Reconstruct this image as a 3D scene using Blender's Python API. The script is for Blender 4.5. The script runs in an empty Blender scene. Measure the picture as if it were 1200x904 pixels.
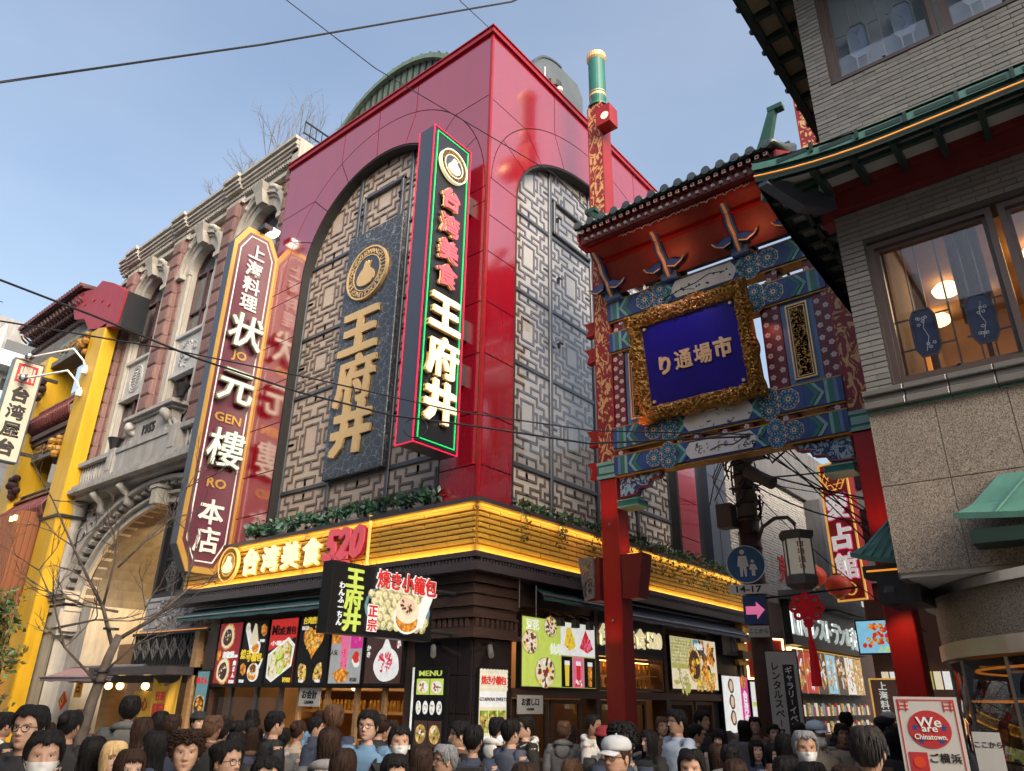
import bpy, math, random
from mathutils import Vector, Matrix, noise
PI = math.pi
rad = math.radians
rnd = random.Random(7)
S = bpy.context.scene
COL = S.collection

# ------------------------------------------------------------------ camera
CAMLOC = Vector((0, 0, 1.85))
yaw, pitch, roll = rad(39.404), rad(23.019), rad(0.934)
Fw = Vector((-math.sin(yaw) * math.cos(pitch), math.cos(yaw) * math.cos(pitch), math.sin(pitch)))
Rt = Vector((math.cos(yaw), math.sin(yaw), 0))
Up = Rt.cross(Fw)
R2 = math.cos(roll) * Rt + math.sin(roll) * Up
U2 = -math.sin(roll) * Rt + math.cos(roll) * Up
cam = bpy.data.cameras.new('camera')
cam.sensor_width = 36
cam.lens = 862.3 / 1200 * 36
cam.clip_start = 0.05
cam.clip_end = 2000
co = bpy.data.objects.new('camera', cam)
COL.objects.link(co)
m4 = Matrix((R2, U2, -Fw)).transposed().to_4x4()
m4.translation = CAMLOC
co.matrix_world = m4
S.camera = co

# ------------------------------------------------------------------ world and sun
SUN_EL, SUN_AZ = 30, 112      # hazy late-afternoon sun, degrees; azimuth from +Y towards +X
W = bpy.data.worlds.new('World')
S.world = W
W.use_nodes = True
wn = W.node_tree
sky = wn.nodes.new('ShaderNodeTexSky')
sky.sky_type = 'NISHITA'
sky.sun_disc = False
sky.sun_elevation = rad(SUN_EL)
sky.sun_rotation = rad(SUN_AZ)
sky.air_density = 1.4
sky.dust_density = 9
sky.ozone_density = 2.2
# thin even veil of cloud: slightly less saturated sky with faint large soft patches
tcw = wn.nodes.new('ShaderNodeTexCoord'); nzw = wn.nodes.new('ShaderNodeTexNoise'); nzw.inputs['Scale'].default_value = 2.2; nzw.inputs['Detail'].default_value = 5
mpw = wn.nodes.new('ShaderNodeMapping'); mpw.inputs['Scale'].default_value = (1, 1, 2.6); wn.links.new(tcw.outputs['Generated'], mpw.inputs[0]); wn.links.new(mpw.outputs[0], nzw.inputs[0])
mrw = wn.nodes.new('ShaderNodeMapRange'); wn.links.new(nzw.outputs[0], mrw.inputs[0]); mrw.inputs[1].default_value = .3; mrw.inputs[2].default_value = .7; mrw.inputs[3].default_value = .92; mrw.inputs[4].default_value = .78
mvw = wn.nodes.new('ShaderNodeMapRange'); wn.links.new(nzw.outputs[0], mvw.inputs[0]); mvw.inputs[1].default_value = .3; mvw.inputs[2].default_value = .7; mvw.inputs[3].default_value = .90; mvw.inputs[4].default_value = .97
hsw = wn.nodes.new('ShaderNodeHueSaturation'); wn.links.new(sky.outputs[0], hsw.inputs['Color']); wn.links.new(mrw.outputs[0], hsw.inputs['Saturation']); wn.links.new(mvw.outputs[0], hsw.inputs['Value'])
wn.links.new(hsw.outputs[0], wn.nodes['Background'].inputs[0])
wn.nodes['Background'].inputs[1].default_value = 0.13
sl = bpy.data.lights.new('sun', 'SUN')
sl.energy = 0.17
sl.angle = rad(60)
sl.color = (1.0, 0.98, 0.95)
so = bpy.data.objects.new('sun', sl)
COL.objects.link(so)
sd = Vector((math.sin(rad(SUN_AZ)) * math.cos(rad(SUN_EL)), math.cos(rad(SUN_AZ)) * math.cos(rad(SUN_EL)), math.sin(rad(SUN_EL))))
so.rotation_euler = sd.to_track_quat('Z', 'Y').to_euler()
S.view_settings.view_transform = 'Standard'
S.view_settings.look = 'None'
S.view_settings.gamma = 1
S.view_settings.exposure = 1.46
S.cycles.max_bounces = 6
S.cycles.diffuse_bounces = 3
S.cycles.glossy_bounces = 3
S.cycles.transparent_max_bounces = 12
S.cycles.sample_clamp_indirect = 4
S.cycles.caustics_reflective = False
S.cycles.caustics_refractive = False

# ------------------------------------------------------------------ materials
MATS = {}
EMK = 0.25      # lamp level against the dusk sky
def mat(name, col=(.5, .5, .5), rough=.6, metal=0, var=.12, vs=3.0, bump=0.0, bs=30, emit=0, coat=0, ior=1.5,
        per=0, objcol=False, dirt=0, st=(1, 1, 1), ecol=None, fine=0, food=0, lit=1):
    if name in MATS: return MATS[name]
    m = bpy.data.materials.new(name); m.use_nodes = True
    nt = m.node_tree; n = nt.nodes; L = nt.links
    p = n['Principled BSDF']
    tc = n.new('ShaderNodeTexCoord'); mp = n.new('ShaderNodeMapping'); mp.inputs['Scale'].default_value = st
    L.new(tc.outputs['Object'], mp.inputs[0])
    if objcol:
        oi = n.new('ShaderNodeObjectInfo'); src = oi.outputs['Color']
    else:
        rgb = n.new('ShaderNodeRGB'); rgb.outputs[0].default_value = (*col, 1); src = rgb.outputs[0]
    def mulf(src, fac_out, lo, hi):
        mr = n.new('ShaderNodeMapRange'); L.new(fac_out, mr.inputs[0])
        mr.inputs[3].default_value = lo; mr.inputs[4].default_value = hi
        h = n.new('ShaderNodeHueSaturation'); L.new(src, h.inputs['Color']); L.new(mr.outputs[0], h.inputs['Value'])
        return h.outputs[0]
    if var:
        nz = n.new('ShaderNodeTexNoise'); nz.inputs['Scale'].default_value = vs; nz.inputs['Detail'].default_value = 5
        L.new(mp.outputs[0], nz.inputs[0]); src = mulf(src, nz.outputs[0], 1 - var * 2, 1 + var * 2)
    if fine:
        nz = n.new('ShaderNodeTexNoise'); nz.inputs['Scale'].default_value = 75; nz.inputs['Detail'].default_value = 3
        L.new(mp.outputs[0], nz.inputs[0]); src = mulf(src, nz.outputs[0], 1 - fine * 2.2, 1 + fine * 2.2)
    if dirt:
        m2 = n.new('ShaderNodeMapping'); m2.inputs['Scale'].default_value = (3, 3, .35); L.new(tc.outputs['Object'], m2.inputs[0])
        nz = n.new('ShaderNodeTexNoise'); nz.inputs['Scale'].default_value = 1.6; nz.inputs['Detail'].default_value = 8
        nz.inputs['Roughness'].default_value = .7
        L.new(m2.outputs[0], nz.inputs[0])
        cr = n.new('ShaderNodeValToRGB'); cr.color_ramp.elements[0].position = .38; cr.color_ramp.elements[1].position = .62
        L.new(nz.outputs[0], cr.inputs[0]); src = mulf(src, cr.outputs[0], 1 - dirt, 1)
    if per:
        o2 = n.new('ShaderNodeObjectInfo'); src = mulf(src, o2.outputs['Random'], 1 - per, 1 + per)
    if food:      # printed food photograph: lumps with darker edges
        vo = n.new('ShaderNodeTexVoronoi'); vo.inputs['Scale'].default_value = 14; L.new(mp.outputs[0], vo.inputs['Vector'])
        mr = n.new('ShaderNodeMapRange'); L.new(vo.outputs['Distance'], mr.inputs[0]); mr.inputs[1].default_value = .15; mr.inputs[2].default_value = .75
        mr.inputs[3].default_value = 1 + food * .45; mr.inputs[4].default_value = 1 - food
        h = n.new('ShaderNodeHueSaturation'); L.new(src, h.inputs['Color']); L.new(mr.outputs[0], h.inputs['Value']); src = h.outputs[0]
    full = src
    if lit != 1:
        h = n.new('ShaderNodeHueSaturation'); h.inputs['Value'].default_value = lit; L.new(src, h.inputs['Color']); src = h.outputs[0]
    L.new(src, p.inputs['Base Color']); src = full
    p.inputs['Roughness'].default_value = rough; p.inputs['Metallic'].default_value = metal
    p.inputs['IOR'].default_value = ior
    if coat:
        p.inputs['Coat Weight'].default_value = coat; p.inputs['Coat Roughness'].default_value = .06
    if bump:
        nb = n.new('ShaderNodeTexNoise'); nb.inputs['Scale'].default_value = bs; nb.inputs['Detail'].default_value = 4
        L.new(mp.outputs[0], nb.inputs[0])
        bp = n.new('ShaderNodeBump'); bp.inputs['Strength'].default_value = bump; bp.inputs['Distance'].default_value = .02
        L.new(nb.outputs[0], bp.inputs['Height']); L.new(bp.outputs[0], p.inputs['Normal'])
    if emit:
        if ecol: p.inputs['Emission Color'].default_value = (*ecol, 1)
        else: L.new(src, p.inputs['Emission Color'])
        p.inputs['Emission Strength'].default_value = emit * EMK
    MATS[name] = m
    return m

def glass(name, tint=(1, 1, 1), tr=.75, rough=.02):
    m = bpy.data.materials.new(name); m.use_nodes = True; nt = m.node_tree; n = nt.nodes; L = nt.links
    out = n['Material Output']; n.remove(n['Principled BSDF'])
    t = n.new('ShaderNodeBsdfTransparent'); t.inputs[0].default_value = (*[c * tr for c in tint], 1)
    g = n.new('ShaderNodeBsdfGlossy'); g.inputs['Roughness'].default_value = rough
    lw = n.new('ShaderNodeLayerWeight'); lw.inputs[0].default_value = .5; pw = n.new('ShaderNodeMath'); pw.operation = 'POWER'; L.new(lw.outputs['Facing'], pw.inputs[0]); pw.inputs[1].default_value = 3.2; fr = n.new('ShaderNodeMapRange'); L.new(pw.outputs[0], fr.inputs[0]); fr.inputs[3].default_value = .07; fr.inputs[4].default_value = 1.0
    mx = n.new('ShaderNodeMixShader'); L.new(fr.outputs[0], mx.inputs[0]); L.new(t.outputs[0], mx.inputs[1]); L.new(g.outputs[0], mx.inputs[2])
    L.new(mx.outputs[0], out.inputs[0]); MATS[name] = m
    return m

def pattern(name, c1, c2, scale=3, thr=.5, wid=.02, dist=1.2, st=(1, 1, 1), rough=.5, kind='noise', rough2=None):
    """two paints, the second laid on the first along a noise or vein pattern"""
    m = bpy.data.materials.new(name); m.use_nodes = True; nt = m.node_tree; n = nt.nodes; L = nt.links
    p = n['Principled BSDF']; tc = n.new('ShaderNodeTexCoord'); mp = n.new('ShaderNodeMapping'); mp.inputs['Scale'].default_value = st
    L.new(tc.outputs['Object'], mp.inputs[0])
    cr = n.new('ShaderNodeValToRGB'); e = cr.color_ramp.elements
    if kind == 'noise':
        t = n.new('ShaderNodeTexNoise'); t.inputs['Distortion'].default_value = dist; t.inputs['Detail'].default_value = 1.5
        o = t.outputs[0]
    else:
        nz = n.new('ShaderNodeTexNoise'); nz.inputs['Scale'].default_value = scale * 1.3; L.new(mp.outputs[0], nz.inputs[0])
        ma = n.new('ShaderNodeVectorMath'); ma.operation = 'SCALE'; ma.inputs['Scale'].default_value = dist
        L.new(nz.outputs['Color'], ma.inputs[0])
        ad = n.new('ShaderNodeVectorMath'); L.new(mp.outputs[0], ad.inputs[0]); L.new(ma.outputs[0], ad.inputs[1])
        t = n.new('ShaderNodeTexVoronoi'); t.feature = 'DISTANCE_TO_EDGE'; o = t.outputs[0]
        L.new(ad.outputs[0], t.inputs['Vector'])
    t.inputs['Scale'].default_value = scale
    if kind == 'noise': L.new(mp.outputs[0], t.inputs['Vector'])
    L.new(o, cr.inputs[0])
    e[0].position = max(0, thr - wid); e[1].position = thr + wid
    e[0].color = (*(c2 if kind != 'noise' else c1), 1); e[1].color = (*(c1 if kind != 'noise' else c2), 1)
    L.new(cr.outputs[0], p.inputs['Base Color']); p.inputs['Roughness'].default_value = rough
    MATS[name] = m
    return m

# ------------------------------------------------------------------ geometry builder
class Fr:
    def __init__(s, o, u, v, n): s.o, s.u, s.v, s.n = Vector(o), Vector(u), Vector(v), Vector(n)
    def p(s, a, b, c): return s.o + s.u * a + s.v * b + s.n * c
def FL(y): return Fr((0, y, 0), (1, 0, 0), (0, 0, 1), (0, -1, 0))      # faces -Y (main street)
def FX(x): return Fr((x, 0, 0), (0, 1, 0), (0, 0, 1), (1, 0, 0))       # faces +X (side street)
WORLD = Fr((0, 0, 0), (1, 0, 0), (0, 1, 0), (0, 0, 1))
class B:
    def __init__(s, fr=WORLD): s.V = []; s.F = []; s.M = []; s.fr = fr
    def add(s, pts, faces, m=0, raw=False):
        k = len(s.V)
        if raw: s.V += [tuple(p) for p in pts]
        else:
            f = s.fr; s.V += [tuple(f.p(*p)) for p in pts]
        s.F += [tuple(i + k for i in t) for t in faces]; s.M += [m] * len(faces)
        return s
    def box(s, a0, a1, b0, b1, c0, c1, m=0):
        if a0 > a1: a0, a1 = a1, a0
        if b0 > b1: b0, b1 = b1, b0
        if c0 > c1: c0, c1 = c1, c0
        return s.add([(a, b, c) for c in (c0, c1) for b in (b0, b1) for a in (a0, a1)],
                     [(0, 2, 3, 1), (4, 5, 7, 6), (0, 1, 5, 4), (2, 6, 7, 3), (0, 4, 6, 2), (1, 3, 7, 5)], m)
    def bbox(s, a0, a1, b0, b1, c0, c1, m=0, e=.01):      # box with chamfered front edges (towards +n)
        return s.add([(a0, b0, c0), (a1, b0, c0), (a1, b1, c0), (a0, b1, c0),
                      (a0, b0, c1 - e), (a1, b0, c1 - e), (a1, b1, c1 - e), (a0, b1, c1 - e),
                      (a0 + e, b0 + e, c1), (a1 - e, b0 + e, c1), (a1 - e, b1 - e, c1), (a0 + e, b1 - e, c1)],
                     [(3, 2, 1, 0), (0, 1, 5, 4), (1, 2, 6, 5), (2, 3, 7, 6), (3, 0, 4, 7),
                      (4, 5, 9, 8), (5, 6, 10, 9), (6, 7, 11, 10), (7, 4, 8, 11), (8, 9, 10, 11)], m)
    def prism(s, P, c0, c1, m=0, side=None):
        k = len(P)
        s.add([(a, b, c0) for a, b in P] + [(a, b, c1) for a, b in P], [tuple(range(k - 1, -1, -1)), tuple(range(k, 2 * k))], m)
        s.F += [tuple(len(s.V) - 2 * k + j for j in (i, (i + 1) % k, (i + 1) % k + k, i + k)) for i in range(k)]
        s.M += [m if side is None else side] * k
        return s
    def disc(s, a, b, r, c0, c1, m=0, n=20, ry=None, rot=0):
        ry = ry or r
        P = []
        for i in range(n):
            t = 2 * PI * i / n; x, y = r * math.cos(t), ry * math.sin(t)
            P.append((a + x * math.cos(rot) - y * math.sin(rot), b + x * math.sin(rot) + y * math.cos(rot)))
        return s.prism(P, c0, c1, m)
    def blob(s, a, b, r, c0, c1, m=0, n=22, ry=None, j=.12, seed=0, rot=0):
        ry = ry or r; q = random.Random(seed * 77 + 5); ph = [q.uniform(0, 6.28) for _ in range(4)]
        P = []
        for i in range(n):
            t = 2 * PI * i / n; k = 1 + j * (math.sin(2 * t + ph[0]) * .5 + math.sin(3 * t + ph[1]) * .4 + math.sin(5 * t + ph[2]) * .3)
            x, y = r * k * math.cos(t), ry * k * math.sin(t)
            P.append((a + x * math.cos(rot) - y * math.sin(rot), b + x * math.sin(rot) + y * math.cos(rot)))
        return s.prism(P, c0, c1, m)
    def ring(s, a, b, r0, r1, c0, c1, m=0, n=24, a0=0, a1=2 * PI, ky=1, ao=None):
        # ring sector between ellipses; closed when full
        full = abs(a1 - a0 - 2 * PI) < 1e-6; k = n if full else n + 1
        pts = []
        for i in range(k):
            t = a0 + (a1 - a0) * i / n
            for r, c in ((r0, c0), (r1, c0), (r1, c1), (r0, c1)): pts.append((a + r * math.cos(t), b + r * ky * math.sin(t), c))
        F = []
        for i in range(n):
            p, q = 4 * i, 4 * ((i + 1) % k)
            for e in range(4):
                f = (e + 1) % 4; F.append((p + e, p + f, q + f, q + e))
        if not full: F += [(0, 3, 2, 1), (4 * n, 4 * n + 1, 4 * n + 2, 4 * n + 3)]
        return s.add(pts, F, m)
    def loft(s, rings, m=0, close=True, cap=True):
        k = len(rings[0]); pts = [p for r in rings for p in r]; F = []
        for j in range(len(rings) - 1):
            for i in range(k if close else k - 1):
                a = j * k + i; b = j * k + (i + 1) % k; F.append((a, b, b + k, a + k))
        if cap and close: F += [tuple(range(k - 1, -1, -1)), tuple(range((len(rings) - 1) * k, len(rings) * k))]
        return s.add(pts, F, m)
    def tube(s, path, r, m=0, n=6, cap=True):      # path in frame coordinates
        P = [Vector(p) for p in path]; R = r if isinstance(r, (list, tuple)) else [r] * len(P)
        up = Vector((0, 0, 1)); rings = []
        for i, p in enumerate(P):
            d = (P[min(i + 1, len(P) - 1)] - P[max(i - 1, 0)]).normalized()
            if abs(d.dot(up)) > .95: x = d.cross(Vector((0, 1, 0))).normalized()
            else: x = d.cross(up).normalized()
            y = d.cross(x)
            rings.append([tuple(p + (x * math.cos(2 * PI * j / n) + y * math.sin(2 * PI * j / n)) * R[i]) for j in range(n)])
        return s.loft(rings, m, cap=cap)
    def lathe(s, c, prof, m=0, n=20):      # around frame's third axis through c=(a,b); prof [(r,h)]
        rings = [[(c[0] + r * math.cos(2 * PI * j / n), c[1] + r * math.sin(2 * PI * j / n), h) for j in range(n)] for r, h in prof]
        return s.loft(rings, m)
    def sphere(s, c, r, m=0, n=10, k=6, sc=(1, 1, 1)):
        rings = []
        for i in range(k + 1):
            t = PI * i / k - PI / 2; rr = max(math.cos(t), .001)
            rings.append([(c[0] + r * sc[0] * rr * math.cos(2 * PI * j / n), c[1] + r * sc[1] * rr * math.sin(2 * PI * j / n), c[2] + r * sc[2] * math.sin(t)) for j in range(n)])
        return s.loft(rings, m)
    def text(s, t, a, b, h, c0, dep, m=0, wx=1.0, shear=0.0):
        Vs, Fs = GLYPH.get(t, ([], [])); w = WT.get(t, .013 if h > .12 else .006)
        for i, (dx, dy) in enumerate(((0, 0), (w, w * .6), (-w, -w * .6), (w, -w), (-w, w)) if w > .01 else ((0, 0), (w, 0), (-w, 0)) if w else ((0, 0),)):
            s.add([(a + ((x + dx) * wx + y * shear) * h, b + (y + dy) * h, c0 + (z + .5) * (dep + i * .0004)) for x, y, z in Vs], Fs, m)
        return s

OFF = {}
def _link(o, par, off):
    COL.objects.link(o)
    if par is not None: o.parent = par
    OFF[o.name] = off
    return o
def off(par): return OFF[par.name] if par is not None else Vector((0, 0, 0))
def O(name, b, mats, par=None, smooth=False, label=None):
    me = bpy.data.meshes.new(name); o0 = off(par)
    V = b.V if o0.length == 0 else [(x - o0.x, y - o0.y, z - o0.z) for x, y, z in b.V]
    me.from_pydata(V, [], b.F)
    if not isinstance(mats, (list, tuple)): mats = [mats]
    for m in mats: me.materials.append(MATS[m] if isinstance(m, str) else m)
    if len(mats) > 1: me.polygons.foreach_set('material_index', b.M)
    if smooth: me.polygons.foreach_set('use_smooth', [True] * len(me.polygons))
    me.update()
    o = bpy.data.objects.new(name, me); _link(o, par, o0)
    if label: o['label'] = label
    return o
def tag(o, label, cat, group=None):
    o['label'] = label; o['category'] = cat
    if group: o['group'] = group
    return o
def struct(o): o['kind'] = 'structure'; return o
def stuff(o, label=None, cat=None):
    o['kind'] = 'stuff'
    if label: o['label'] = label; o['category'] = cat
    return o
def T(name, label, cat, loc, group=None):
    o = bpy.data.objects.new(name, None); o.empty_display_size = .2; o.location = loc
    tag(o, label, cat, group); return _link(o, None, Vector(loc))
def piece(name, me, par, loc, sc=(1, 1, 1), rot=None):
    o = bpy.data.objects.new(name, me); o.location = Vector(loc) - off(par); o.scale = sc
    if rot: o.rotation_euler = rot
    return _link(o, par, off(par))
def unit_box(name, m, e=.0):
    b = B(); b.box(-.5, .5, -.5, .5, -.5, .5)
    me = bpy.data.meshes.new(name); me.from_pydata(b.V, [], b.F); me.materials.append(MATS[m]); me.update(); return me
def inset(P, d):
    k = len(P); A = sum(P[i][0] * P[(i + 1) % k][1] - P[(i + 1) % k][0] * P[i][1] for i in range(k)); sg = 1 if A > 0 else -1
    out = []
    for i in range(k):
        p0, p1, p2 = Vector(P[i - 1]), Vector(P[i]), Vector(P[(i + 1) % k])
        e1, e2 = (p1 - p0).normalized(), (p2 - p1).normalized()
        n1, n2 = Vector((-e1.y, e1.x)) * sg, Vector((-e2.y, e2.x)) * sg
        q = n1 + n2; q = q / max(q.dot(n1), .3) * 1.0
        out.append(tuple(p1 + q * d))
    return out

# ------------------------------------------------------------------ glyphs (built-in font, turned into meshes once)
GLYPH = {}; WT = {}
def make_glyphs(items):
    tmp = []
    for t, bold in items:
        c = bpy.data.curves.new('g', 'FONT'); c.body = t; c.size = 1; c.extrude = .5; c.offset = bold; c.resolution_u = 2
        o = bpy.data.objects.new('g', c); COL.objects.link(o); tmp.append((t, o, c))
    bpy.context.view_layer.update(); dg = bpy.context.evaluated_depsgraph_get()
    for t, o, c in tmp:
        me = bpy.data.meshes.new_from_object(o.evaluated_get(dg))
        vs = [v.co.copy() for v in me.vertices]
        if vs:
            x0, x1 = min(v.x for v in vs), max(v.x for v in vs); y0, y1 = min(v.y for v in vs), max(v.y for v in vs)
            GLYPH[t] = ([(v.x - (x0 + x1) / 2, v.y - (y0 + y1) / 2, v.z) for v in vs], [tuple(p.vertices) for p in me.polygons])
        else: GLYPH[t] = ([], [])
        bpy.data.objects.remove(o); bpy.data.curves.remove(c); bpy.data.meshes.remove(me)
HEAVY = '王井台元小市正占り'
MEDH = '府美食状き包宗'
MED = '運好タデパコ火上海料理本店屋台鼎レストランル売&スペ開業中餅肉まん胡椒炸鶏唐揚げ生煎包お会計渡し口かわんふ520¥LKINジーちギャリイベ・ゾン青魚翔御火鍋点心華菜単'
STR = ['520', 'JO', 'GEN', 'RO', 'Mix', '生煎包', '¥650', '¥480', '¥500', '¥980', '¥380', 'CASHIER', '14-17', '1955', 'We', 'are', 'Chinatown.', 'MENU', '台湾唐揚げ',
       '胡椒餅', '肉まん', '小籠包', '焼き', 'レストラン&売店', 'KIN', 'お会計', 'お渡し口', 'かき氷', 'レンタルスペース', 'ギャラリー・イベント', 'ここから', '仙草', '豆花', 'GTAIWAN SWEETS', '人気', 'ご', '横', '浜', '酉',
       '市', '場', '占', '点心', '愛', '好運', '開']
WT['520'] = .03
seen = set(); items = []
for ch in HEAVY:
    if ch not in seen: seen.add(ch); items.append((ch, .008)); WT[ch] = .034
for ch in MEDH:
    if ch not in seen: seen.add(ch); items.append((ch, .006)); WT[ch] = .024
for ch in '湾樓焼籠場通愛館' + MED:
    if ch not in seen: seen.add(ch); items.append((ch, .004)); WT[ch] = .018
for st_ in STR:
    if st_ not in seen: seen.add(st_); items.append((st_, .012))
for ch in 'WANGFUJINGREIXCLQ ':
    if ch not in seen and ch != ' ': seen.add(ch); items.append((ch, .01)); WT[ch] = 0
make_glyphs(items)
_k = {c: GLYPH[c] for c in '状元樓'}; 
for c in '状元樓': GLYPH['thin' + c] = GLYPH[c]; WT['thin' + c] = .004

def area(loc, look_, sx, sy, e, col):
    l = bpy.data.lights.new('strip_and_fill_light', 'AREA'); l.shape = 'RECTANGLE'; l.size = sx; l.size_y = sy; l.energy = e; l.color = col
    o = bpy.data.objects.new('strip_and_fill_light', l); o.location = loc; o.rotation_euler = Vector(look_).to_track_quat('-Z', 'Y' if abs(look_[2]) < .9 else 'X').to_euler(); COL.objects.link(o); return o
# ------------------------------------------------------------------ materials used
mat('asphalt', (.05, .05, .052), .9, bump=.4, bs=60)
mat('street_bounce_stone', (.30, .29, .27), .8, var=.12, bump=.2)
mat('paving', (.24, .23, .22), .85, bump=.3, bs=50)
mat('red_panel', (.30, .005, .018), .16, dirt=.10, var=.05, vs=.5, ior=2.7, bump=.012, bs=1.2, coat=.3, per=.04)
mat('dark_seam', (.02, .02, .022), .6)
mat('red_coping', (.30, .012, .02), .3)
mat('mullion', (.055, .062, .08), .35, ior=1.8)
mat('lattice_bar', (.165, .13, .115), .35, var=.1)
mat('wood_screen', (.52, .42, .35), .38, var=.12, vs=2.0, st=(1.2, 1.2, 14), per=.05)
mat('wood_screen_sky_pale', (.60, .54, .48), .3, var=.10, vs=2.0, st=(1.2, 1.2, 14), per=.05)  # wood paled in its colour to stand for sky reflected in the panes
pattern('marble', (.052, .058, .07), (.36, .38, .42), 5.5, .012, .014, .16, kind='vein', rough=.18)
mat('gold_letter', (.84, .56, .25), .35, metal=.25, var=.03)
mat('gold_leaf', (.42, .235, .06), .34, metal=.75, var=.4, vs=22, bump=.5, bs=70)
mat('gold_deep', (.40, .22, .05), .45, metal=.6, var=.3, vs=18)
mat('lit_cream', (.95, .86, .6), .5, emit=.9, ecol=(1, .86, .52), var=0)
mat('lit_white', (.9, .92, .9), .5, emit=.55, ecol=(.85, .95, .9), var=0)
mat('lit_gold', (.9, .6, .2), .5, emit=.7, ecol=(1, .55, .10), var=0)
mat('pink_letter', (.80, .12, .16), .4, var=.03, emit=.25)
mat('led_red', (.9, .02, .08), .4, emit=.45, ecol=(1, .02, .10), var=0)
mat('led_green', (.02, .8, .2), .4, emit=.4, ecol=(.02, 1, .22), var=0)
mat('sign_navy', (.045, .055, .085), .4, var=.06, ior=1.7)
mat('sign_black', (.018, .02, .026), .3, var=.1)
mat('fascia_gold', (.56, .32, .045), .38, var=.10, vs=6, per=.06, bump=.1, bs=20)
mat('fascia_gold_back', (.36, .17, .02), .5, var=.15)
mat('led_strip', (1, .6, .15), .5, emit=9, ecol=(1, .50, .06), var=0)
mat('cornice_dark', (.05, .042, .05), .35, var=.15, ior=1.7)
mat('brown_wood', (.062, .038, .032), .32, var=.3, vs=3, st=(1, 1, 5), ior=1.6)
mat('mid_wood', (.13, .07, .045), .4, var=.25, vs=3, st=(1, 1, 5))
mat('pale_wood', (.42, .26, .13), .5, var=.2, vs=3, st=(1, 1, 5))
mat('black_tile', (.022, .018, .020), .16, var=.3, vs=4, ior=1.7)
mat('awning_teal', (.025, .075, .085), .6, var=.15, bump=.15, bs=8)
mat('awning_purple', (.20, .14, .19), .6, var=.15)
mat('warm_room', (.34, .20, .10), .8, var=.3, vs=1.5)
mat('warm_lamp', (1, .8, .5), .5, emit=7, ecol=(1, .62, .24), var=0)
mat('white_lamp', (1, .95, .9), .5, emit=6, ecol=(1, .93, .82), var=0)
mat('orange_lamp', (1, .5, .2), .5, emit=12, ecol=(1, .42, .10), var=0)
mat('orange_line', (1, .5, .1), .5, emit=1.1, ecol=(1, .30, .03), var=0)
mat('leaf', (.045, .13, .065), .45, var=.4, vs=9)
mat('leaf_blue', (.12, .22, .20), .4, var=.3, vs=9)
mat('leaf_dry', (.13, .11, .035), .6, var=.4, vs=9)
mat('bark', (.105, .085, .075), .85, var=.4, vs=9, bump=.6, bs=40)
mat('twig', (.16, .15, .15), .8)
mat('stone_cream', (.47, .45, .415), .75, var=.08, vs=2, bump=.12, bs=60, dirt=.22)
mat('stone_grey', (.42, .41, .40), .75, var=.1, vs=2.5, bump=.2, bs=60, dirt=.3)
mat('stone_dark', (.17, .16, .155), .8, var=.12, vs=2.5, bump=.2, bs=60, dirt=.3)
mat('carved_white', (.52, .53, .55), .7, var=.08, bump=.2, bs=50, dirt=.2)
mat('pink_stone', (.25, .145, .135), .8, var=.14, vs=3, bump=.5, bs=30, dirt=.25, per=.14)
mat('pink_wall', (.36, .25, .225), .8, var=.1, vs=2, bump=.2, dirt=.2)
mat('window_frame', (.07, .028, .035), .35, var=.1)
mat('window_dark', (.035, .045, .06), .05, var=.25, vs=.7, ior=2.2)
mat('window_dark2', (.03, .034, .04), .06, var=.4, vs=.8, ior=2.0)
mat('curtain', (.55, .58, .62), .8, var=.1)
mat('iron_black', (.022, .023, .027), .45, var=.15)
mat('maroon_sign', (.105, .022, .046), .35, var=.05, ior=1.6)
mat('sign_gold', (.47, .29, .075), .35, metal=.3, var=.05)
mat('white_paint', (.78, .78, .76), .5, var=.04)
mat('neon_metal', (.24, .21, .15), .4, metal=.3, var=.1)
mat('neon_glass', (.70, .85, .74), .3, emit=.22, ecol=(.6, 1, .8), var=0)
mat('gold_wall', (.55, .29, .035), .4, metal=.1, var=.14, vs=1.4, per=.1)
mat('yellow_paint', (.64, .38, .014), .42, var=.05, vs=1, dirt=.16)
mat('tile_brown', (.14, .035, .035), .4, var=.25, vs=4, per=.15)
mat('tile_dark', (.05, .018, .02), .5, var=.2)
mat('red_board', (.34, .02, .03), .45, var=.08, dirt=.15)
mat('louver_brown', (.22, .075, .03), .55, var=.15, per=.12)
mat('sign_cream', (.62, .55, .46), .5, var=.05, dirt=.12)
mat('ink', (.02, .02, .022), .5, var=0)
mat('seal_red', (.42, .03, .04), .5, var=0)
mat('blue_edge', (.12, .24, .30), .5)
mat('concrete', (.36, .36, .37), .85, var=.08, bump=.2, dirt=.3)
mat('concrete_pale', (.55, .56, .57), .85, var=.06, dirt=.2)
mat('concrete_dark', (.13, .13, .14), .8, var=.1, dirt=.3)
mat('steel', (.36, .37, .39), .34, metal=1, var=.1)
mat('duct', (.12, .145, .16), .55, metal=.4, var=.15, vs=2)
mat('duct_pale', (.24, .28, .29), .5, metal=.3, var=.15, vs=2)
mat('copper_green', (.16, .235, .185), .55, var=.12, dirt=.3)
mat('gate_red', (.32, .014, .014), .38, var=.08, vs=2, dirt=.18)
mat('gate_red_dark', (.13, .010, .014), .4, var=.1)
mat('soffit_red', (.22, .022, .012), .5, var=.12, dirt=.2)
mat('gate_green', (.02, .16, .13), .4, var=.15)
mat('gate_green_dark', (.008, .060, .045), .5, var=.15)
mat('gate_blue', (.018, .062, .22), .45, var=.15)
mat('gate_teal', (.18, .40, .38), .45, var=.15)
mat('gate_blue_pale', (.10, .20, .40), .45, var=.1)
mat('panel_white', (.62, .62, .58), .5, var=.08, dirt=.12)
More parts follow.
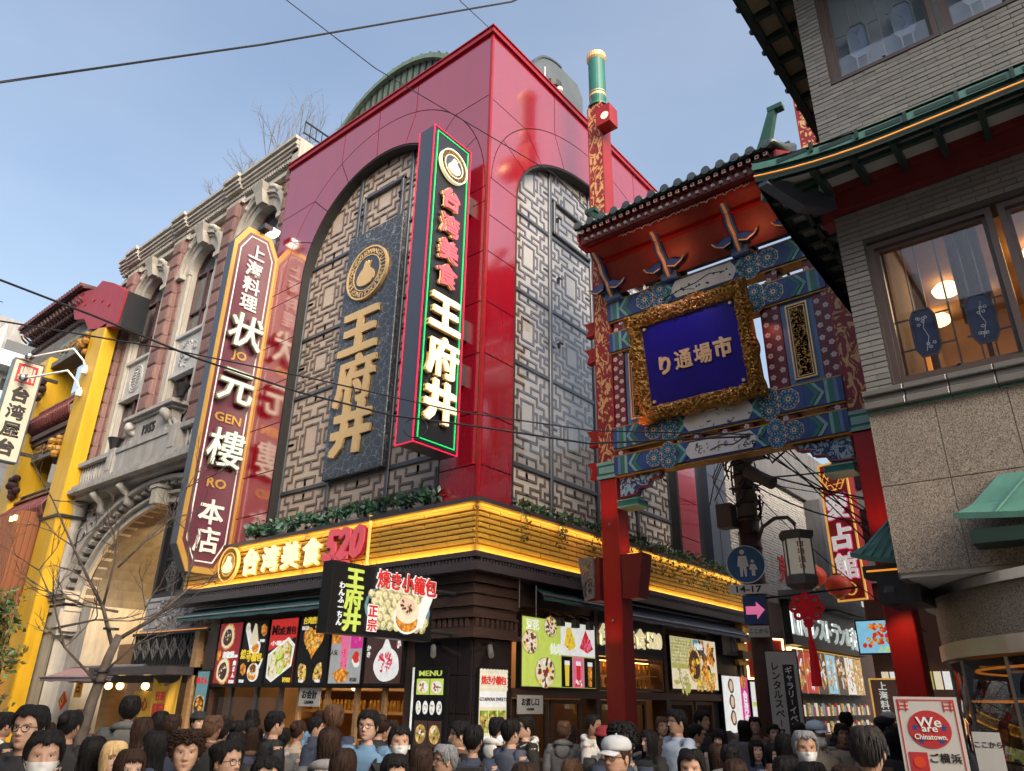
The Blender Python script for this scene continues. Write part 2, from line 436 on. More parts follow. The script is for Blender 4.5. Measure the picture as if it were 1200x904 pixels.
mat('plaque_blue', (.012, .006, .16), .22, var=.15, vs=2, ior=1.7)
mat('blossom', (.72, .58, .62), .5, var=.05)
mat('tile_slate', (.035, .05, .05), .32, var=.3, vs=6, ior=1.7, per=.25)
mat('rafter_red', (.10, .010, .014), .5, var=.15)
mat('rafter_mark', (.55, .42, .36), .5)
pattern('phoenix_paint', (.22, .014, .022), (.60, .38, .16), 5.5, .53, .010, 3.0, (1, 1, .6), rough=.5)
pattern('phoenix_big', (.20, .012, .020), (.66, .43, .20), 3.0, .51, .012, 2.6, (1, 1, .8), rough=.5)
pattern('cloud_blue', (.015, .04, .16), (.35, .52, .58), 9, .5, .02, 2.0, (1, 1, 1), rough=.5)
pattern('ink_painting', (.60, .60, .58), (.05, .05, .06), 5, .66, .015, 2.5, (1, 1, 1), rough=.5)
pattern('brush_print', (.32, .40, .06), (.62, .68, .22), 5, .5, .2, 2.0, (1, 1, .3), rough=.5)
mat('brick_grey', (.20, .193, .188), .38, var=.12, vs=5, st=(14, 14, 1), per=.16, bump=.25, bs=30, ior=1.6)
mat('brick_mortar', (.06, .055, .052), .9)
mat('ledge_tile', (.16, .155, .15), .25, var=.15, ior=1.8, per=.1)
mat('granite', (.27, .23, .195), .5, var=.05, fine=.9, per=.04, dirt=.12)
mat('joint', (.26, .23, .20), .8)
mat('frame_brown', (.085, .062, .060), .35, var=.1)
mat('roof_green', (.09, .24, .205), .42, var=.12, dirt=.2)
mat('rafter_green', (.012, .035, .028), .45, var=.15)
mat('soffit_grey', (.42, .41, .40), .7, var=.08)
mat('soffit_ochre', (.33, .25, .16), .7, var=.08)
mat('beam_maroon', (.13, .014, .018), .35, var=.12, bump=.1)
mat('lead_came', (.45, .44, .43), .4, var=.1)
mat('blue_glass', (.02, .035, .11), .2, var=.15, ior=1.8)
mat('etched', (.35, .42, .55), .5)
glass('pane_glass', (.93, .96, 1), .93)
glass('shop_glass', (.8, .8, .8), .62)
mat('white_brick', (.48, .46, .43), .7, var=.1, per=.12, bump=.3)
mat('white_brick_back', (.25, .24, .23), .9)
mat('street_brown', (.085, .040, .034), .6, var=.2)
mat('road_sign_blue', (.01, .10, .26), .35, var=.02)
mat('lamp_panel', (.55, .55, .50), .5, emit=.18, ecol=(1, .9, .7))
mat('knot_red', (.62, .008, .02), .6, var=.1, emit=.12)
mat('lantern_red', (.55, .05, .02), .5, var=.2, emit=.12)
mat('cable', (.012, .012, .014), .5, var=0)
mat('pole_grey', (.15, .15, .15), .8, var=.2)
mat('screen_black', (.012, .012, .014), .35, var=0)
PR = {}
def prn(name, col, e=.8):
    flat = name not in ('orange', 'gold', 'brown', 'dumpling', 'green')
    m = mat('print_' + name, col, .4, var=.10 if flat else .42, vs=9, fine=0 if flat else .42, emit=e, food=0 if flat else .6, lit=.4)
for n_, c_ in dict(black=(.015, .015, .017), cream=(.78, .68, .48), white=(.82, .82, .80), brown=(.22, .09, .03), orange=(.80, .30, .04), red=(.62, .03, .025),
                   yellow=(.80, .58, .05), green=(.36, .48, .06), pink=(.75, .16, .32), gold=(.80, .52, .16), dark=(.06, .03, .025), bamboo=(.42, .40, .10),
                   lime=(.55, .66, .12), sky=(.25, .58, .80), skin=(.72, .50, .36), maroon=(.30, .02, .03), grey=(.35, .36, .36), teal=(.12, .25, .28), magenta=(.62, .03, .28),
                   dumpling=(.62, .56, .26)).items():
    prn(n_, c_, 1.15 if n_ != 'black' else .1)
mat('paper_yellow', (.75, .45, .06), .7, var=.1, emit=.12)
mat('paper_red', (.5, .03, .03), .7, var=.05)
mat('board_white', (.50, .50, .50), .35, var=.05)
# people
for n_, kw in dict(cloth=dict(rough=.85, bump=.5, bs=14), hair=dict(rough=.6, bump=.35, bs=70, st=(3, 3, .3), ior=1.25), skin=dict(rough=.62, bump=.05, bs=60)).items():
    mat(n_, objcol=True, var=.09 if n_ != 'skin' else .05, vs=5, **kw)
mat('eye_white', (.62, .58, .55), .3, var=0)
mat('iris', (.02, .012, .01), .2, var=0)
mat('lip', (.36, .11, .10), .45, var=0)
mat('mask_white', (.66, .67, .69), .8, var=.04, bump=.2)
mat('spectacle', (.015, .015, .018), .3, var=0)
mat('shoe', (.03, .03, .03), .5)
# ================================================================== ground
struct(O('ground', B().add([(-400, -400, 0), (400, -400, 0), (400, 400, 0), (-400, 400, 0)], [(0, 1, 2, 3)]), 'asphalt'))
struct(O('street', B().add([(-60, -8, .004), (40, -8, .004), (40, 60, .004), (-60, 60, .004)], [(0, 1, 2, 3)]), 'street_bounce_stone'))  # unseen pale paving sheet, added to bounce light up under the eaves
struct(O('pavement', B().box(-60, -8.0, 7.6, 60, .004, .12).box(-1.2, 40, 6.4, 60, .004, .12), 'paving'))

Y0, X0 = 8.92, -8.04
# ================================================================== red corner building
red = T('red_corner_building', 'glossy red panelled corner building with two tall arches filled with wooden fretwork', 'building', (-11.7, 13, 0))
def arch_wall(fr, par, u0, u1, cu, s, ai, bi, ao, bo, zt, cols, corner_z, jz, pil, up=1):
    """panels round an elliptical arch: ring pieces, spandrel pieces, pilaster pieces"""
    def E(t, a, b): return (cu + a * math.cos(t), s + b * math.sin(t))
    polys = []
    def ang_x(x): return math.acos(max(-1, min(1, (x - cu) / ao)))
    aR = math.asin((corner_z - s) / bo); aL = PI - aR
    cuts = [aR] + [ang_x(c) for c in sorted(cols, reverse=True)] + [aL]
    seg = [0] + cuts + [PI - .42, PI] if True else None
    seg = sorted(set([0, aR * .55] + cuts + [PI - aR * .55, PI]))
    for t0, t1 in zip(seg, seg[1:]):
        n = 8
        polys.append([E(t0 + (t1 - t0) * i / n, ai, bi) for i in range(n + 1)] + [E(t1 + (t0 - t1) * i / n, ao, bo) for i in range(n + 1)])
    xs = [u1] + sorted(cols, reverse=True) + [u0]
    angs = cuts
    for i in range(len(xs) - 1):
        t0, t1 = angs[i], angs[i + 1]; xa, xb = xs[i], xs[i + 1]; n = 8
        P = [E(t0 + (t1 - t0) * k / n, ao, bo) for k in range(n + 1)]
        if i == 0: P = [(u1, corner_z)] + P + [(xb, zt), (u1, zt)]
        elif i == len(xs) - 2: P = P + [(u0, corner_z), (u0, zt), (xa, zt)]
        else: P = P + [(xb, zt), (xa, zt)]
        polys.append(P)
    n = 8
    if u1 - (cu + ao) > .02:
        P = [E(aR * k / n, ao, bo) for k in range(n + 1)]; polys.append([(u1, s)] + P + [(u1, corner_z)])
        P = [E(PI - aR * k / n, ao, bo) for k in range(n + 1)]; polys.append([(u0, corner_z)] + P[::-1] + [(u0, s)])
    zz = jz + [s]
    for (a, b) in pil:
        for z0, z1 in zip(zz, zz[1:]): polys.append([(a, z0), (b, z0), (b, z1), (a, z1)])
    back = B(fr)
    for P in polys:
        back.prism(P, -.05, .0)
        o = O('panel', B(fr).prism(inset(P, .011), .0, .028), 'red_panel', par)
    O('wall', back, 'dark_seam', par)
    # reveal of the opening
    n = 40; pth = [(cu + ai, jz[0])] + [E(PI * i / n, ai, bi) for i in range(n + 1)] + [(cu - ai, jz[0])]
    r = B(fr); rin = []
    r.loft([[(x, z, .027) for x, z in pth], [(x, z, -.34) for x, z in pth]], close=False)
    pin = [(cu + (x - cu) * .985, z if z <= s else s + (z - s) * .985) for x, z in pth]
    r.loft([[(x, z, .02) for x, z in pth], [(x, z, .02) for x, z in pin], [(x, z, -.34) for x, z in pin]], close=False)
    O('arch_reveal', r, 'dark_seam', par)

JZ = [4.86, 5.49, 6.44, 7.59, 8.66, 9.76, 10.92]
F1 = FL(Y0); F2 = FX(X0)
arch_wall(F1, red, -15.45, X0, -11.54, 11.28, 2.6, 2.6, 3.45, 3.45, 15.4, [-13.06, -11.7, -10.35], 13.66, JZ, [(-15.45, -14.14), (-8.94, X0 - .03)])
arch_wall(F2, red, Y0 + .0, 17.28, 13.04, 11.5, 3.24, 2.1, 4.05, 3.0, 15.4, [11.2, 13.04, 14.9], 13.55, JZ[:-1] + [10.6], [(Y0 + .03, 9.8), (16.28, 17.28)])
O('wall', B().box(-15.45, X0 - .35, Y0 + .35, 17.28, 3.7, 15.3).box(-15.45, X0 - 1.7, 11.7, 17.28, 0, 3.7).box(X0 - .36, X0 - .05, 16.35, 17.25, 4.8, 15).box(-15.4, -14.2, Y0 + .06, Y0 + .4, 4, 15.2)
  .box(-8.9, X0 - .05, Y0 + .05, 9.75, 4.85, 15.2).box(X0 - .4, X0 - .05, 9, 17.2, 13.75, 15.2).box(-15.3, -8.2, Y0 + .05, Y0 + .4, 14.0, 15.2), 'dark_seam', red)
O('corner_trim', B().box(X0 - .028, X0 + .032, Y0 - .032, Y0 + .028, 4.86, 15.4), 'red_coping', red)
O('coping', B().box(-15.5, X0 + .09, Y0 - .09, Y0 + .2, 15.4, 15.53).box(X0 - .2, X0 + .09, Y0 + .2, 17.3, 15.4, 15.53)
  .box(-15.5, X0 + .12, Y0 - .12, Y0 + .2, 15.53, 15.56).box(X0 - .2, X0 + .12, Y0 + .2, 17.3, 15.53, 15.56), 'red_coping', red)
O('roof', B().box(-15.4, X0 - .25, Y0 + .2, 17.2, 15.3, 15.36), 'concrete', red)
O('wall', B().box(-15.45, -15.35, Y0 + .1, 17.28, 4, 15.4), 'red_coping', red)

# fretwork screens
HS = [(2.6, 0, 2), (4, 0, 3.2), (1.2, 2, 3.2), (2.6, 3.2, 5.6), (1.2, 4.4, 7), (5.4, 1.2, 4.4), (4, 4.4, 7), (5.4, 5.8, 7), (6.8, 0, 3), (6.8, 4.4, 5.8), (0, 5.8, 7)]
VS = [(2, 0, 2.6), (3.2, 0, 1.2), (3.2, 2.6, 4), (4.4, 0, 1.2), (5.6, 1.2, 2.6), (1.2, 4, 5.4), (4.4, 4, 6.8), (5.8, 4, 5.4), (3, 6.8, 8), (0, 6.8, 8), (5.8, 6.8, 8)]
def lattice(b, u0, u1, z0, z1, c, w, half=False):
    cx, cz = (u0 + u1) / 2, (z0 + z1) / 2; sx, sz = (u1 - u0) / 14.6, (z1 - z0) / 16.6
    if half: cz = z0 - .02; sz = (z1 - z0) / 8.3
    for i in (1, -1):
        for j in ((1,) if half else (1, -1)):
            for y, a, e in HS: b.box(cx + i * a * sx - w / 2 * (1 if i > 0 else -1) * 1, cx + i * e * sx + w / 2 * i, cz + j * y * sz - w / 2, cz + j * y * sz + w / 2, c, c + .022)
            for x, a, e in VS: b.box(cx + i * x * sx - w / 2, cx + i * x * sx + w / 2, cz + j * a * sz, cz + j * e * sz, c, c + .0215)
def screen(fr, par, us, zs, m, bot, clip=None, w=.055):
    for i in range(len(us) - 1):
        for j in range(len(zs) - 1):
            u0, u1, z0, z1 = us[i] + .045, us[i + 1] - .045, zs[j] + .04, zs[j + 1] - .04
            p = O('screen_panel', B(fr).box(u0, u1, z0, z1, -.33, -.25), m, par)
            b = B(fr); lattice(b, u0, u1, z0, z1, -.251, .046, half=(j == 0))
            O('fretwork', b, 'lattice_bar', p)
    fb = B(fr)
    for u in us: fb.bbox(u - .05, u + .05, zs[0], zs[-1], -.33, -.19)
    for z in zs: fb.bbox(us[0], us[-1], z - .045, z + .045, -.33, -.20)
    O('window_frame', fb, 'mullion', par)
zsL = [4.9, 5.93, 8.2, 9.72, 11.7, 13.9]
screen(F1, red, [-14.14, -12.42, -10.6, -8.94], zsL, 'wood_screen', 0)
screen(F2, red, [9.8, 11.32, 12.98, 14.64, 16.28], [4.9, 5.85, 7.93, 9.58, 11.48, 13.7], 'wood_screen_sky_pale', 0)
fb = B(F1)     # opening casement frame in the crown of the arch and handles
for a, b_, c_, d_ in ((-12.2, -10.8, 12.95, 13.03), (-12.2, -12.12, 11.76, 13.03), (-10.88, -10.8, 11.76, 13.03)): fb.bbox(a, b_, c_, d_, -.25, -.15)
O('casement', fb, 'mullion', red)
fb = B(F2)
for z in (11.58, 12.46): fb.bbox(11.42, 12.9, z, z + .07, -.25, -.16)
for y in (11.42, 12.83): fb.bbox(y, y + .07, 11.58, 12.53, -.25, -.16)
O('casement', fb, 'mullion', red)
for fr, u, z in ((F2, 11.5, 12.0), (F2, 11.5, 8.8), (F2, 11.5, 10.4), (F1, -12.16, 12.4), (F1, -10.86, 12.5)):
    O('handle', B(fr).box(u - .02, u + .02, z - .09, z + .03, -.16, -.10).box(u - .02, u + .10, z + .01, z + .04, -.11, -.08), 'iron_black', red)
for (a, b_) in ((9.85, 11.27), (11.37, 12.93), (13.03, 14.59), (14.69, 16.23)):
    O('pane', B(F2).add([(a, 5.9, -.22), (b_, 5.9, -.22), (b_, 13.6, -.22), (a, 13.6, -.22)], [(0, 1, 2, 3)]), 'pane_glass', red)

# marble sign with emblem and three gilded characters
def emblem(name, fr, par, a, b, r, c, mdisc, mring, mletter, mbun, lit=False):
    e = O(name, B(fr).disc(a, b, r, c, c + .05, 0, 40), mdisc, par)
    O('ring', B(fr).ring(a, b, r * .965, r * 1.03, c, c + .075, 0, 48).ring(a, b, r * .66, r * .70, c + .04, c + .065, 0, 40), mring, e if par else e)
    lt = B(fr); txt = 'WANGFUJINGREXCLUNGFERIWANGXUE'
    for i, ch in enumerate(txt):
        t = PI * .5 - 2 * PI * (i + .5) / len(txt)
        if ch not in GLYPH: continue
        Vs, Fs = GLYPH[ch]; h = r * .27; ca, sa = math.cos(t - PI / 2), math.sin(t - PI / 2)
        lt.add([(a + r * .825 * math.cos(t) + (x * ca - y * sa) * h, b + r * .825 * math.sin(t) + (x * sa + y * ca) * h, c + .055 + (z + .5) * .012) for x, y, z in Vs], Fs)
    O('lettering', lt, mletter, e)
    bb = B(fr)
    P = [(-.05, .50), (-.13, .34), (-.16, .2), (-.3, .1), (-.44, -.08), (-.47, -.26), (-.40, -.42), (-.22, -.52), (.05, -.55), (.28, -.50), (.43, -.36), (.46, -.18), (.38, .0), (.22, .14), (.14, .2), (.18, .3), (.26, .42), (.12, .34), (.1, .48), (.02, .34)]
    bb.prism([(a + x * r * .95, b + y * r * .95) for x, y in P], c + .045, c + .085)
    O('bun_mark', bb, mbun, e)
    return e
ms = T('marble_name_sign', 'dark marble slab with round bun emblem and three gilded characters inside the left arch', 'sign', (-11.5, Y0, 6))
o = O('slab', B(F1).bbox(-12.46, -10.60, 5.93, 11.85, -.18, -.06, e=.015), 'marble', ms)
emblem('emblem', F1, ms, -11.62, 10.62, .66, -.06, 'sign_navy', 'gold_letter', 'gold_letter', 'gold_letter')
for ch, u, z in zip('王府井', (-11.68, -11.66, -11.62), (9.17, 8.03, 6.92)):
    O('character', B(F1).text(ch, u, z, 1.16, -.05, .05, 0, 1.12, .05), 'gold_letter', ms)

# corner vertical sign
cs = T('vertical_corner_sign', 'tall navy box sign on the red corner with green and red light outlines', 'sign', (-8.5, 8.3, 5.6))
O('box', B().box(-8.73, -8.34, 7.65, 8.69, 5.62, 12.10), 'sign_navy', cs)
FC = FX(-8.34)
O('face', B(FC).box(7.68, 8.66, 5.65, 12.07, 0, .012), 'sign_black', cs)
def outline(fr, a0, a1, b0, b1, w, c0, c1):
    b = B(fr); b.box(a0, a1, b0, b0 + w, c0, c1).box(a0, a1, b1 - w, b1, c0, c1).box(a0, a0 + w, b0 + w, b1 - w, c0, c1).box(a1 - w, a1, b0 + w, b1 - w, c0, c1); return b
O('red_light_line', outline(FC, 7.64, 8.70, 5.61, 12.11, .018, .0, .022), 'led_red', cs)
O('red_light_line', B().box(-8.745, -8.725, 7.64, 7.66, 5.6, 12.1).box(-8.745, -8.33, 7.635, 7.66, 5.6, 5.62), 'led_red', cs)
O('green_light_line', outline(FC, 7.73, 8.61, 5.70, 12.02, .018, .012, .03), 'led_green', cs)
emblem('emblem', FX(-8.33), cs, 8.15, 11.36, .36, .03, 'sign_navy', 'lit_cream', 'gold_deep', 'lit_cream')
for ch, z in zip('台湾美食', (10.57, 9.98, 9.42, 8.90)):
    k = O('character', B(FC).text(ch, 8.14, z, .48, .09, .015, 0, 1.05), 'pink_letter', cs)
    O('backing', B(FC).text(ch, 8.11, z - .01, .48, .04, .045, 0, 1.05), 'gold_letter', k)
for ch, z in zip('王府井', (8.10, 7.25, 6.42)):
    k = O('character', B(FC).text(ch, 8.15, z, .77, .10, .015, 0, 1.02), 'lit_cream', cs)
    O('backing', B(FC).text(ch, 8.13, z - .01, .77, .04, .055, 0, 1.02), 'gold_letter', k)
for z in (10.7, 7.9, 7.0):
    O('bracket', B().box(-8.72, -8.4, 8.69, 8.9, z, z + .42), 'iron_black', cs)

# ---------------------------------------------------------------- gold brick fascia over the shop
fas = T('gold_brick_fascia', 'glowing golden brick fascia wrapped round the corner above the food stalls', 'fascia', (-8, 8.8, 4))
YF, XF = 8.80, -7.92
G1, G2 = FL(YF), FX(XF)
O('backing', B().box(-16.97, XF, YF, YF + .1, 3.99, 4.80).box(XF - .1, XF, YF + .1, 19.35, 3.99, 4.80), 'fascia_gold_back', fas)
ub = unit_box('brick', 'fascia_gold')
bm = bpy.data.meshes.new('brick'); tmpb = B(); tmpb.fr = Fr((0, 0, 0), (1, 0, 0), (0, 0, 1), (0, -1, 0)); tmpb.bbox(-.5, .5, -.5, .5, 0, 1, e=.2)
bm.from_pydata([(x, y, z) for x, y, z in tmpb.V], [], tmpb.F); bm.materials.append(MATS['fascia_gold']); bm.update()
for side, (lo, hi, fr) in enumerate(((-16.95, XF - .01, G1), (YF + .01, 19.33, G2))):
    L0 = hi - lo
    for r_ in range(7):
        z = 4.14 + r_ * .088; bl = .56; st_ = (r_ % 2) * bl / 2; u = lo
        first = True
        while u < hi - .02:
            w = bl if not (first and st_) else st_; w = min(w, hi - u)
            c = fr.p(u + w / 2, z + .036, 0)
            piece('brick', bm, fas, c, (w - .02, .028, .062), (0, 0, 0) if side == 0 else (0, 0, PI / 2))
            u += w; first = False
O('trim_band', B().box(-16.97, XF + .012, YF - .012, YF, 3.99, 4.115).box(XF, XF + .012, YF, 19.35, 3.99, 4.115)
  .box(-16.97, XF + .012, YF - .012, YF, 4.755, 4.80).box(XF, XF + .012, YF, 19.35, 4.755, 4.80), 'fascia_gold', fas)
O('cap', B().box(-17.0, XF + .1, YF - .1, Y0 + .3, 4.80, 4.875).box(XF - .3, XF + .1, Y0 + .3, 19.4, 4.80, 4.875), 'cornice_dark', fas)
for z_, zl in ((4.77, -.35), (4.02, .35)):
    for x_ in (-14.7, -10.2): area((x_, YF - .085, z_), (0, 1, zl), 4.4, .02, 2.8, (1, .66, .22))
    for y_ in (11.4, 16.7): a_ = area((XF + .085, y_, z_), (-1, 0, zl), 5.1, .02, 3.2, (1, .66, .22))
cn = B()
for i, (z0, z1, d) in enumerate(((3.90, 3.985, .13), (3.80, 3.90, .06), (3.70, 3.80, .24), (3.66, 3.70, .28))):
    cn.box(-17.05 - d * .3, XF + d, YF - d, YF + .2, z0, z1); cn.box(XF - .2, XF + d, YF + .2, 19.4 + d * .3, z0, z1)
O('cornice', cn, 'cornice_dark', fas)
dn = B()
for i in range(118): dn.box(-16.95 + i * .077, -16.95 + i * .077 + .045, YF - .11, YF - .06, 3.81, 3.895)
for i in range(136): dn.box(XF + .06, XF + .11, YF + i * .077, YF + i * .077 + .045, 3.81, 3.895)
O('dentil', dn, 'cornice_dark', fas)['kind'] = 'stuff'
fs = T('lit_fascia_name_sign', 'glowing four-character sign with round bun emblem on the gold fascia left of the red 520', 'sign', (-13.5, YF, 4.2))
emblem('emblem', FL(YF - .06), fs, -14.98, 4.42, .36, .02, 'fascia_gold', 'lit_gold', 'gold_deep', 'lit_cream')
for ch, u in zip('台湾美食', (-14.24, -13.55, -12.86, -12.16)):
    k = O('character', B(FL(YF)).text(ch, u, 4.42, .54, .05, .03, 0, 1.05), 'lit_cream', fs)
    O('glow_backing', B(FL(YF)).text(ch, u + .02, 4.41, .56, .02, .03, 0, 1.05), 'lit_gold', k)
s5 = T('red_520_sign', 'slanting coral red 520 number sign standing on the gold fascia', 'sign', (-11.1, YF, 4.3))
FG = FL(YF - .05)
O('digits', B(FG).text('520', -11.12, 4.46, .78, .04, .03, 0, .95, .22), 'pink_letter', s5); O('backing', B(FG).text('520', -11.10, 4.44, .80, .0, .035, 0, .97, .22), 'seal_red', s5)
O('small_lettering', B(FG).text('LKIN', -11.2, 4.05, .14, .02, .08) if 'LKIN' in GLYPH else B(FG).text('CASHIER', -11.25, 4.08, .16, .02, .08), 'pink_letter', s5)
O('frame', B(FG).box(-10.48, -10.45, 3.98, 4.9, 0, .05), 'lit_gold', s5)
# ================================================================== food stalls at street level (all lit print)
def wave_ring(b, a, c_, r, c0, c1, m, n=10): b.blob(a, c_, r, c0, c1, m, n=20, j=.06, seed=n)
def dumpling(b, a, v, r, c, mb, ms, ml, seed):
    b.blob(a, v, r, c, c + .001, mb, n=12, j=.06, seed=seed)
    b.blob(a - r * .15, v + r * .18, r * .62, c + .001, c + .002, ml, n=9, j=.12, seed=seed + 1)
    for k in range(3):
        t = seed + k * 2.1
        b.prism([(a + r * .1 * math.cos(t + 1.5), v + r * .1 * math.sin(t + 1.5)), (a + r * .8 * math.cos(t), v + r * .8 * math.sin(t)), (a - r * .05 * math.cos(t + 1.5), v - r * .05 * math.sin(t + 1.5))], c + .002, c + .003, ms)
def bits(b, a, v, r, c, ms, n, seed, s=.2, ry=None):
    q = random.Random(seed); ry = ry or r
    for i in range(n):
        t, k = q.uniform(0, 6.28), math.sqrt(q.uniform(0, 1))
        b.blob(a + r * k * math.cos(t), v + ry * k * math.sin(t), r * s * q.uniform(.6, 1.3), c + i * .00008, c + .0016 + i * .00008, ms[i % len(ms)], n=7, j=.25, seed=seed + i, ry=r * s * q.uniform(.4, .9), rot=t)
PL = {}
def pm(*names): return ['print_' + n for n in names]
def board(name, label, fr, u0, u1, v0, v1, base, depth=.10, group=None, frame='screen_black', lines=()):
    t = T(name, label, 'menu board' if 'menu' in name else 'sign', tuple(fr.p((u0 + u1) / 2, v0, 0)), group)
    O('case', B(fr).box(u0, u1, v0, v1, 0, depth), frame, t)
    O('print', B(fr).box(u0 + .03, u1 - .03, v0 + .03, v1 - .03, depth, depth + .004), 'print_' + base, t)
    return t
def words(t, fr, s, u, v, h, c, m, wx=1, vert=False, gap=1.05):
    b = B(fr)
    if vert:
        for i, ch in enumerate(s): 
            if ch in GLYPH: b.text(ch, u, v - i * h * gap, h, c, .006, 0, wx)
    elif s in GLYPH: b.text(s, u, v, h, c, .006, 0, wx)
    else:
        for i, ch in enumerate(s):
            if ch in GLYPH: b.text(ch, u + (i - (len(s) - 1) / 2) * h * gap * wx, v, h, c, .006, 0, wx)
    return O('lettering', b, m, t)

FP = FL(Y0 - .02)
GR = 'menu boards hanging over the left food counter'
edges = [(-15.10, -14.24), (-14.18, -13.33), (-13.27, -12.36), (-12.30, -11.40), (-11.34, -10.44), (-10.38, -9.44)]
labs = ['lit menu board on maroon ground with two meat buns, leftmost over the counter', 'lit black menu board with soup dumplings on white spoons', 'red topped lit menu board with a tray of coloured buns',
        'lit black menu board with heart shaped fried chicken', 'pale lit menu board with a red iced drink cup', 'lit menu board with strawberry shaved ice, rightmost over the counter']
D_ = .124
def C_(k): return .104 + k * .004
bd = []
for (u0, u1), lb, base in zip(edges, labs, ('maroon', 'black', 'red', 'black', 'grey', 'dark')):
    bd.append(board('menu_board', lb, FP, u0, u1, 2.01, 3.23, base))
# 1 buns
b = B(FP); u = -14.74
for v, s in ((2.93, 1), (2.28, 2)):
    b.blob(u, v, .25, C_(1), C_(2), 0, ry=.27, j=.05, seed=s); b.blob(u, v, .215, C_(2), C_(3), 1, ry=.235, j=.07, seed=s); b.blob(u, v - .01, .15, C_(3), C_(4), 2, ry=.17, j=.1, seed=s)
    bits(b, u, v - .01, .13, C_(4), [1, 3, 2, 3], 26, s * 9, .2)
O('picture', b, pm('orange', 'cream', 'dark', 'brown'), bd[0])
words(bd[0], FP, '胡椒餅', -14.62, 2.58, .14, C_(2), 'print_white'); words(bd[0], FP, '¥480', -14.36, 2.55, .08, C_(2), 'print_white'); words(bd[0], FP, '肉まん', -14.33, 2.42, .11, C_(5), 'print_white', vert=True); words(bd[0], FP, '¥500', -14.36, 2.07, .09, C_(5), 'print_white')
b = B(FP); b.blob(-14.98, 2.58, .08, C_(1), C_(2), 0, j=.1, ry=.10); O('badge', b, 'print_orange', bd[0])
# 2 soup dumplings
b = B(FP); u = -13.8
b.prism([(-14.12, 3.05), (-13.98, 3.08), (-13.7, 2.7), (-13.62, 2.62), (-13.72, 2.56), (-13.86, 2.62)], C_(1), C_(2), 0)
b.blob(-13.68, 2.70, .16, C_(1), C_(2), 0, ry=.13, j=.05); b.blob(-13.69, 2.69, .12, C_(2), C_(3), 1, ry=.09, j=.05); b.prism([(-13.92, 2.82), (-13.80, 3.16), (-13.74, 3.14), (-13.62, 2.84), (-13.7, 2.74), (-13.86, 2.74)], C_(2), C_(3), 2)
dumpling(b, -14.04, 3.1, .08, C_(2), 2, 1, 0, 3)
b.blob(-13.66, 2.24, .2, C_(1), C_(2), 0, ry=.17, j=.05); b.blob(-13.68, 2.2, .15, C_(2), C_(3), 1, ry=.1); b.blob(-13.66, 2.29, .15, C_(3), C_(4), 2, ry=.11, j=.08); b.blob(-13.66, 2.31, .11, C_(4), C_(5), 3, ry=.07, j=.2); b.prism([(-13.5, 2.36), (-13.4, 2.5), (-13.38, 2.48), (-13.46, 2.3)], C_(2), C_(3), 0)
bits(b, -13.66, 2.31, .09, C_(5), [3, 4, 1], 12, 5, .25)
O('picture', b, pm('white', 'orange', 'cream', 'brown', 'dark'), bd[1])
words(bd[1], FP, '焼き', -13.97, 2.58, .19, C_(5), 'print_yellow'); words(bd[1], FP, '小籠包', -13.66, 2.52, .17, C_(5), 'print_yellow')
b = B(FP); b.disc(-13.47, 3.02, .10, C_(1), C_(2), 0, 6, .13, rot=PI / 6).disc(-14.02, 2.3, .10, C_(1), C_(2), 0, 6, .13, rot=PI / 6); O('badge', b, 'print_orange', bd[1]); words(bd[1], FP, '¥500', -14.02, 2.08, .08, C_(2), 'print_white'); words(bd[1], FP, '¥480', -13.48, 2.82, .08, C_(2), 'print_white')
# 3 mix buns
b = B(FP); b.prism([(-13.24, 2.04), (-12.39, 2.04), (-12.39, 2.86), (-13.24, 2.62)], C_(0), C_(1), 4)
b.prism([(-13.22, 2.56), (-12.62, 2.86), (-12.40, 2.72), (-12.44, 2.34), (-13.02, 2.06), (-13.20, 2.14)], C_(1), C_(2), 0); b.prism([(-13.17, 2.53), (-12.63, 2.80), (-12.46, 2.68), (-12.48, 2.38), (-13.02, 2.12), (-13.15, 2.19)], C_(2), C_(3), 5)
for i, (x, y, k) in enumerate([(-13.06, 2.44, 1), (-12.86, 2.58, 2), (-12.64, 2.66, 3), (-12.98, 2.24, 1), (-12.76, 2.33, 2), (-12.56, 2.46, 3)]): dumpling(b, x, y, .125, C_(3) + i * .003, k, 5, 1, i)
O('picture', b, pm('white', 'cream', 'lime', 'gold', 'black', 'green'), bd[2])
words(bd[2], FP, 'Mix', -12.99, 3.0, .25, C_(2), 'print_black'); words(bd[2], FP, '生煎包', -12.64, 2.98, .16, C_(2), 'print_black'); words(bd[2], FP, '¥980', -12.52, 2.1, .12, C_(5), 'print_yellow'); words(bd[2], FP, '小籠包', -12.9, 2.76, .09, C_(3), 'print_white', wx=2)
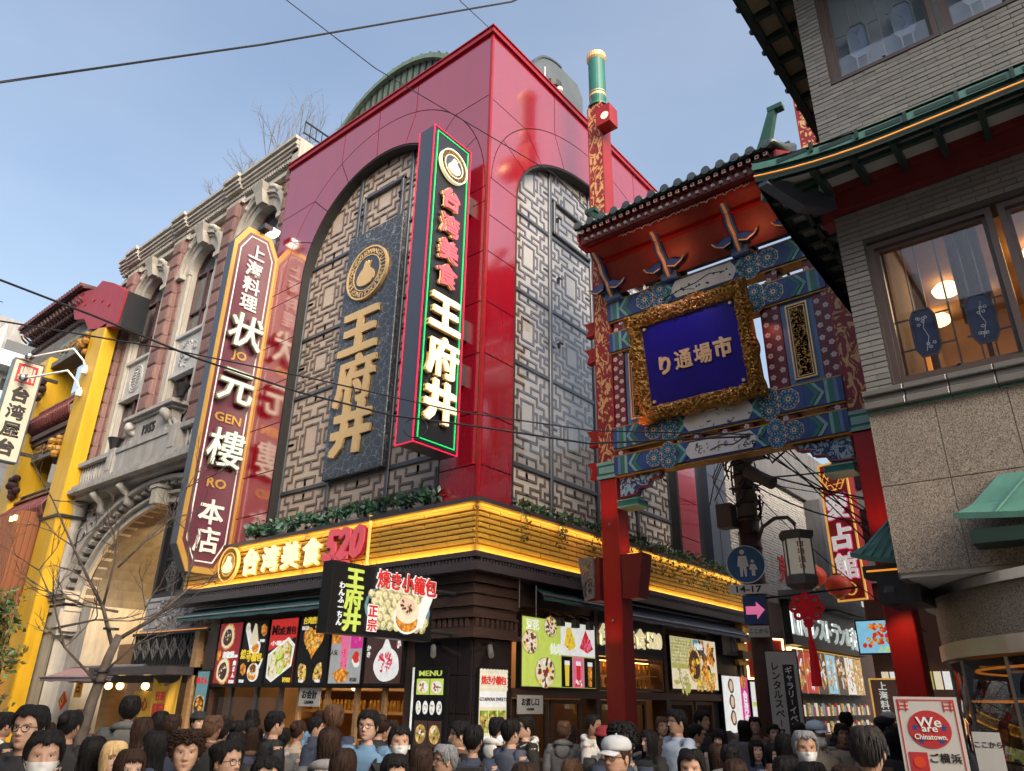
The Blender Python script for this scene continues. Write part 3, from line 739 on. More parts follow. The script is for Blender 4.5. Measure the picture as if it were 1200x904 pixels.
# 4 heart chicken
b = B(FP); hp = []
for i in range(26):
    t = 2 * PI * i / 26; hp.append((-11.85 + .019 * 16 * math.sin(t) ** 3, 2.78 + .020 * (13 * math.cos(t) - 5 * math.cos(2 * t) - 2 * math.cos(3 * t) - math.cos(4 * t))))
b.prism(hp, C_(1), C_(2), 0); bits(b, -11.85, 2.80, .22, C_(2), [1, 0, 2, 1], 90, 8, .13)
for x, rr in ((-12.08, .25), (-11.62, -.2)):
    b.blob(x, 2.22, .11, C_(1), C_(2), 1, ry=.18, j=.2, seed=int(x * 9), rot=rr); bits(b, x, 2.22, .10, C_(2), [3, 1, 2], 26, int(-x * 30), .22, ry=.15)
O('picture', b, pm('orange', 'gold', 'yellow', 'brown'), bd[3])
words(bd[3], FP, '台湾唐揚げ', -11.86, 3.13, .13, C_(5), 'print_yellow'); words(bd[3], FP, '¥650', -12.12, 3.0, .1, C_(3), 'print_white'); words(bd[3], FP, '¥650', -12.08, 2.08, .07, C_(3), 'print_white'); words(bd[3], FP, '¥480', -11.6, 2.08, .07, C_(3), 'print_white')
# 5 drink
b = B(FP); b.box(-11.31, -11.05, 2.7, 3.2, C_(0), C_(1), 1); b.box(-10.78, -10.47, 2.6, 3.2, C_(0), C_(1), 5)
b.prism([(-11.06, 2.98), (-10.78, 2.98), (-10.84, 2.28), (-11.0, 2.28)], C_(1), C_(2), 2); b.disc(-10.92, 2.99, .15, C_(2), C_(3), 3, 16, .035); bits(b, -10.91, 2.45, .08, C_(3), [4, 2], 26, 3, .22, ry=.17)
b.prism([(-11.2, 2.2), (-10.95, 2.3), (-10.75, 2.22), (-10.82, 2.08), (-11.05, 2.05)], C_(3), C_(4), 1); b.blob(-10.6, 2.4, .1, C_(1), C_(2), 3, j=.2); b.blob(-10.6, 2.46, .09, C_(2), C_(3), 4, j=.2); bits(b, -10.65, 2.9, .14, C_(1), [5, 6], 20, 4, .25, ry=.24)
O('picture', b, pm('white', 'orange', 'pink', 'white', 'red', 'magenta', 'pink'), bd[4]); words(bd[4], FP, '¥500', -10.62, 2.1, .09, C_(3), 'print_dark'); words(bd[4], FP, '人気', -11.2, 2.55, .1, C_(3), 'print_dark')
# 6 shaved ice
b = B(FP); b.blob(-10.05, 3.0, .26, C_(1), C_(2), 0, ry=.22, j=.08); bits(b, -10.05, 3.02, .16, C_(2), [1, 3, 1], 30, 5, .3)
b.blob(-9.82, 2.33, .32, C_(1), C_(2), 0, ry=.26, j=.08, seed=3); b.prism([(-10.06, 2.35), (-9.84, 2.78), (-9.58, 2.35)], C_(2), C_(3), 0); bits(b, -9.84, 2.36, .17, C_(3), [2, 4, 2, 0], 60, 6, .2, ry=.15); b.blob(-9.52, 2.95, .12, C_(1), C_(2), 2); bits(b, -9.54, 2.7, .08, C_(1), [2, 0], 10, 3, .4, ry=.1)
O('picture', b, pm('white', 'yellow', 'red', 'lime', 'pink'), bd[5]); words(bd[5], FP, 'かき氷', -10.27, 2.6, .1, C_(3), 'print_white', vert=True)

# left shop room
ls = T('left_food_counter', 'dark framed food counter with a warm kitchen behind glass under the row of menu boards', 'shop front', (-12, Y0, 0))
O('room', B().box(-15.5, -15.4, Y0, Y0 + 3, 0, 3.3).box(-15.5, -9.3, Y0 + .30, Y0 + .36, 2.55, 3.6).add([(-15.4, 11.6, 0), (-9.3, 11.6, 0), (-9.3, 11.6, 3.3), (-15.4, 11.6, 3.3)], [(0, 1, 2, 3)]).box(-15.4, -9.3, Y0, 11.6, 3.2, 3.3), 'warm_room', ls)
O('lintel', B().box(-15.6, -9.2, Y0 - .05, Y0 + .25, 1.97, 2.03).box(-15.7, -9.25, Y0 - .02, Y0 + .2, 3.25, 3.66).box(-15.6, -15.25, Y0 - .06, Y0 + .3, 0, 3.3).box(-9.42, -9.25, Y0 - .06, Y0 + .3, 0, 3.3), 'brown_wood', ls)
for i, u in enumerate((-14.6, -13.7, -12.9, -12.3, -11.5, -10.7, -10.0)):
    O('post', B().box(u - .035, u + .035, Y0 + .02, Y0 + .10, 0, 2.0), 'pale_wood' if i > 2 else 'mullion', ls)
O('counter', B().box(-15.3, -9.4, Y0 - .08, Y0 + .4, .9, 1.0).box(-15.3, -9.4, Y0, Y0 + .3, 0, .9), 'mid_wood', ls)
O('shelf', B().box(-15.2, -9.4, 11.2, 11.55, 1.5, 1.55).box(-15.2, -9.4, 11.2, 11.55, 1.95, 2.0).box(-15.2, -9.4, 11.1, 11.5, .1, 1.0), 'pale_wood', ls)
jr = B()
for i in range(46):
    u = -15.0 + i * .122 + rnd.uniform(-.02, .02)
    for z in (1.55, 2.0):
        if rnd.random() < .8: jr.lathe((u, 11.35), [(.04, z), (.045, z + rnd.uniform(.08, .2)), (.02, z + .22)], n=6)
stuff(O('jars', jr, 'gold_deep', ls))
O('glazing', B().add([(-15.2, Y0 + .04, 1.0), (-12.95, Y0 + .04, 1.0), (-12.95, Y0 + .04, 1.97), (-15.2, Y0 + .04, 1.97)], [(0, 1, 2, 3)]), 'shop_glass', ls)
for x_ in (-13.6, -11): area((x_, 10.3, 3.1), (0, .2, -1), 1.2, .4, 16, (1, .68, .36))  # fill lights added to brighten the left counter room
for y_ in (11, 16): area((X0 - .9, y_, 3.1), (-.2, 0, -1), 1.0, .3, 7, (1, .66, .34))  # fill lights added to brighten the right counter room
area((X0 - .35, 13.7, 2.58), (0, 0, -1), .1, 2.2, 4, (1, .6, .25))
for u in (-14.4, -12.8, -11.2, -10.0):
    O('ceiling_lamp', B().box(u - .25, u + .25, 10.0, 10.3, 3.17, 3.195), 'warm_lamp', ls)
for u in (-11.9, -9.9):
    O('pendant_lamp', B().sphere((u, 9.9, 2.0), .07), 'warm_lamp', ls)
c = T('cashier_sign', 'small pale grey cashier sign hanging under the fourth menu board', 'sign', (-12, Y0, 1.7)); O('plate', B(FP).box(-12.2, -11.6, 1.66, 1.98, .0, .02), 'board_white', c); words(c, FP, 'お会計', -11.9, 1.86, .15, .02, 'ink'); words(c, FP, 'CASHIER', -11.9, 1.73, .07, .02, 'ink')

# awnings
def awning(name, label, pts_top, fr, u0, u1, ztop, zbot, d0, d1, m):
    a = T(name, label, 'awning', tuple(fr.p((u0 + u1) / 2, zbot, 0)))
    b = B(fr); n = max(6, int((u1 - u0) / .35)); R_ = []
    for k in range(5):
        s_ = k / 4
        R_.append([(u0 + (u1 - u0) * i / n, ztop + (zbot - ztop) * s_ + .012 * math.sin(i * 2.3) * s_ - .02 * math.sin(PI * s_), d0 + (d1 - d0) * s_) for i in range(n + 1)])
    R_.append([(x, z - .09, c + .003) for x, z, c in R_[-1]])
    b.loft(R_, close=False); b.loft([[(x, z - .006, c) for x, z, c in r] for r in R_], close=False)
    O('canopy', b, m, a, smooth=True)
    O('rail', B(fr).tube([(u0 - .03, zbot - .005, d1 + .004), (u1 + .03, zbot - .005, d1 + .004)], .018, n=8).tube([(u0 - .03, ztop, d0), (u1 + .03, ztop, d0)], .04, n=8), 'steel', a)
    return a
awning('left_awning', 'narrow teal awning under the left fascia above the menu boards', 0, FL(Y0), -16.3, -9.6, 3.58, 3.36, .05, .50, 'awning_teal')
awning('short_awning', 'short dark teal awning above the dessert board near the corner', 0, FX(X0), 10.2, 12.3, 3.72, 3.46, .05, .42, 'awning_teal')
awning('right_awning', 'long dark awning above the 520 shop sign behind the red pillar', 0, FX(X0), 12.7, 18.6, 3.66, 3.34, .05, .60, 'sign_navy')

# corner pier with stacked wooden mouldings and black tiles
cp = T('corner_pier', 'dark stepped wooden pier with black tiles at the street corner', 'pier', (-8.5, 9.2, 0))
mb = B()
def Lshape(b, z0, z1, d, m=0):   # L around the corner
    b.box(-9.35 - d * .3, X0 + d, Y0 - d, Y0 + .3, z0, z1, m); b.box(X0 - .3, X0 + d, Y0 + .3, 9.85 + d * .3, z0, z1, m)
for z0, z1, d in ((3.52, 3.66, .20), (3.40, 3.52, .12), (3.36, 3.40, .16), (3.22, 3.36, .12), (3.17, 3.22, .15), (3.05, 3.17, .10), (3.0, 3.05, .14), (2.86, 3.0, .06), (2.78, 2.86, .13), (2.70, 2.78, .18)):
    b_ = B(); Lshape(b_, z0, z1 - .006, d); O('moulding', b_, 'brown_wood', cp)
dn = B()
for i in range(11): dn.box(-9.3 + i * .12, -9.3 + i * .12 + .065, Y0 - .115, Y0 - .06, 2.865, 2.995)
for i in range(9): dn.box(X0 + .06, X0 + .115, Y0 - .05 + i * .12, Y0 - .05 + i * .12 + .065, 2.865, 2.995)
O('dentil', dn, 'brown_wood', cp)['kind'] = 'stuff'
ut = unit_box('tile', 'black_tile')
O('core', B().box(-9.34, X0 + .01, Y0 - .01, Y0 + .3, 0, 2.7).box(X0 - .3, X0 + .01, Y0 + .3, 9.85, 0, 2.7), 'dark_seam', cp)
for j in range(5):
    for u in (-9.08, -8.56, ): piece('tile', ut, cp, (u, Y0 - .02, .27 + j * .54), (.51, .03, .53))
    piece('tile', ut, cp, (-8.16, Y0 - .02, .27 + j * .54), (.26, .03, .53))
    for v in (9.16, 9.62): piece('tile', ut, cp, (X0 + .02, v, .27 + j * .54), (.03, .45, .53))
for x, y in ((-8.75, Y0 - .12), (X0 + .12, 9.2)):
    k = T('security_camera', 'grey bullet camera %s' % ('on the left side of the dark corner pier' if x < -8.1 else 'on the right side of the dark corner pier'), 'camera', (x, y, 2.5))
    O('body', B().tube([(x, y, 2.58), (x + .12, y - .12, 2.5), (x + .22, y - .22, 2.44)], .045, n=10), 'pole_grey', k); O('mount', B().tube([(x - .03, y + .1, 2.64), (x, y, 2.62), (x, y, 2.56)], .025, n=6), 'iron_black', k)

def food_grid(b, u0, u1, v0, v1, nx, ny, c, bg, ms, seed):
    q = random.Random(seed); du, dv = (u1 - u0) / nx, (v1 - v0) / ny
    for i in range(nx):
        for j in range(ny):
            a, e = u0 + (i + .5) * du, v0 + (j + .5) * dv; b.box(u0 + i * du + .008, u0 + (i + 1) * du - .008, v0 + j * dv + .02, v0 + (j + 1) * dv - .008, c, c + .002, bg[(i + j) % len(bg)])
            b.blob(a, e, du * .38, c + .002, c + .004, ms[0], ry=dv * .34, j=.05, seed=seed + i); bits(b, a, e, du * .26, c + .004, ms[1:], 9, seed + i * 7 + j, .35, ry=dv * .22)
m1 = board('wall_menu', 'tall black menu with rows of dishes on the left side of the corner pier', FL(Y0 - .04), -9.16, -8.44, 1.1, 2.28, 'black', .06)
b = B(FL(Y0 - .04)); food_grid(b, -9.1, -8.5, 1.86, 2.12, 2, 1, .065, [3], [0, 4, 1, 2], 3); food_grid(b, -9.1, -8.5, 1.55, 1.84, 4, 1, .065, [5], [0, 1, 4, 6], 5); food_grid(b, -9.1, -8.5, 1.13, 1.52, 2, 1, .065, [6], [1, 7, 0, 4], 9)
O('picture', b, pm('white', 'gold', 'red', 'lime', 'green', 'black', 'dark', 'brown'), m1); words(m1, FL(Y0 - .04), 'MENU', -8.8, 2.19, .11, .065, 'print_lime', wx=1.7)
m2 = board('wall_menu', 'tall pale menu of dumplings and sweets on the right side of the corner pier', FX(X0 + .04), 8.98, 9.68, 1.1, 2.28, 'cream', .06)
FM = FX(X0 + .04); b = B(FM)
for i in range(9):
    for j in range(5): dumpling(b, 9.04 + i * .075, 1.98 + j * .062, .036, .065, 0, 1, 2, i + j)
food_grid(b, 9.02, 9.64, 1.35, 1.68, 3, 1, .065, [3], [4, 5, 6, 1], 4)
b.box(9.02, 9.64, 1.72, 1.94, .064, .066, 7); b.box(9.02, 9.64, 1.13, 1.32, .064, .066, 7)
O('picture', b, pm('cream', 'bamboo', 'white', 'green', 'gold', 'brown', 'dark', 'white'), m2); words(m2, FM, '焼き小籠包', 9.33, 2.1, .13, .07, 'print_red', gap=.9); words(m2, FM, 'GTAIWAN SWEETS', 9.33, 1.83, .075, .07, 'print_dark')
O('light_edge', B(FL(Y0 - .04)).box(-9.2, -9.17, 1.1, 2.28, 0, .07), 'lit_white', m1)

# baozi box sign on the corner
bz = T('soup_dumpling_box_sign', 'black box sign with a big soup dumpling on a spoon projecting at the corner', 'sign', (-8.3, 7.3, 2.6))
O('case', B().box(-8.42, -8.21, 6.27, 8.19, 2.60, 3.53), 'screen_black', bz)
FZ = FX(-8.21); b = B(FZ)
b.box(6.3, 8.16, 2.63, 3.5, 0, .004, 0); b.prism([(6.86, 2.64), (8.15, 2.64), (8.15, 3.49), (6.86, 3.49), (6.80, 3.05)], .004, .007, 1)
b.blob(7.5, 3.0, .63, .007, .009, 2, ry=.36, j=.02, seed=2); b.blob(7.5, 3.01, .58, .009, .011, 1, ry=.33, j=.02, seed=2)
for j in range(6):
    for i in range(10):
        x = 6.98 + i * .125 + (j % 2) * .06; y = 2.76 + j * .10
        if x < 8.09 and y < 3.42 and (((x - 7.5) / .6) ** 2 + ((y - 3.0) / .33) ** 2 < 1.0 or x > 7.9): dumpling(b, x, y, .068, .011 + .001 * (5 - j), 3, 4, 6, i * 3 + j)
b.box(6.9, 8.14, 2.64, 2.70, .012, .014, 1)
b.prism([(7.86, 3.05), (8.10, 3.38), (8.16, 3.36), (8.16, 3.2), (7.98, 2.8), (7.86, 2.74)], .019, .021, 5); b.blob(7.66, 2.90, .26, .019, .021, 5, ry=.23, j=.04, seed=3); b.blob(7.66, 2.88, .22, .021, .023, 8, ry=.18, j=.05, seed=3)
b.blob(7.66, 3.0, .225, .023, .026, 6, ry=.19, j=.05, seed=1); b.blob(7.65, 3.06, .16, .026, .028, 7, ry=.12, j=.16, seed=5); bits(b, 7.64, 3.06, .12, .028, [7, 9, 10, 7], 26, 2, .24, ry=.09)
b.box(6.92, 7.1, 2.66, 3.02, .024, .027, 5)
O('print', b, pm('black', 'black', 'teal', 'dumpling', 'bamboo', 'white', 'cream', 'skin', 'orange', 'brown', 'dark'), bz)
for ch, z in zip('王府井', (3.33, 3.06, 2.78)): O('character', B(FZ).text(ch, 6.66, z, .29, .012, .012, 0, 1.1), 'print_lime', bz)
b = B(FZ)
for i, ch in enumerate('わんふーちん'): b.text(ch, 6.45, 3.22 - i * .095, .10, .012, .006)
O('lettering', b, 'print_white', bz)
b = B(FZ); b2 = B(FZ)
for i, ch in enumerate('焼き小籠包'): b.text(ch, 7.16 + i * .235, 3.38 - i * .004, .27, .03, .008, 0, .9); b2.text(ch, 7.16 + i * .235, 3.38 - i * .004, .30, .024, .006, 0, .95)
O('lettering', b, 'print_red', bz); O('lettering', b2, 'print_white', bz)
b = B(FZ); b.text('正', 7.01, 2.93, .17, .028, .004).text('宗', 7.01, 2.75, .17, .028, .004); O('lettering', b, 'print_red', bz)
O('bracket', B().tube([(-8.3, 8.2, 3.35), (-8.3, 8.9, 3.35)], .03).tube([(-8.3, 8.2, 2.75), (-8.3, 8.9, 2.75)], .03), 'iron_black', bz)
bp = B()
for i in range(46): x = 6.3 + i * .041; bp.tube([(-8.3 + rnd.uniform(-.06, .06), x, 3.53), (-8.3 + rnd.uniform(-.09, .09), x + rnd.uniform(-.03, .03), 3.53 + rnd.uniform(.05, .10))], .003, n=3)
O('bird_spikes', bp, 'iron_black', bz)['kind'] = 'stuff'

# right side shop front
rs = T('right_food_counter', 'dark wooden shop front with glass doors under the 520 sign behind the red pillar', 'shop front', (X0, 14, 0))
O('wall', B().box(X0 - .3, X0 - .02, 9.85, 17.28, 0, .3).box(X0 - .3, X0, 9.85, 17.28, 3.3, 4.0), 'brown_wood', rs)
O('lintel', B().box(X0 - .2, X0 + .06, 9.85, 17.8, 1.86, 2.0).box(X0 - .2, X0 + .04, 12.26, 15.1, 2.62, 2.70).box(X0 - .3, X0 + .05, 12.3, 12.42, 0, 3.4).box(X0 - .3, X0 + .05, 14.96, 15.1, 0, 3.4), 'brown_wood', rs)
O('room', B().add([(X0 - 1.6, 9.9, 0), (X0 - 1.6, 17.6, 0), (X0 - 1.6, 17.6, 3.3), (X0 - 1.6, 9.9, 3.3)], [(0, 1, 2, 3)]).box(X0 - 1.6, X0 - .3, 9.9, 17.6, 3.2, 3.3), 'warm_room', rs)
for y0_, y1_ in ((9.98, 10.9), (10.98, 11.9), (12.5, 13.3), (13.4, 14.2), (15.2, 16.3), (16.4, 17.3)):
    d = O('door', outline(FX(X0 - .06), y0_, y1_, .05, 1.84, .07, 0, .05), 'brown_wood', rs)
    O('pane', B(FX(X0 - .04)).add([(y0_ + .07, .12, 0), (y1_ - .07, .12, 0), (y1_ - .07, 1.77, 0), (y0_ + .07, 1.77, 0)], [(0, 1, 2, 3)]), 'shop_glass', d)
    O('rail', B(FX(X0 - .05)).box(y0_ + .07, y1_ - .07, .9, .96, 0, .03), 'mid_wood', d)
O('display_window', outline(FX(X0), 12.44, 14.94, 2.02, 2.60, .05, -.05, .02), 'mid_wood', rs)
O('shelf', B().box(X0 - .5, X0 - .1, 12.5, 14.9, 2.02, 2.05).box(X0 - .5, X0 - .1, 12.5, 14.9, 2.3, 2.32), 'pale_wood', rs)
jr = B()
for i in range(22):
    for z in (2.05, 2.32): jr.lathe((X0 - .3 + rnd.uniform(-.1, .1), 12.58 + i * .105), [(.04, z), (.045, z + .12), (.03, z + .2)], n=7)
stuff(O('jars', jr, 'gold_leaf', rs))
O('strip_lamp', B().box(X0 - .4, X0 - .3, 12.5, 14.9, 2.56, 2.58).box(X0 - .45, X0 - .4, 12.5, 14.9, 2.06, 2.08), 'orange_lamp', rs)
O('ceiling_lamp', B().box(X0 - 1.1, X0 - .9, 10.5, 11.2, 3.17, 3.195).box(X0 - 1.1, X0 - .9, 15.5, 16.2, 3.17, 3.195), 'warm_lamp', rs)
FR = FX(X0)
d1 = board('dessert_menu', 'large lit dessert board with bowls, shaved ice and three drinks right of the corner', FR, 10.0, 12.24, 2.0, 3.15, 'bamboo', .10)
b = B(FR); K = lambda k: .104 + k * .003
b.box(10.04, 11.12, 2.04, 3.11, K(0), K(1), 8); b.box(11.12, 12.2, 2.56, 3.11, K(0), K(1), 0)
b.box(11.14, 11.46, 2.04, 2.54, K(0), K(1), 1); b.box(11.48, 11.82, 2.04, 2.54, K(0), K(1), 2); b.box(11.84, 12.2, 2.04, 2.54, K(0), K(1), 1)
for (x, y, r_) in ((10.24, 2.72, .23), (10.82, 3.0, .2), (10.66, 2.26, .29)):
    b.blob(x, y, r_, K(1), K(2), 3, ry=r_ * .85, j=.04, seed=int(x * 10)); b.blob(x, y, r_ * .9, K(2), K(3), 4, ry=r_ * .76, j=.05); bits(b, x, y, r_ * .75, K(3), [5, 6, 0, 5, 7, 5], 34, int(x * 100), .22)
b.prism([(11.22, 2.72), (11.3, 3.02), (11.42, 3.04), (11.58, 2.72), (11.4, 2.64)], K(1), K(2), 7); bits(b, 11.4, 2.8, .14, K(2), [7, 9, 7], 40, 3, .2); b.prism([(11.7, 2.7), (11.9, 3.02), (12.14, 2.7), (11.95, 2.62)], K(1), K(2), 10); bits(b, 11.92, 2.76, .16, K(2), [10, 11, 2], 44, 6, .2, ry=.10)
for x, k in ((11.3, 7), (11.65, 10), (12.02, 9)): b.prism([(x - .07, 2.44), (x + .07, 2.44), (x + .05, 2.06), (x - .05, 2.06)], K(1), K(2), k); b.box(x - .075, x + .075, 2.4, 2.47, K(2), K(3), 0)
bits(b, 11.65, 2.1, .12, K(3), [10, 0], 12, 8, .3, ry=.05); bits(b, 12.02, 2.15, .05, K(3), [12], 8, 8, .3)
O('picture', b, pm('white', 'black', 'pink', 'bamboo', 'cream', 'brown', 'maroon', 'yellow', 'lime', 'orange', 'red', 'pink', 'dark'), d1)
words(d1, FR, '豆花', 10.3, 3.0, .18, K(4), 'print_white'); words(d1, FR, '仙草', 10.98, 2.64, .19, K(4), 'print_white')
for y in (10.75, 11.2, 11.65): lp = B(FR); lp.tube([(y, 3.2, .02), (y, 3.24, .2), (y + .03, 3.18, .34)], .012, n=5).box(y - .03, y + .09, 3.0, 3.14, .30, .40); O('spot_lamp', lp, 'iron_black', d1)
k = T('black_520_shop_sign', 'black shop sign with white characters ending in 520 behind the red pillar', 'sign', (X0, 13.6, 2.7)); O('board', B(FR).box(12.44, 14.95, 2.70, 3.32, .0, .05), 'sign_black', k)
b = B(FR)
for i, ch in enumerate('台湾美食'): b.text(ch, 12.62 + i * .45, 3.0, .40, .06, .03, 0, 1.05)
b.text('520', 14.55, 3.0, .42, .06, .03, 0, .95); O('lettering', b, 'lit_cream', k)
d2 = board('fruit_menu', 'lit board of coconuts, dumplings and mangoes at the far end of the side shop', FR, 15.15, 17.45, 2.06, 3.18, 'cream', .10)
b = B(FR); b.box(15.19, 16.2, 2.5, 3.14, K(0), K(1), 1); b.box(16.25, 16.8, 2.8, 3.14, K(0), K(1), 4)
for i in range(12):
    for j in range(8): dumpling(b, 15.24 + i * .075, 2.62 + j * .068, .034, K(1), 0, 2, 3, i)
bits(b, 15.6, 2.25, .36, K(1), [3, 2, 0], 22, 4, .35, ry=.2); bits(b, 16.9, 2.75, .4, K(1), [5, 6, 7, 5], 26, 6, .3, ry=.36); bits(b, 16.8, 2.25, .5, K(2), [8, 5, 8, 9], 22, 8, .3, ry=.18)
b.blob(16.25, 2.6, .33, K(3), K(4), 8, ry=.36, j=.05); b.blob(16.25, 2.6, .27, K(4), K(5), 6, ry=.3, j=.05); bits(b, 16.25, 2.6, .22, K(5), [5, 7, 9, 6], 24, 7, .3, ry=.26)
O('picture', b, pm('dumpling', 'bamboo', 'bamboo', 'cream', 'teal', 'orange', 'dark', 'brown', 'gold', 'yellow'), d2); words(d2, FR, '小籠包', 16.5, 3.0, .15, K(3), 'print_white')
kk = T('handover_sign', 'small white pick-up counter sign under the dessert board', 'sign', (X0, 10.2, 1.7)); O('plate', B(FR).box(9.95, 10.62, 1.62, 1.9, .07, .09), 'board_white', kk); words(kk, FR, 'お渡し口', 10.28, 1.80, .12, .09, 'ink', gap=1.0); words(kk, FR, 'CASHIER', 10.28, 1.69, .05, .09, 'ink')
O('pipe', B(FR).tube([(9.7, 3.7, .3), (9.7, 3.2, .3)], .012).tube([(10.1, 3.6, .34), (10.1, 3.1, .34)], .012), 'steel', cp)
p1 = board('pink_lady_poster', 'tall lit poster of a woman with pink lettering at the side shop end', FR, 17.66, 19.2, 1.2, 2.45, 'white', .08)
b = B(FR); b.box(18.72, 19.17, 1.23, 2.42, K(0) - .02, K(1) - .02, 2)
for z in (2.2, 1.85, 1.5): b.blob(18.15, z, .16, .09, .093, 0, ry=.16, j=.1); b.blob(18.15, z, .09, .093, .096, 1, ry=.12, j=.03); b.blob(18.12, z - .2, .28, .088, .09, 3, ry=.12)
b.blob(18.9, 2.3, .15, .09, .094, 4); O('picture', b, pm('dark', 'skin', 'magenta', 'white', 'orange'), p1); words(p1, FR, '台湾炸鶏', 18.94, 1.98, .27, .092, 'print_white', vert=True, gap=.95)
p2 = board('green_beauty_poster', 'narrow pale green lit poster beside the pink lettered one', FX(X0 + .05), 19.25, 20.3, 1.25, 2.35, 'white', .06)
b = B(FX(X0 + .05)); b.box(19.3, 20.25, 1.75, 1.85, .066, .068, 0); bits(b, 19.8, 2.1, .2, .068, [0, 1], 12, 2, .3); bits(b, 19.8, 1.5, .2, .068, [2, 1], 12, 3, .3); O('picture', b, pm('lime', 'green', 'dark'), p2)
# end bracket of the fascia with warm light
eb = T('stepped_end_bracket', 'stepped stone bracket glowing warm at the far end of the fascia', 'bracket', (X0, 19, 2.8)); 
for i, (z0, z1, d) in enumerate(((3.45, 3.66, .28), (3.25, 3.43, .2), (3.05, 3.23, .12), (2.85, 3.03, .22), (2.7, 2.83, .1))): O('moulding', B(FR).box(18.75, 19.35, z0, z1, 0, d), 'fascia_gold' if i in (0, 2, 4) else 'brown_wood', eb)
O('lamp', B(FR).box(18.8, 19.3, 3.44, 3.452, .22, .27), 'orange_lamp', eb)

# foliage in the planter over the fascia
def leaf_mass(name, label, spots, n, r, size, mats, cat='plant', droop=0, seed=1):
    q = random.Random(seed); b = B()
    for (x, y, z) in spots:
        for i in range(n):
            p = Vector((x + q.gauss(0, r * .5), y + q.gauss(0, r * .35), z + abs(q.gauss(0, r * .35)) - (q.random() ** 2) * droop))
            d = Vector((q.gauss(0, 1), q.gauss(0, 1), q.gauss(.4, 1) - droop)).normalized(); s = size * q.uniform(.6, 1.3)
            w = d.cross(Vector((q.gauss(0, 1), q.gauss(0, 1), q.gauss(0, 1)))).normalized() * s * .28; nn = d.cross(w).normalized() * s * .1
            k = len(b.V); b.V += [tuple(p), tuple(p + d * s * .5 + w + nn), tuple(p + d * s), tuple(p + d * s * .5 - w + nn)]; b.F += [(k, k + 1, k + 2), (k, k + 2, k + 3)]; mi = q.randrange(len(mats)); b.M += [mi, mi]
    o = O(name, b, mats); stuff(o, label, cat); return o
leaf_mass('planter_greenery', 'blue green leafy bedding along the top of the left gold fascia', [(-14.6 + i * .19 + rnd.uniform(-.05, .05), Y0 - .1, 4.98 + rnd.uniform(-.03, .12)) for i in range(31)], 30, .17, .15, ['leaf', 'leaf_blue', 'leaf'], seed=2)
leaf_mass('planter_greenery', 'green leaves along the top of the side street fascia', [(X0 + .05, 9.9 + i * .22, 4.93 + rnd.uniform(-.02, .06)) for i in range(42)], 26, .16, .12, ['leaf', 'leaf', 'leaf_dry'], seed=3)
leaf_mass('hanging_vine', 'thin olive vines trailing down over the side street gold fascia', [(XF + .07, y, 4.86) for y in [9.9, 10.0, 11.0, 11.1, 11.15, 12.1, 12.2, 12.3] + [12.9 + i * .17 for i in range(37)]], 34, .13, .085, ['leaf_dry', 'leaf', 'leaf_dry'], droop=.55, seed=4)
# ================================================================== pale stone building dated 1955
YC = 9.25; FCR = FL(YC)
cb = T('stone_arcade_building', 'pink and cream stone building dated 1955 with a great ground floor arch', 'building', (-20.6, YC, 0))
WX = [-23.45, -20.2, -16.95]        # window axes
def win_wall(fr, par):
    # wall made of strips round recessed window bays
    b = B(fr); xs = [-25.95] + [e for w in WX for e in (w - .95, w + .95)] + [-15.5]
    for i in range(0, len(xs), 2): b.box(xs[i], xs[i + 1], 8.4, 15.9, -.5, 0)
    for w in WX:
        n = 14; P = [(w + .95, 15.9), (w - .95, 15.9), (w - .95, 14.2)] + [(w - .95 * math.cos(PI * i / n), 14.2 + .95 * math.sin(PI * i / n)) for i in range(1, n)] + [(w + .95, 14.2)]
        b.prism(P, -.5, 0)
    O('wall', b, 'pink_wall', par)
win_wall(FCR, cb)
O('wall', B().box(-25.95, -15.5, YC + .6, 20, 8.3, 16.6).box(-15.62, -15.46, YC - .02, 14, 4.8, 16.1), 'pink_wall', cb)
ublk = bpy.data.meshes.new('stone_block'); tb = B(Fr((0, 0, 0), (1, 0, 0), (0, 0, 1), (0, -1, 0))); tb.bbox(-.5, .5, -.5, .5, 0, 1, e=.12)
ublk.from_pydata(tb.V, [], tb.F); ublk.materials.append(MATS['pink_stone']); ublk.update()
for px in (-25.05, -21.75, -18.55, -15.62):
    z = 8.62; w = .95 if px < -16 else .34
    while z < 15.6:
        piece('stone_block', ublk, cb, (px, YC, z + .25), (w * .62, .34, .485)); piece('stone_block', ublk, cb, (px, YC, z + .25), (w, .16, .485)); z += .50
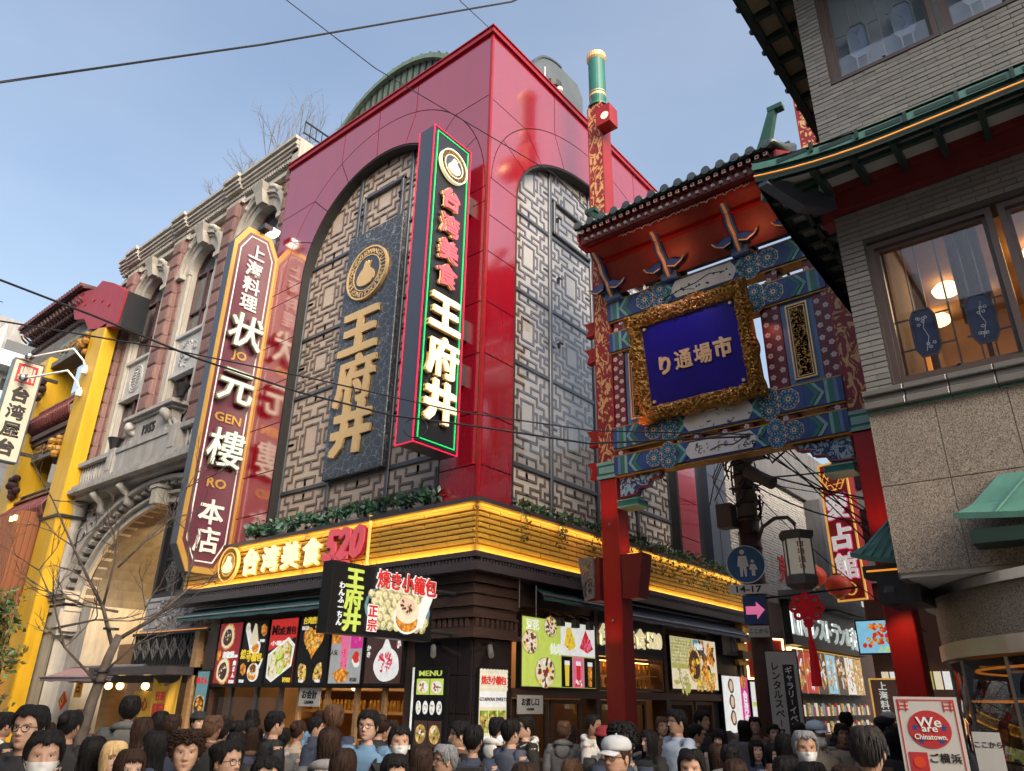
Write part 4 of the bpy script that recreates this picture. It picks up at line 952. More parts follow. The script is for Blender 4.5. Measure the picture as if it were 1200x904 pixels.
for w in WX:
    # jamb pilaster and hood in cream
    n = 16
    O('window_surround', B(FCR).box(w - 1.12, w - .80, 8.5, 14.2, -.3, .10).box(w + .80, w + 1.12, 8.5, 14.2, -.3, .10), 'stone_cream', cb)
    O('window_surround', B(FCR).box(w - .80, w - .72, 8.5, 14.2, -.62, .02).box(w + .72, w + .80, 8.5, 14.2, -.62, .02), 'stone_cream', cb)
    O('arch_moulding', B(FCR).ring(w, 14.2, .76, 1.12, -.62, .12, 0, n, 0, PI), 'stone_cream', cb)
    O('hood', B(FCR).ring(w, 14.2, 1.12, 1.26, .0, .26, 0, n, 0, PI).ring(w, 14.2, 1.02, 1.10, .12, .18, 0, n, 0, PI).box(w - 1.36, w - .98, 14.06, 14.22, .0, .3).box(w + .98, w + 1.36, 14.06, 14.22, .0, .3), 'stone_cream', cb)
    kb = B(FCR)
    kb.loft([[(w - .16, 14.98, .05), (w + .16, 14.98, .05), (w + .16, 14.98, .32), (w - .16, 14.98, .32)], [(w - .2, 15.35, .05), (w + .2, 15.35, .05), (w + .2, 15.35, .42), (w - .2, 15.35, .42)], [(w - .3, 15.56, .05), (w + .3, 15.56, .05), (w + .3, 15.56, .50), (w - .3, 15.56, .50)]])
    O('keystone', kb, 'stone_cream', cb)
    for s_ in (-1, 1):
        sc = B(FCR); pts = [(w + s_ * (.34 + .5 * k / 8), 15.46 - .34 * (k / 8) ** 1.6, .22) for k in range(9)]; sc.tube(pts, [.10, .1, .09, .085, .08, .075, .08, .10, .12], n=6); O('scroll', sc, 'stone_cream', cb, smooth=True)
    def sash(z0, z1, arch):
        f = B(FCR)
        if arch:
            P = [(w - .72, z0), (w + .72, z0)] + [(w + .72 * math.cos(PI * i / n), 14.2 + .72 * math.sin(PI * i / n)) for i in range(n + 1)]
            f.ring(w, 14.2, .66, .74, -0.240, -0.140, 0, n, 0, PI).box(w - .70, w + .70, 14.14, 14.22, -0.240, -0.130); zt = 14.2
        else: P = [(w - .72, z0), (w + .72, z0), (w + .72, z1), (w - .72, z1)]; zt = z1
        f.box(w - .74, w - .66, z0, zt, -0.240, -0.140).box(w + .66, w + .74, z0, zt, -0.240, -0.140).box(w - .04, w + .04, z0, zt, -0.240, -0.120).box(w - .66, w + .66, z0, z0 + .08, -0.240, -0.140).box(w - .66, w + .66, z0 + (zt - z0) * .36, z0 + (zt - z0) * .36 + .07, -0.240, -0.130)
        if not arch: f.box(w - .66, w + .66, z1 - .08, z1, -0.240, -0.140)
        o = O('window', f, 'window_frame', cb)
        O('pane', B(FCR).prism(P, -0.260, -0.205), 'window_dark', o); O('curtain', B(FCR).box(w + .12, w + .34, z0 + .1, zt - .1, -0.220, -0.203), 'curtain', o)
    sash(11.95, 14.2, True); sash(8.5, 10.6, False)
    pn = O('spandrel_panel', B(FCR).bbox(w - .8, w + .8, 10.62, 11.9, -.5, -.02, e=.03).box(w - .8, w + .8, 10.54, 10.66, -.5, .06).box(w - .8, w + .8, 11.86, 11.96, -.5, .08), 'carved_white', cb)
    cv = B(FCR)
    if w == WX[0]:
        for r_ in (.42, .34): cv.ring(w, 11.25, r_ - .035, r_, -.02, .02, 0, 24, ky=1.15)
        for i in range(6): z = 11.0 + i * .1; hw = .30 * math.sqrt(max(0, 1 - ((z - 11.25) / .42) ** 2)); cv.box(w - hw, w - .03, z - .02, z + .02, -.02, .015); cv.box(w + .03, w + hw, z - .02, z + .02, -.02, .015)
    else:
        q = random.Random(4)
        for i in range(26):
            t = q.uniform(0, 6.28); x, z = w + q.uniform(-.45, .45), 11.25 + q.uniform(-.4, .4)
            cv.ring(x, z, .05, .085, -.02, .02, 0, 9, t, t + q.uniform(2, 5))
        cv.blob(w, 11.25, .22, -.02, .03, j=.3, n=26)
    O('relief', cv, 'carved_white', pn)['kind'] = 'stuff'
# cornice
cn = B(FCR)
for z0, z1, d in ((15.62, 15.76, .18), (15.76, 15.90, .12), (16.06, 16.16, .30), (16.16, 16.26, .36), (16.26, 16.32, .42), (16.32, 16.44, .38), (16.44, 16.54, .46)):
    cn.box(-26.2, -15.42 + d * .2, z0, z1, -1.2, d)
    for px in (-25.05, -21.75, -18.55): cn.box(px - .42, px + .42, z0 + .004, z1 + (.02 if z1 > 16.5 else -.004), -1, d + .09)
cn.box(-26.0, -15.4, 15.9, 16.06, -1, .16)
cn.box(-15.62, -15.3, 15.62, 16.5, -4.5, .3)
O('cornice', cn, 'stone_cream', cb)
dn = B(FCR)
for i in range(100): dn.box(-26.1 + i * .107, -26.1 + i * .107 + .06, 15.91, 16.05, .16, .26)
O('dentil', dn, 'stone_cream', cb)['kind'] = 'stuff'
O('roof_railing', B().box(-15.4, -15.36, YC - .2, YC + 3, 17.2, 17.24).box(-15.4, -15.36, YC - .2, YC + 3, 16.8, 16.83), 'iron_black', cb)
rb_ = B()
for i in range(16): rb_.box(-15.39, -15.37, YC - .2 + i * .2, YC - .18 + i * .2, 16.75, 17.2)
O('railing_bars', rb_, 'iron_black', cb)
# balcony, balustrade and pediment
bl = B(FCR)
bl.box(-25.6, -15.5, 8.28, 8.42, .30, .62).box(-25.6, -15.5, 7.52, 7.66, .26, .66).box(-25.6, -15.5, 7.40, 7.52, .1, .74).box(-25.6, -15.5, 7.28, 7.40, .0, .5)
for px, pw in ((-25.15, .28), (-22.35, .22), (-18.7, .28), (-21.9, .0)):
    if pw: bl.box(px - pw, px + pw, 7.66, 8.46, .26, .64).box(px - pw * .55, px + pw * .55, 7.8, 8.3, .64, .66)
bl.box(-22.1, -18.95, 7.66, 8.28, .30, .58); bl.box(-25.9, -15.5, 8.4, 8.5, -.5, .3)
O('balcony', bl, 'stone_grey', cb)
for i in range(12):
    u = -24.72 + i * .185; o = O('baluster', B(Fr((0, YC, 0), (1, 0, 0), (0, -1, 0), (0, 0, 1))).lathe((u, .46), [(.045, 7.66), (.055, 7.74), (.03, 7.8), (.065, 7.95), (.04, 8.12), (.035, 8.2), (.055, 8.28)], n=8), 'stone_grey', cb, smooth=True)
for i in range(12):
    u = -18.2 + i * .2; O('baluster', B(Fr((0, YC, 0), (1, 0, 0), (0, -1, 0), (0, 0, 1))).lathe((u, .46), [(.045, 7.66), (.03, 7.8), (.065, 7.95), (.04, 8.12), (.055, 8.28)], n=8), 'stone_grey', cb, smooth=True)
pd = T('date_pediment', 'carved grey stone pediment with scrolls reading 1955 above the balcony', 'pediment', (-20.5, YC - .5, 8.4))
O('block', B(FCR).box(-21.6, -19.35, 8.43, 9.12, .2, .50).box(-21.75, -19.2, 9.12, 9.20, .15, .58).box(-21.9, -19.05, 9.20, 9.30, .1, .68), 'stone_grey', pd)
O('numerals', B(FCR).text('1955', -20.5, 8.76, .40, .495, .03, 0, 1.0), 'ink', pd)
for s_ in (-1, 1):
    b = B(FCR); pts = [(-20.48 + s_ * (.95 + .14 * math.sin(k * .9)), 9.0 - .56 * k / 8, .50 + .14 * math.cos(k * .55)) for k in range(9)]
    b.tube(pts, [.13, .15, .13, .10, .08, .08, .09, .12, .14], n=8); O('scroll', b, 'stone_grey', pd, smooth=True)
    b = B(FCR); b.tube([(-20.48 + s_ * (1.25 + .3 * math.sin(k * .5)), 8.5 + .25 * math.cos(k * .8), .45) for k in range(9)], .075, n=7); O('scroll', b, 'stone_grey', pd, smooth=True)
for k, (u, z) in enumerate(((-24.9, 8.5), (-22.6, 8.5), (-19.0, 9.35))):
    f = T('flood_lamp', ['black bucket lamp on the balcony corner beside the yellow column', 'black bucket lamp on the balcony in front of the first window', 'black bucket lamp on the date pediment'][k], 'lamp', (u, YC - .5, z), 'bucket lamps on the stone balcony')
    O('shade', B(Fr((0, YC - .5, 0), (1, 0, 0), (0, -1, 0), (0, 0, 1))).lathe((u, 0), [(.10, z), (.13, z + .12), (.21, z + .34), (.22, z + .36), (.2, z + .36)], n=14), 'iron_black', f); O('stem', B().tube([(u, YC - .45, z - .06), (u, YC - .5, z + .05)], .03), 'iron_black', f)
# great arch: spring z 4.6
AC, AS, AI, AO = -19.6, 4.1, 3.9, 4.35; KY = .62
def AE(t, a, k=KY): return (AC + a * math.cos(t), AS + a * k * math.sin(t))
n = 28
top = [(-15.5, 7.3), (-25.5, 7.3), (-25.5, AS)]
O('wall', B(FCR).prism([(-15.5, 7.3), (-25.6, 7.3), (-25.6, AS)] + [AE(PI - PI * i / n, 4.9) for i in range(n + 1)] + [(-15.5 + .8, AS), (-15.5 + .8, 5.5), (-15.5, 5.5)], -.4, -.02), 'stone_grey', cb)
for a, b_, c0, c1, mname in ((3.9, 4.05, -.3, .10, 'stone_cream'), (4.05, 4.30, -.3, .02, 'stone_grey'), (4.30, 4.42, -.3, .14, 'stone_cream'), (4.42, 4.66, -.3, .04, 'stone_dark'), (4.84, 5.02, -.3, .34, 'stone_grey')):
    O('arch_moulding', B(FCR).ring(AC, AS, a, b_, c0, c1, 0, 36, 0, PI, KY), mname, cb)
for i in range(36):
    t = PI * (i + .5) / 36; b = B(FCR); dt = .021
    b.loft([[(*AE(t - dt, 4.64), c), (*AE(t + dt, 4.64), c), (*AE(t + dt, 4.84), c), (*AE(t - dt, 4.84), c)] for c in (-.02, .24)]); O('voussoir', b, 'stone_grey', cb)
O('soffit', B(FCR).loft([[(*AE(PI * i / n, 3.9), c) for i in range(n + 1)] for c in (.0, -2.6)], close=False), 'stone_dark', cb)
kb = B(FCR); kx = -19.55; kz = AS + 4.3 * KY
kb.box(kx - .16, kx + .16, kz - .3, kz + .12, .0, .42).box(kx - .22, kx + .22, kz + .12, kz + .2, .0, .46); O('keystone', kb, 'stone_cream', cb)
# brackets under balcony
for u in (-23.1, -21.4): O('bracket', B(FCR).tube([(u, 7.28, .6), (u, 7.16, .5), (u, 7.0, .3), (u, 6.8, .28), (u, 6.7, .1)], [.12, .11, .09, .12, .1], n=8), 'stone_grey', cb, smooth=True)
# spandrel reliefs
sp = B(FCR); q = random.Random(12)
P = [(-25.0, 6.75), (-22.6, 6.85), (-23.5, 6.45), (-24.2, 5.9), (-24.75, 5.2)]
o = O('relief_panel', B(FCR).prism(P, -.02, .03), 'carved_white', cb)
for i in range(70):
    t = q.uniform(0, 1); x = -24.9 + q.uniform(0, 2.0); z = 6.75 - q.uniform(0, 1.4)
    if (z - 5.2) > (x + 24.85) * .05 and z > 5.3 + (x + 24.9) * .72 and z < 6.75:
        sp.blob(x, z, .09, .02, .06, n=7, j=.3, seed=i, ry=.06)
O('relief', sp, 'carved_white', o)['kind'] = 'stuff'
# pier at left with column and capital
pr = T('arch_pier', 'grey stone pier with twisted column and stepped capital carrying the great arch', 'pier', (-24.3, YC, 0))
O('shaft', B(FCR).box(-25.45, -23.9, 0, 4.15, -.8, .35).box(-23.9, -22.95, 0, 4.1, -2.6, -.05), 'stone_grey', pr)
for z0, z1, d in ((4.15, 4.25, .45), (4.27, 4.38, .52), (4.40, 4.5, .60), (3.95, 4.08, .42), (3.4, 3.5, .40)): O('capital_step', B(FCR).box(-25.5 - d * .1, -23.65 + d * .2, z0, z1, -.5, d), 'stone_grey', pr)
O('capital_block', B(FCR).box(-24.1, -23.6, 3.5, 4.0, -.1, .5).box(-24.0, -23.68, 3.3, 3.5, -.1, .44), 'stone_grey', pr)
O('groove', B(FCR).box(-23.98, -23.93, 0, 3.9, .35, .356), 'ink', pr)
FV = Fr((0, YC, 0), (1, 0, 0), (0, -1, 0), (0, 0, 1))
O('column', B(FV).lathe((-24.9, .28), [(.3, 4.5), (.3, 4.6), (.22, 4.68), (.21, 6.3), (.24, 6.45), (.21, 6.5), (.28, 6.7), (.32, 7.0), (.34, 7.25)], n=18), 'stone_grey', pr, smooth=True)
tw = B(FV)
for k in range(2): tw.tube([(-25.42 + .09 * math.cos(i * .55 + k * PI), .2 + .09 * math.sin(i * .55 + k * PI), 4.5 + i * .07) for i in range(38)], .075, n=6)
O('twisted_column', tw, 'stone_grey', pr, smooth=True)
O('capital_face', B(FCR).box(-25.15, -24.65, 6.75, 7.25, .5, .66).box(-25.05, -24.75, 6.85, 7.15, .66, .69), 'stone_grey', pr)
# recess behind the arch
rc = T('gilded_entrance_hall', 'golden panelled hall wall with black fish lettering inside the great arch', 'interior', (-21, 12, 0))
ug = unit_box('wall_panel', 'gold_wall')
for i in range(4):
    for j in range(5): piece('wall_panel', ug, rc, (-23.4 + i * 1.35, 12.0, .65 + j * 1.28), (1.335, .06, 1.265))
for j in range(5):
    for i in range(2): piece('wall_panel', ug, rc, (-24.05, 9.95 + i * 1.35, .65 + j * 1.28), (.06, 1.335, 1.265))
O('backing', B().box(-24.2, -15.5, 12.05, 12.2, 0, 7).box(-24.25, -24.1, YC, 12.2, 0, 7), 'dark_seam', rc)
O('ceiling', B().box(-24.1, -15.6, YC + .3, 12.1, 6.62, 6.7), 'brown_wood', rc)
for (x, y) in ((-20.6, 10.2), (-21.6, 10.6), (-20.2, 11.0), (-19.3, 10.0), (-22.6, 10.9)): O('downlight', B().lathe((x, y), [(.13, 6.60), (.13, 6.62)], n=14), 'warm_lamp', rc)
area((-20.5, 10.6, 6.5), (-.3, .6, -1), 2.5, 1.2, 300, (1, .66, .26))  # large fill light added to brighten the hall, its downlights being small
O('disc', B(FL(11.96)).disc(-22.35, 2.9, .52, 0, .02, 0, 30), 'sign_cream', rc); O('lettering', B(FL(11.96)).text('魚', -22.4, 3.15, .72, .02, .02).text('翔', -22.35, 2.5, .72, .02, .02), 'ink', rc)
# right part of the arch: dark fretted windows, carved white panel, diamond railing
dw = T('dark_fretted_window_bay', 'black fretted window bay above the white carved panel under the great arch', 'window', (-17.8, 9.6, 4))
for i, u in enumerate((-19.3, -18.5, -17.7, -16.9)):
    f = O('window', outline(FL(YC + .2), u, u + .74, 4.15, 6.4, .06, 0, .08).box(u + .06, u + .68, 5.0, 5.06, 0, .06).box(u + .34, u + .38, 5.06, 6.34, 0, .06), 'iron_black', dw)
    O('pane', B(FL(YC + .2)).box(u + .06, u + .68, 4.21, 6.34, .0, .01), 'window_dark2', f)
    lt = B(FL(YC + .2)); lt.ring(u + .37, 4.6, .16, .19, .01, .04, 0, 8); lt.box(u + .1, u + .64, 4.59, 4.62, .01, .04).box(u + .36, u + .39, 4.25, 4.95, .01, .04).ring(u + .37, 4.6, .26, .285, .01, .035, 0, 4)
    O('fret', lt, 'pole_grey', f)
O('frame', B(FL(YC + .2)).box(-19.5, -16.1, 4.02, 4.15, -.1, .16).box(-19.5, -16.1, 6.4, 6.6, -.1, .16).box(-19.5, -19.38, 4.1, 6.5, -.1, .16), 'iron_black', dw)
cw = T('white_carved_panel', 'white panel with tangled dragon relief below the black fretted windows', 'panel', (-17.9, 9.3, 3.2))
O('slab', B(FL(YC)).box(-19.42, -15.9, 3.18, 4.0, -.1, .05).box(-19.45, -15.9, 3.18, 3.26, -.1, .1).box(-19.45, -15.9, 3.94, 4.02, -.1, .1), 'carved_white', cw)
rl = B(FL(YC)); q = random.Random(5)
for i in range(95):
    u, z = q.uniform(-18.7, -16.0), q.uniform(3.32, 3.88); t = q.uniform(0, 6.28); r_ = q.uniform(.04, .14)
    rl.tube([(u + r_ * math.cos(t + k * .7) * (1 - k * .1), z + r_ * math.sin(t + k * .7) * (1 - k * .1), .07 + .02 * math.sin(k)) for k in range(6)], [.02, .03, .035, .03, .025, .015], n=5)
O('relief', rl, 'carved_white', cw, smooth=True)
for r_ in range(4): O('coursing', B(FL(YC)).box(-19.38, -18.75, 3.3 + r_ * .16, 3.43 + r_ * .16, .05, .075), 'carved_white', cw)
dr = T('diamond_railing', 'black slatted railing with a row of open diamonds under the carved panel', 'railing', (-17.5, 9, 2.5))
for i in range(24):
    u = -19.2 + i * .145; O('slat', B(FL(YC - .25)).box(u, u + .035, 2.42, 3.12, 0, .03), 'iron_black', dr)
for i in range(8):
    u = -18.95 + i * .42; O('diamond', B(FL(YC - .25)).ring(u, 2.78, .15, .19, .03, .06, 0, 4, ky=1.25).ring(u, 2.78, .06, .09, .03, .05, 0, 4, ky=1.25), 'pole_grey', dr)
O('rail', B(FL(YC - .25)).box(-19.3, -15.8, 2.36, 2.42, -.03, .07).box(-19.3, -15.8, 3.10, 3.16, -.03, .07).box(-19.3, -15.8, 2.44, 3.1, -.05, -.03), 'iron_black', dr)
O('light_line', B(FL(YC - .3)).box(-19.2, -15.9, 3.165, 3.18, 0, .015), 'orange_line', dr)
ld = T('projecting_ledge', 'dark metal ledge roof over the small stall left of the food counter', 'ledge', (-18, 8.6, 2.3)); O('slab', B().box(-19.6, -15.9, 8.2, 9.2, 2.2, 2.36), 'cornice_dark', ld)
# the little stall under the purple awning
awning('purple_awning', 'faded purple awning over the small stall beside the bare tree', 0, FL(YC - .4), -22.2, -18.2, 2.42, 2.16, 0, .7, 'awning_purple')
st = T('corner_stall', 'small dim stall with yellow paper notices and warm lamps under the purple awning', 'shop front', (-19.5, 9.4, 0))
O('wall', B().box(-23, -15.6, 10.3, 10.4, 0, 3.1).box(-15.75, -15.6, 8.9, 10.3, 0, 3.1), 'mid_wood', st)
O('post', B().box(-20.9, -20.5, 9.2, 9.6, 0, 2.3), 'pale_wood', st); O('post', B().box(-16.1, -15.9, 8.8, 9.1, 0, 3.1), 'pale_wood', st)
O('lintel', B().box(-22.2, -15.8, 8.85, 9.3, 2.05, 2.2), 'iron_black', st)
for u in (-19.95, -19.35, -18.1): O('bulb', B().sphere((u, 8.9, 1.98), .09, n=10), 'warm_lamp', st)
for i, (u, z, w_, h_) in enumerate(((-21.7, 1.95, .42, .5), (-18.2, 1.6, .9, .55), (-17.55, 2.0, .45, .6))):
    nt = T('paper_notice', ['yellow paper notice behind the tree branches', 'brown paper price notice low in the stall', 'bright yellow hanging fortune notice beside the draped banner'][i], 'notice', (u, 8.9, z))
    O('sheet', B(FL(8.95)).box(u - w_ / 2, u + w_ / 2, z - h_ / 2, z + h_ / 2, 0, .015), 'paper_yellow', nt); b = B(FL(8.95)).text('占' if i != 1 else '点心', u, z, .3, .016, .004); O('lettering', b, 'paper_red', nt)
dm = T('red_diamond_charm', 'orange diamond charm hanging in front of the tree trunk', 'charm', (-21.9, 8.6, 1.6)); O('body', B(FL(8.7)).disc(-21.85, 1.62, .22, 0, .04, 0, 4), 'lantern_red', dm); O('mark', B(FL(8.7)).ring(-21.85, 1.62, .08, .11, .04, .05, 0, 4), 'paper_yellow', dm)
bn = T('draped_yellow_banner', 'draped yellow cloth banner with large red characters and loose folds', 'banner', (-16.6, 8.5, .8))
b = B(); R_ = []
for j in range(15):
    row = []
    for i in range(25):
        s_, t_ = i / 24, j / 14; sag = .18 * (4 * (s_ - .5) ** 2); row.append((-17.2 + 1.25 * s_, 8.62 + .07 * math.sin(s_ * 17 + t_ * 2) * (.4 + t_), 2.15 - .22 * (1 - 4 * (s_ - .5) ** 2) * (1 - t_) - 1.5 * t_ + .1 * s_))
    R_.append(row)
b.loft(R_, close=False, cap=False); O('cloth', b, 'paper_yellow', bn, smooth=True)
O('lettering', B(FL(8.53)).text('開', -16.6, 1.38, .55, 0, .01).text('運', -16.6, .9, .5, 0, .01) if '運' in GLYPH else B(FL(8.53)).text('開', -16.6, 1.38, .55, 0, .01), 'paper_red', bn)
O('lettering', B(FL(8.53)).text('好運', -16.6, 1.78, .2, 0, .01), 'paper_red', bn)
wm = board('dumpling_poster', 'tall teal poster of pan fried dumplings left of the maroon menu board', FL(Y0 - .05), -15.75, -15.25, 1.3, 2.3, 'teal', .05)
b = B(FL(Y0 - .05)); b.blob(-15.5, 1.62, .22, .055, .058, 0, ry=.2, j=.03); b.blob(-15.5, 1.62, .19, .058, .061, 1, ry=.17, j=.03); bits(b, -15.5, 1.62, .14, .061, [2, 0, 2], 18, 4, .3); O('picture', b, pm('gold', 'dark', 'orange'), wm); words(wm, FL(Y0 - .05), '肉まん', -15.5, 2.1, .15, .06, 'print_red', gap=.95)

# ================================================================== tall Shanghai restaurant sign
XJ = -15.39; FJ = FX(XJ)
js = T('tall_shanghai_restaurant_sign', 'tall maroon sign with gold frame, chamfered ends and looping neon characters', 'sign', (-15.5, 8.3, 4.3))
def cham(a0, a1, b0, b1, c, d): return [(a0 + c, b0), (a1 - c, b0), (a1, b0 + d), (a1, b1 - d), (a1 - c, b1), (a0 + c, b1), (a0, b1 - d), (a0, b0 + d)]
O('box', B(FJ).prism(cham(7.65, 8.92, 4.22, 12.95, .30, .55), -.30, -.03), 'sign_navy', js)
O('gold_frame', B(FJ).prism(cham(7.65, 8.92, 4.22, 12.95, .30, .55), -.03, .0), 'sign_gold', js)
O('maroon_face', B(FJ).prism(cham(7.75, 8.82, 4.36, 12.81, .27, .50), .0, .012), 'maroon_sign', js)
P = cham(7.82, 8.75, 4.45, 12.72, .24, .46); Q = inset(P, .028); b = B(FJ)
for i in range(8):
    j = (i + 1) % 8; b.prism([P[i], P[j], Q[j], Q[i]], .012, .02)
O('white_line', b, 'white_paint', js)
for ch, z in zip('上海料理', (12.30, 11.80, 11.32, 10.84)): O('character', B(FJ).text(ch, 8.28, z, .46, .012, .03, 0, 1.05), 'white_paint', js)
for ch, z in zip('本店', (5.55, 4.93)): O('character', B(FJ).text(ch, 8.28, z, .58, .012, .03, 0, 1.05), 'white_paint', js)
for s_, z in (('JO', 9.35), ('GEN', 7.75), ('RO', 6.20)): O('lettering', B(FJ).text(s_, 8.28, z, .30, .012, .02, 0, 1.15), 'sign_gold', js)
for ch, z in zip('状元樓', (9.98, 8.52, 7.0)):
    k = O('character', B(FJ).text(ch, 8.28, z, .94, .10, .08, 0, 1.0, .06), 'neon_metal', js); O('neon_tube', B(FJ).text('thin' + ch, 8.28, z, .94, .18, .02, 0, 1.0, .06), 'neon_glass', k)
for z in (11.2, 8.2, 5.9): O('bracket', B().box(-15.56, -15.44, 8.9, 9.25, z, z + .5), 'iron_black', js)
fl = T('sign_floodlight', 'small lit floodlight on top of the tall maroon sign', 'lamp', (-15.4, 8.4, 12.95)); O('housing', B(FJ).box(8.25, 8.75, 13.0, 13.14, -.1, .22), 'iron_black', fl); O('lens', B(FJ).box(8.45, 8.7, 12.985, 13.0, -.05, .2).box(8.5, 8.7, 13.02, 13.12, .22, .226), 'white_lamp', fl); O('arm', B(FJ).tube([(8.3, 12.9, 0), (8.3, 13.05, .05)], .02), 'iron_black', fl)
# ================================================================== yellow temple-like building
yb = T('yellow_temple_building', 'bright yellow columned restaurant building with red tiled eave and curved brown balconies', 'building', (-28, 10, 0))
FY = FL(8.4)
O('wall', B().box(-36, -26.0, 11.2, 22, 0, 14.2).box(-26.0, -25.96, 9.4, 20, 0, 14.5), 'sign_cream', yb)
O('wall', B().box(-26.3, -25.0, 9.3, 11.2, 0, 13.2), 'stone_dark', yb)
O('column', B(FY).bbox(-25.85, -24.64, 0, 13.35, -.42, 0, e=.04), 'yellow_paint', yb)
O('column', B(FY).bbox(-30.6, -29.35, 0, 13.4, -1.0, 0, e=.04), 'yellow_paint', yb)
O('column', B(FY).box(-24.6, -24.3, 7.2, 13.1, -1.3, -.9).box(-25.8, -24.35, 8.6, 10.2, -1.6, -1.05), 'yellow_paint', yb)
O('base_band', B(FY).box(-25.9, -24.55, 6.72, 6.8, -1.0, .04), 'iron_black', yb)
# red gable board and black edge
P = [(8.0, 14.6), (8.0, 15.7), (8.8, 16.3), (9.6, 16.3), (10.2, 15.7), (10.2, 13.4), (9.3, 13.4)]
O('gable_board', B(FY).prism([(-28.8, 15.85), (-26.6, 15.35), (-26.1, 15.5), (-25.0, 15.0), (-23.6, 14.15), (-23.85, 12.95), (-26.2, 13.55), (-26.9, 14.2), (-27.9, 14.5)][::-1], -.3, 0), 'red_board', yb)
O('gable_side', B().box(-23.9, -23.6, 8.45, 9.2, 12.9, 14.2), 'sign_black', yb)
for u, z in ((-27.2, 14.9), (-26.4, 14.8), (-25.6, 14.5), (-24.9, 14.1)): O('stud', B(FY).disc(u, z, .07, 0, .03, 0, 10), 'red_coping', yb)
# eave with tiles
for i in range(26):
    u = -33.6 + i * .235; b = B()
    b.tube([(u, 10.9, 16.75), (u, 9.6, 16.2), (u, 8.8, 15.9), (u, 8.2, 15.83)], .10, n=7); O('roof_tile', b, 'tile_brown', yb, smooth=False)
O('eave_board', B().loft([[(-33.8, 8.3, 15.7), (-27.6, 8.3, 15.7), (-27.6, 8.3, 15.79), (-33.8, 8.3, 15.79)], [(-33.8, 10.9, 16.5), (-27.6, 10.9, 16.5), (-27.6, 10.9, 16.6), (-33.8, 10.9, 16.6)]]), 'tile_dark', yb)
for i in range(20):
    u = -33.2 + i * .29; O('bracket', B().box(u - .05, u + .05, 8.4, 9.4, 15.42, 15.54).box(u - .08, u + .08, 8.6, 9.3, 15.1, 15.28).box(u - .12, u + .12, 8.8, 9.2, 14.75, 14.95).tube([(u + .1, 8.5, 15.1), (u + .14, 8.3, 15.2), (u + .06, 8.25, 15.35)], .04, n=5), 'tile_dark', yb)
O('frieze', B(FY).box(-33, -26.2, 13.2, 14.4, -.6, -.3).box(-33, -26, 12.95, 13.15, -.7, -.1), 'stone_dark', yb)
O('frieze_panel', B(FY).box(-29.2, -26.0, 13.3, 13.9, -.3, -.22), 'blue_edge', yb)
rl = B(FY); q = random.Random(3)
for i in range(30): u = -29 + i * .1; rl.blob(u, 13.6 + q.uniform(-.15, .15), .1, -.22, -.17, n=7, j=.3, seed=i)
O('gilt_relief', rl, 'gold_deep', yb)
# balconies
for k, (z0, z1) in enumerate(((10.2, 11.1), (6.8, 7.75))):
    O('balcony_floor', B(FY).box(-31.5, -25.9, z0 - .18, z0, -2.4, -.1), 'tile_dark', yb)
    for i in range(24):
        u = -30.3 + i * .19; O('baluster', B(FY).tube([(u, z0, -.3), (u, z0 + .2, .02), (u, z0 + .45, .10), (u, z0 + .7, -.05), (u, z0 + .88, -.22)], .045, n=5), 'tile_brown', yb, smooth=True)
    O('handrail', B(FY).box(-30.6, -25.8, z1, z1 + .07, -.4, -.15), 'tile_brown', yb)
    O('valance', B(FY).box(-30.6, -25.9, z0 - .35, z0 - .14, -.5, -.2), 'tile_dark', yb)
for z0, z1 in ((9.3, 10.05), (8.0, 8.05)):
    O('name_board', B(FY).box(-29.3, -25.9, z0, z1, -.4, -.3), 'sign_navy', yb)
rl = B(FY)
for i in range(26): rl.blob(-29 + i * .115, 9.66 + q.uniform(-.12, .12), .12, -.3, -.25, n=7, j=.3, seed=i)
O('gilt_relief', rl, 'gold_deep', yb)
for u, z in ((-29.3, 12.0), (-29.3, 8.4), (-26.1, 13.0), (-26.1, 9.3)):
    c = B(FY); 
    for i in range(9): c.sphere((u + q.uniform(-.22, .22), z + q.uniform(-.4, .3), .05 + q.uniform(-.1, .15)), .14, n=7, k=5)
    O('carved_bracket', c, 'gold_deep' if u > -27 else 'tile_dark', yb)
for z in (11.9, 8.6):
    O('room_wall', B(FY).box(-29.3, -26, z - 1.2, z + 1.0, -2.6, -2.5), 'warm_room', yb)
    for u in (-28.6, -27.4, -26.5): O('window', outline(FY, u - .5, u + .4, z - 1.3, z + .7, .09, -2.5, -2.4), 'yellow_paint', yb)
for k, (z, zz) in enumerate(((12.3, 11.5), (11.5, 10.6))):
    l = T('gooseneck_lamp', 'white gooseneck sign lamp on the yellow column, %s of two' % ('upper' if k == 0 else 'lower'), 'lamp', (-25.2, 8.3, z))
    O('arm', B().tube([(-25.2, 8.35, z - .7), (-25.25, 8.2, z - .3), (-25.5, 7.9, z + .1), (-27.3, 7.4, z + .15), (-27.6, 7.35, z + .2)], .035, n=6), 'white_paint', l, smooth=True); O('shade', B().sphere((-27.7, 7.3, z + .2), .15), 'steel', l); O('insulator', B().lathe((-25.22, 8.3), [(.09, z - .75), (.11, z - .6), (.05, z - .45)], n=10), 'white_paint', l)
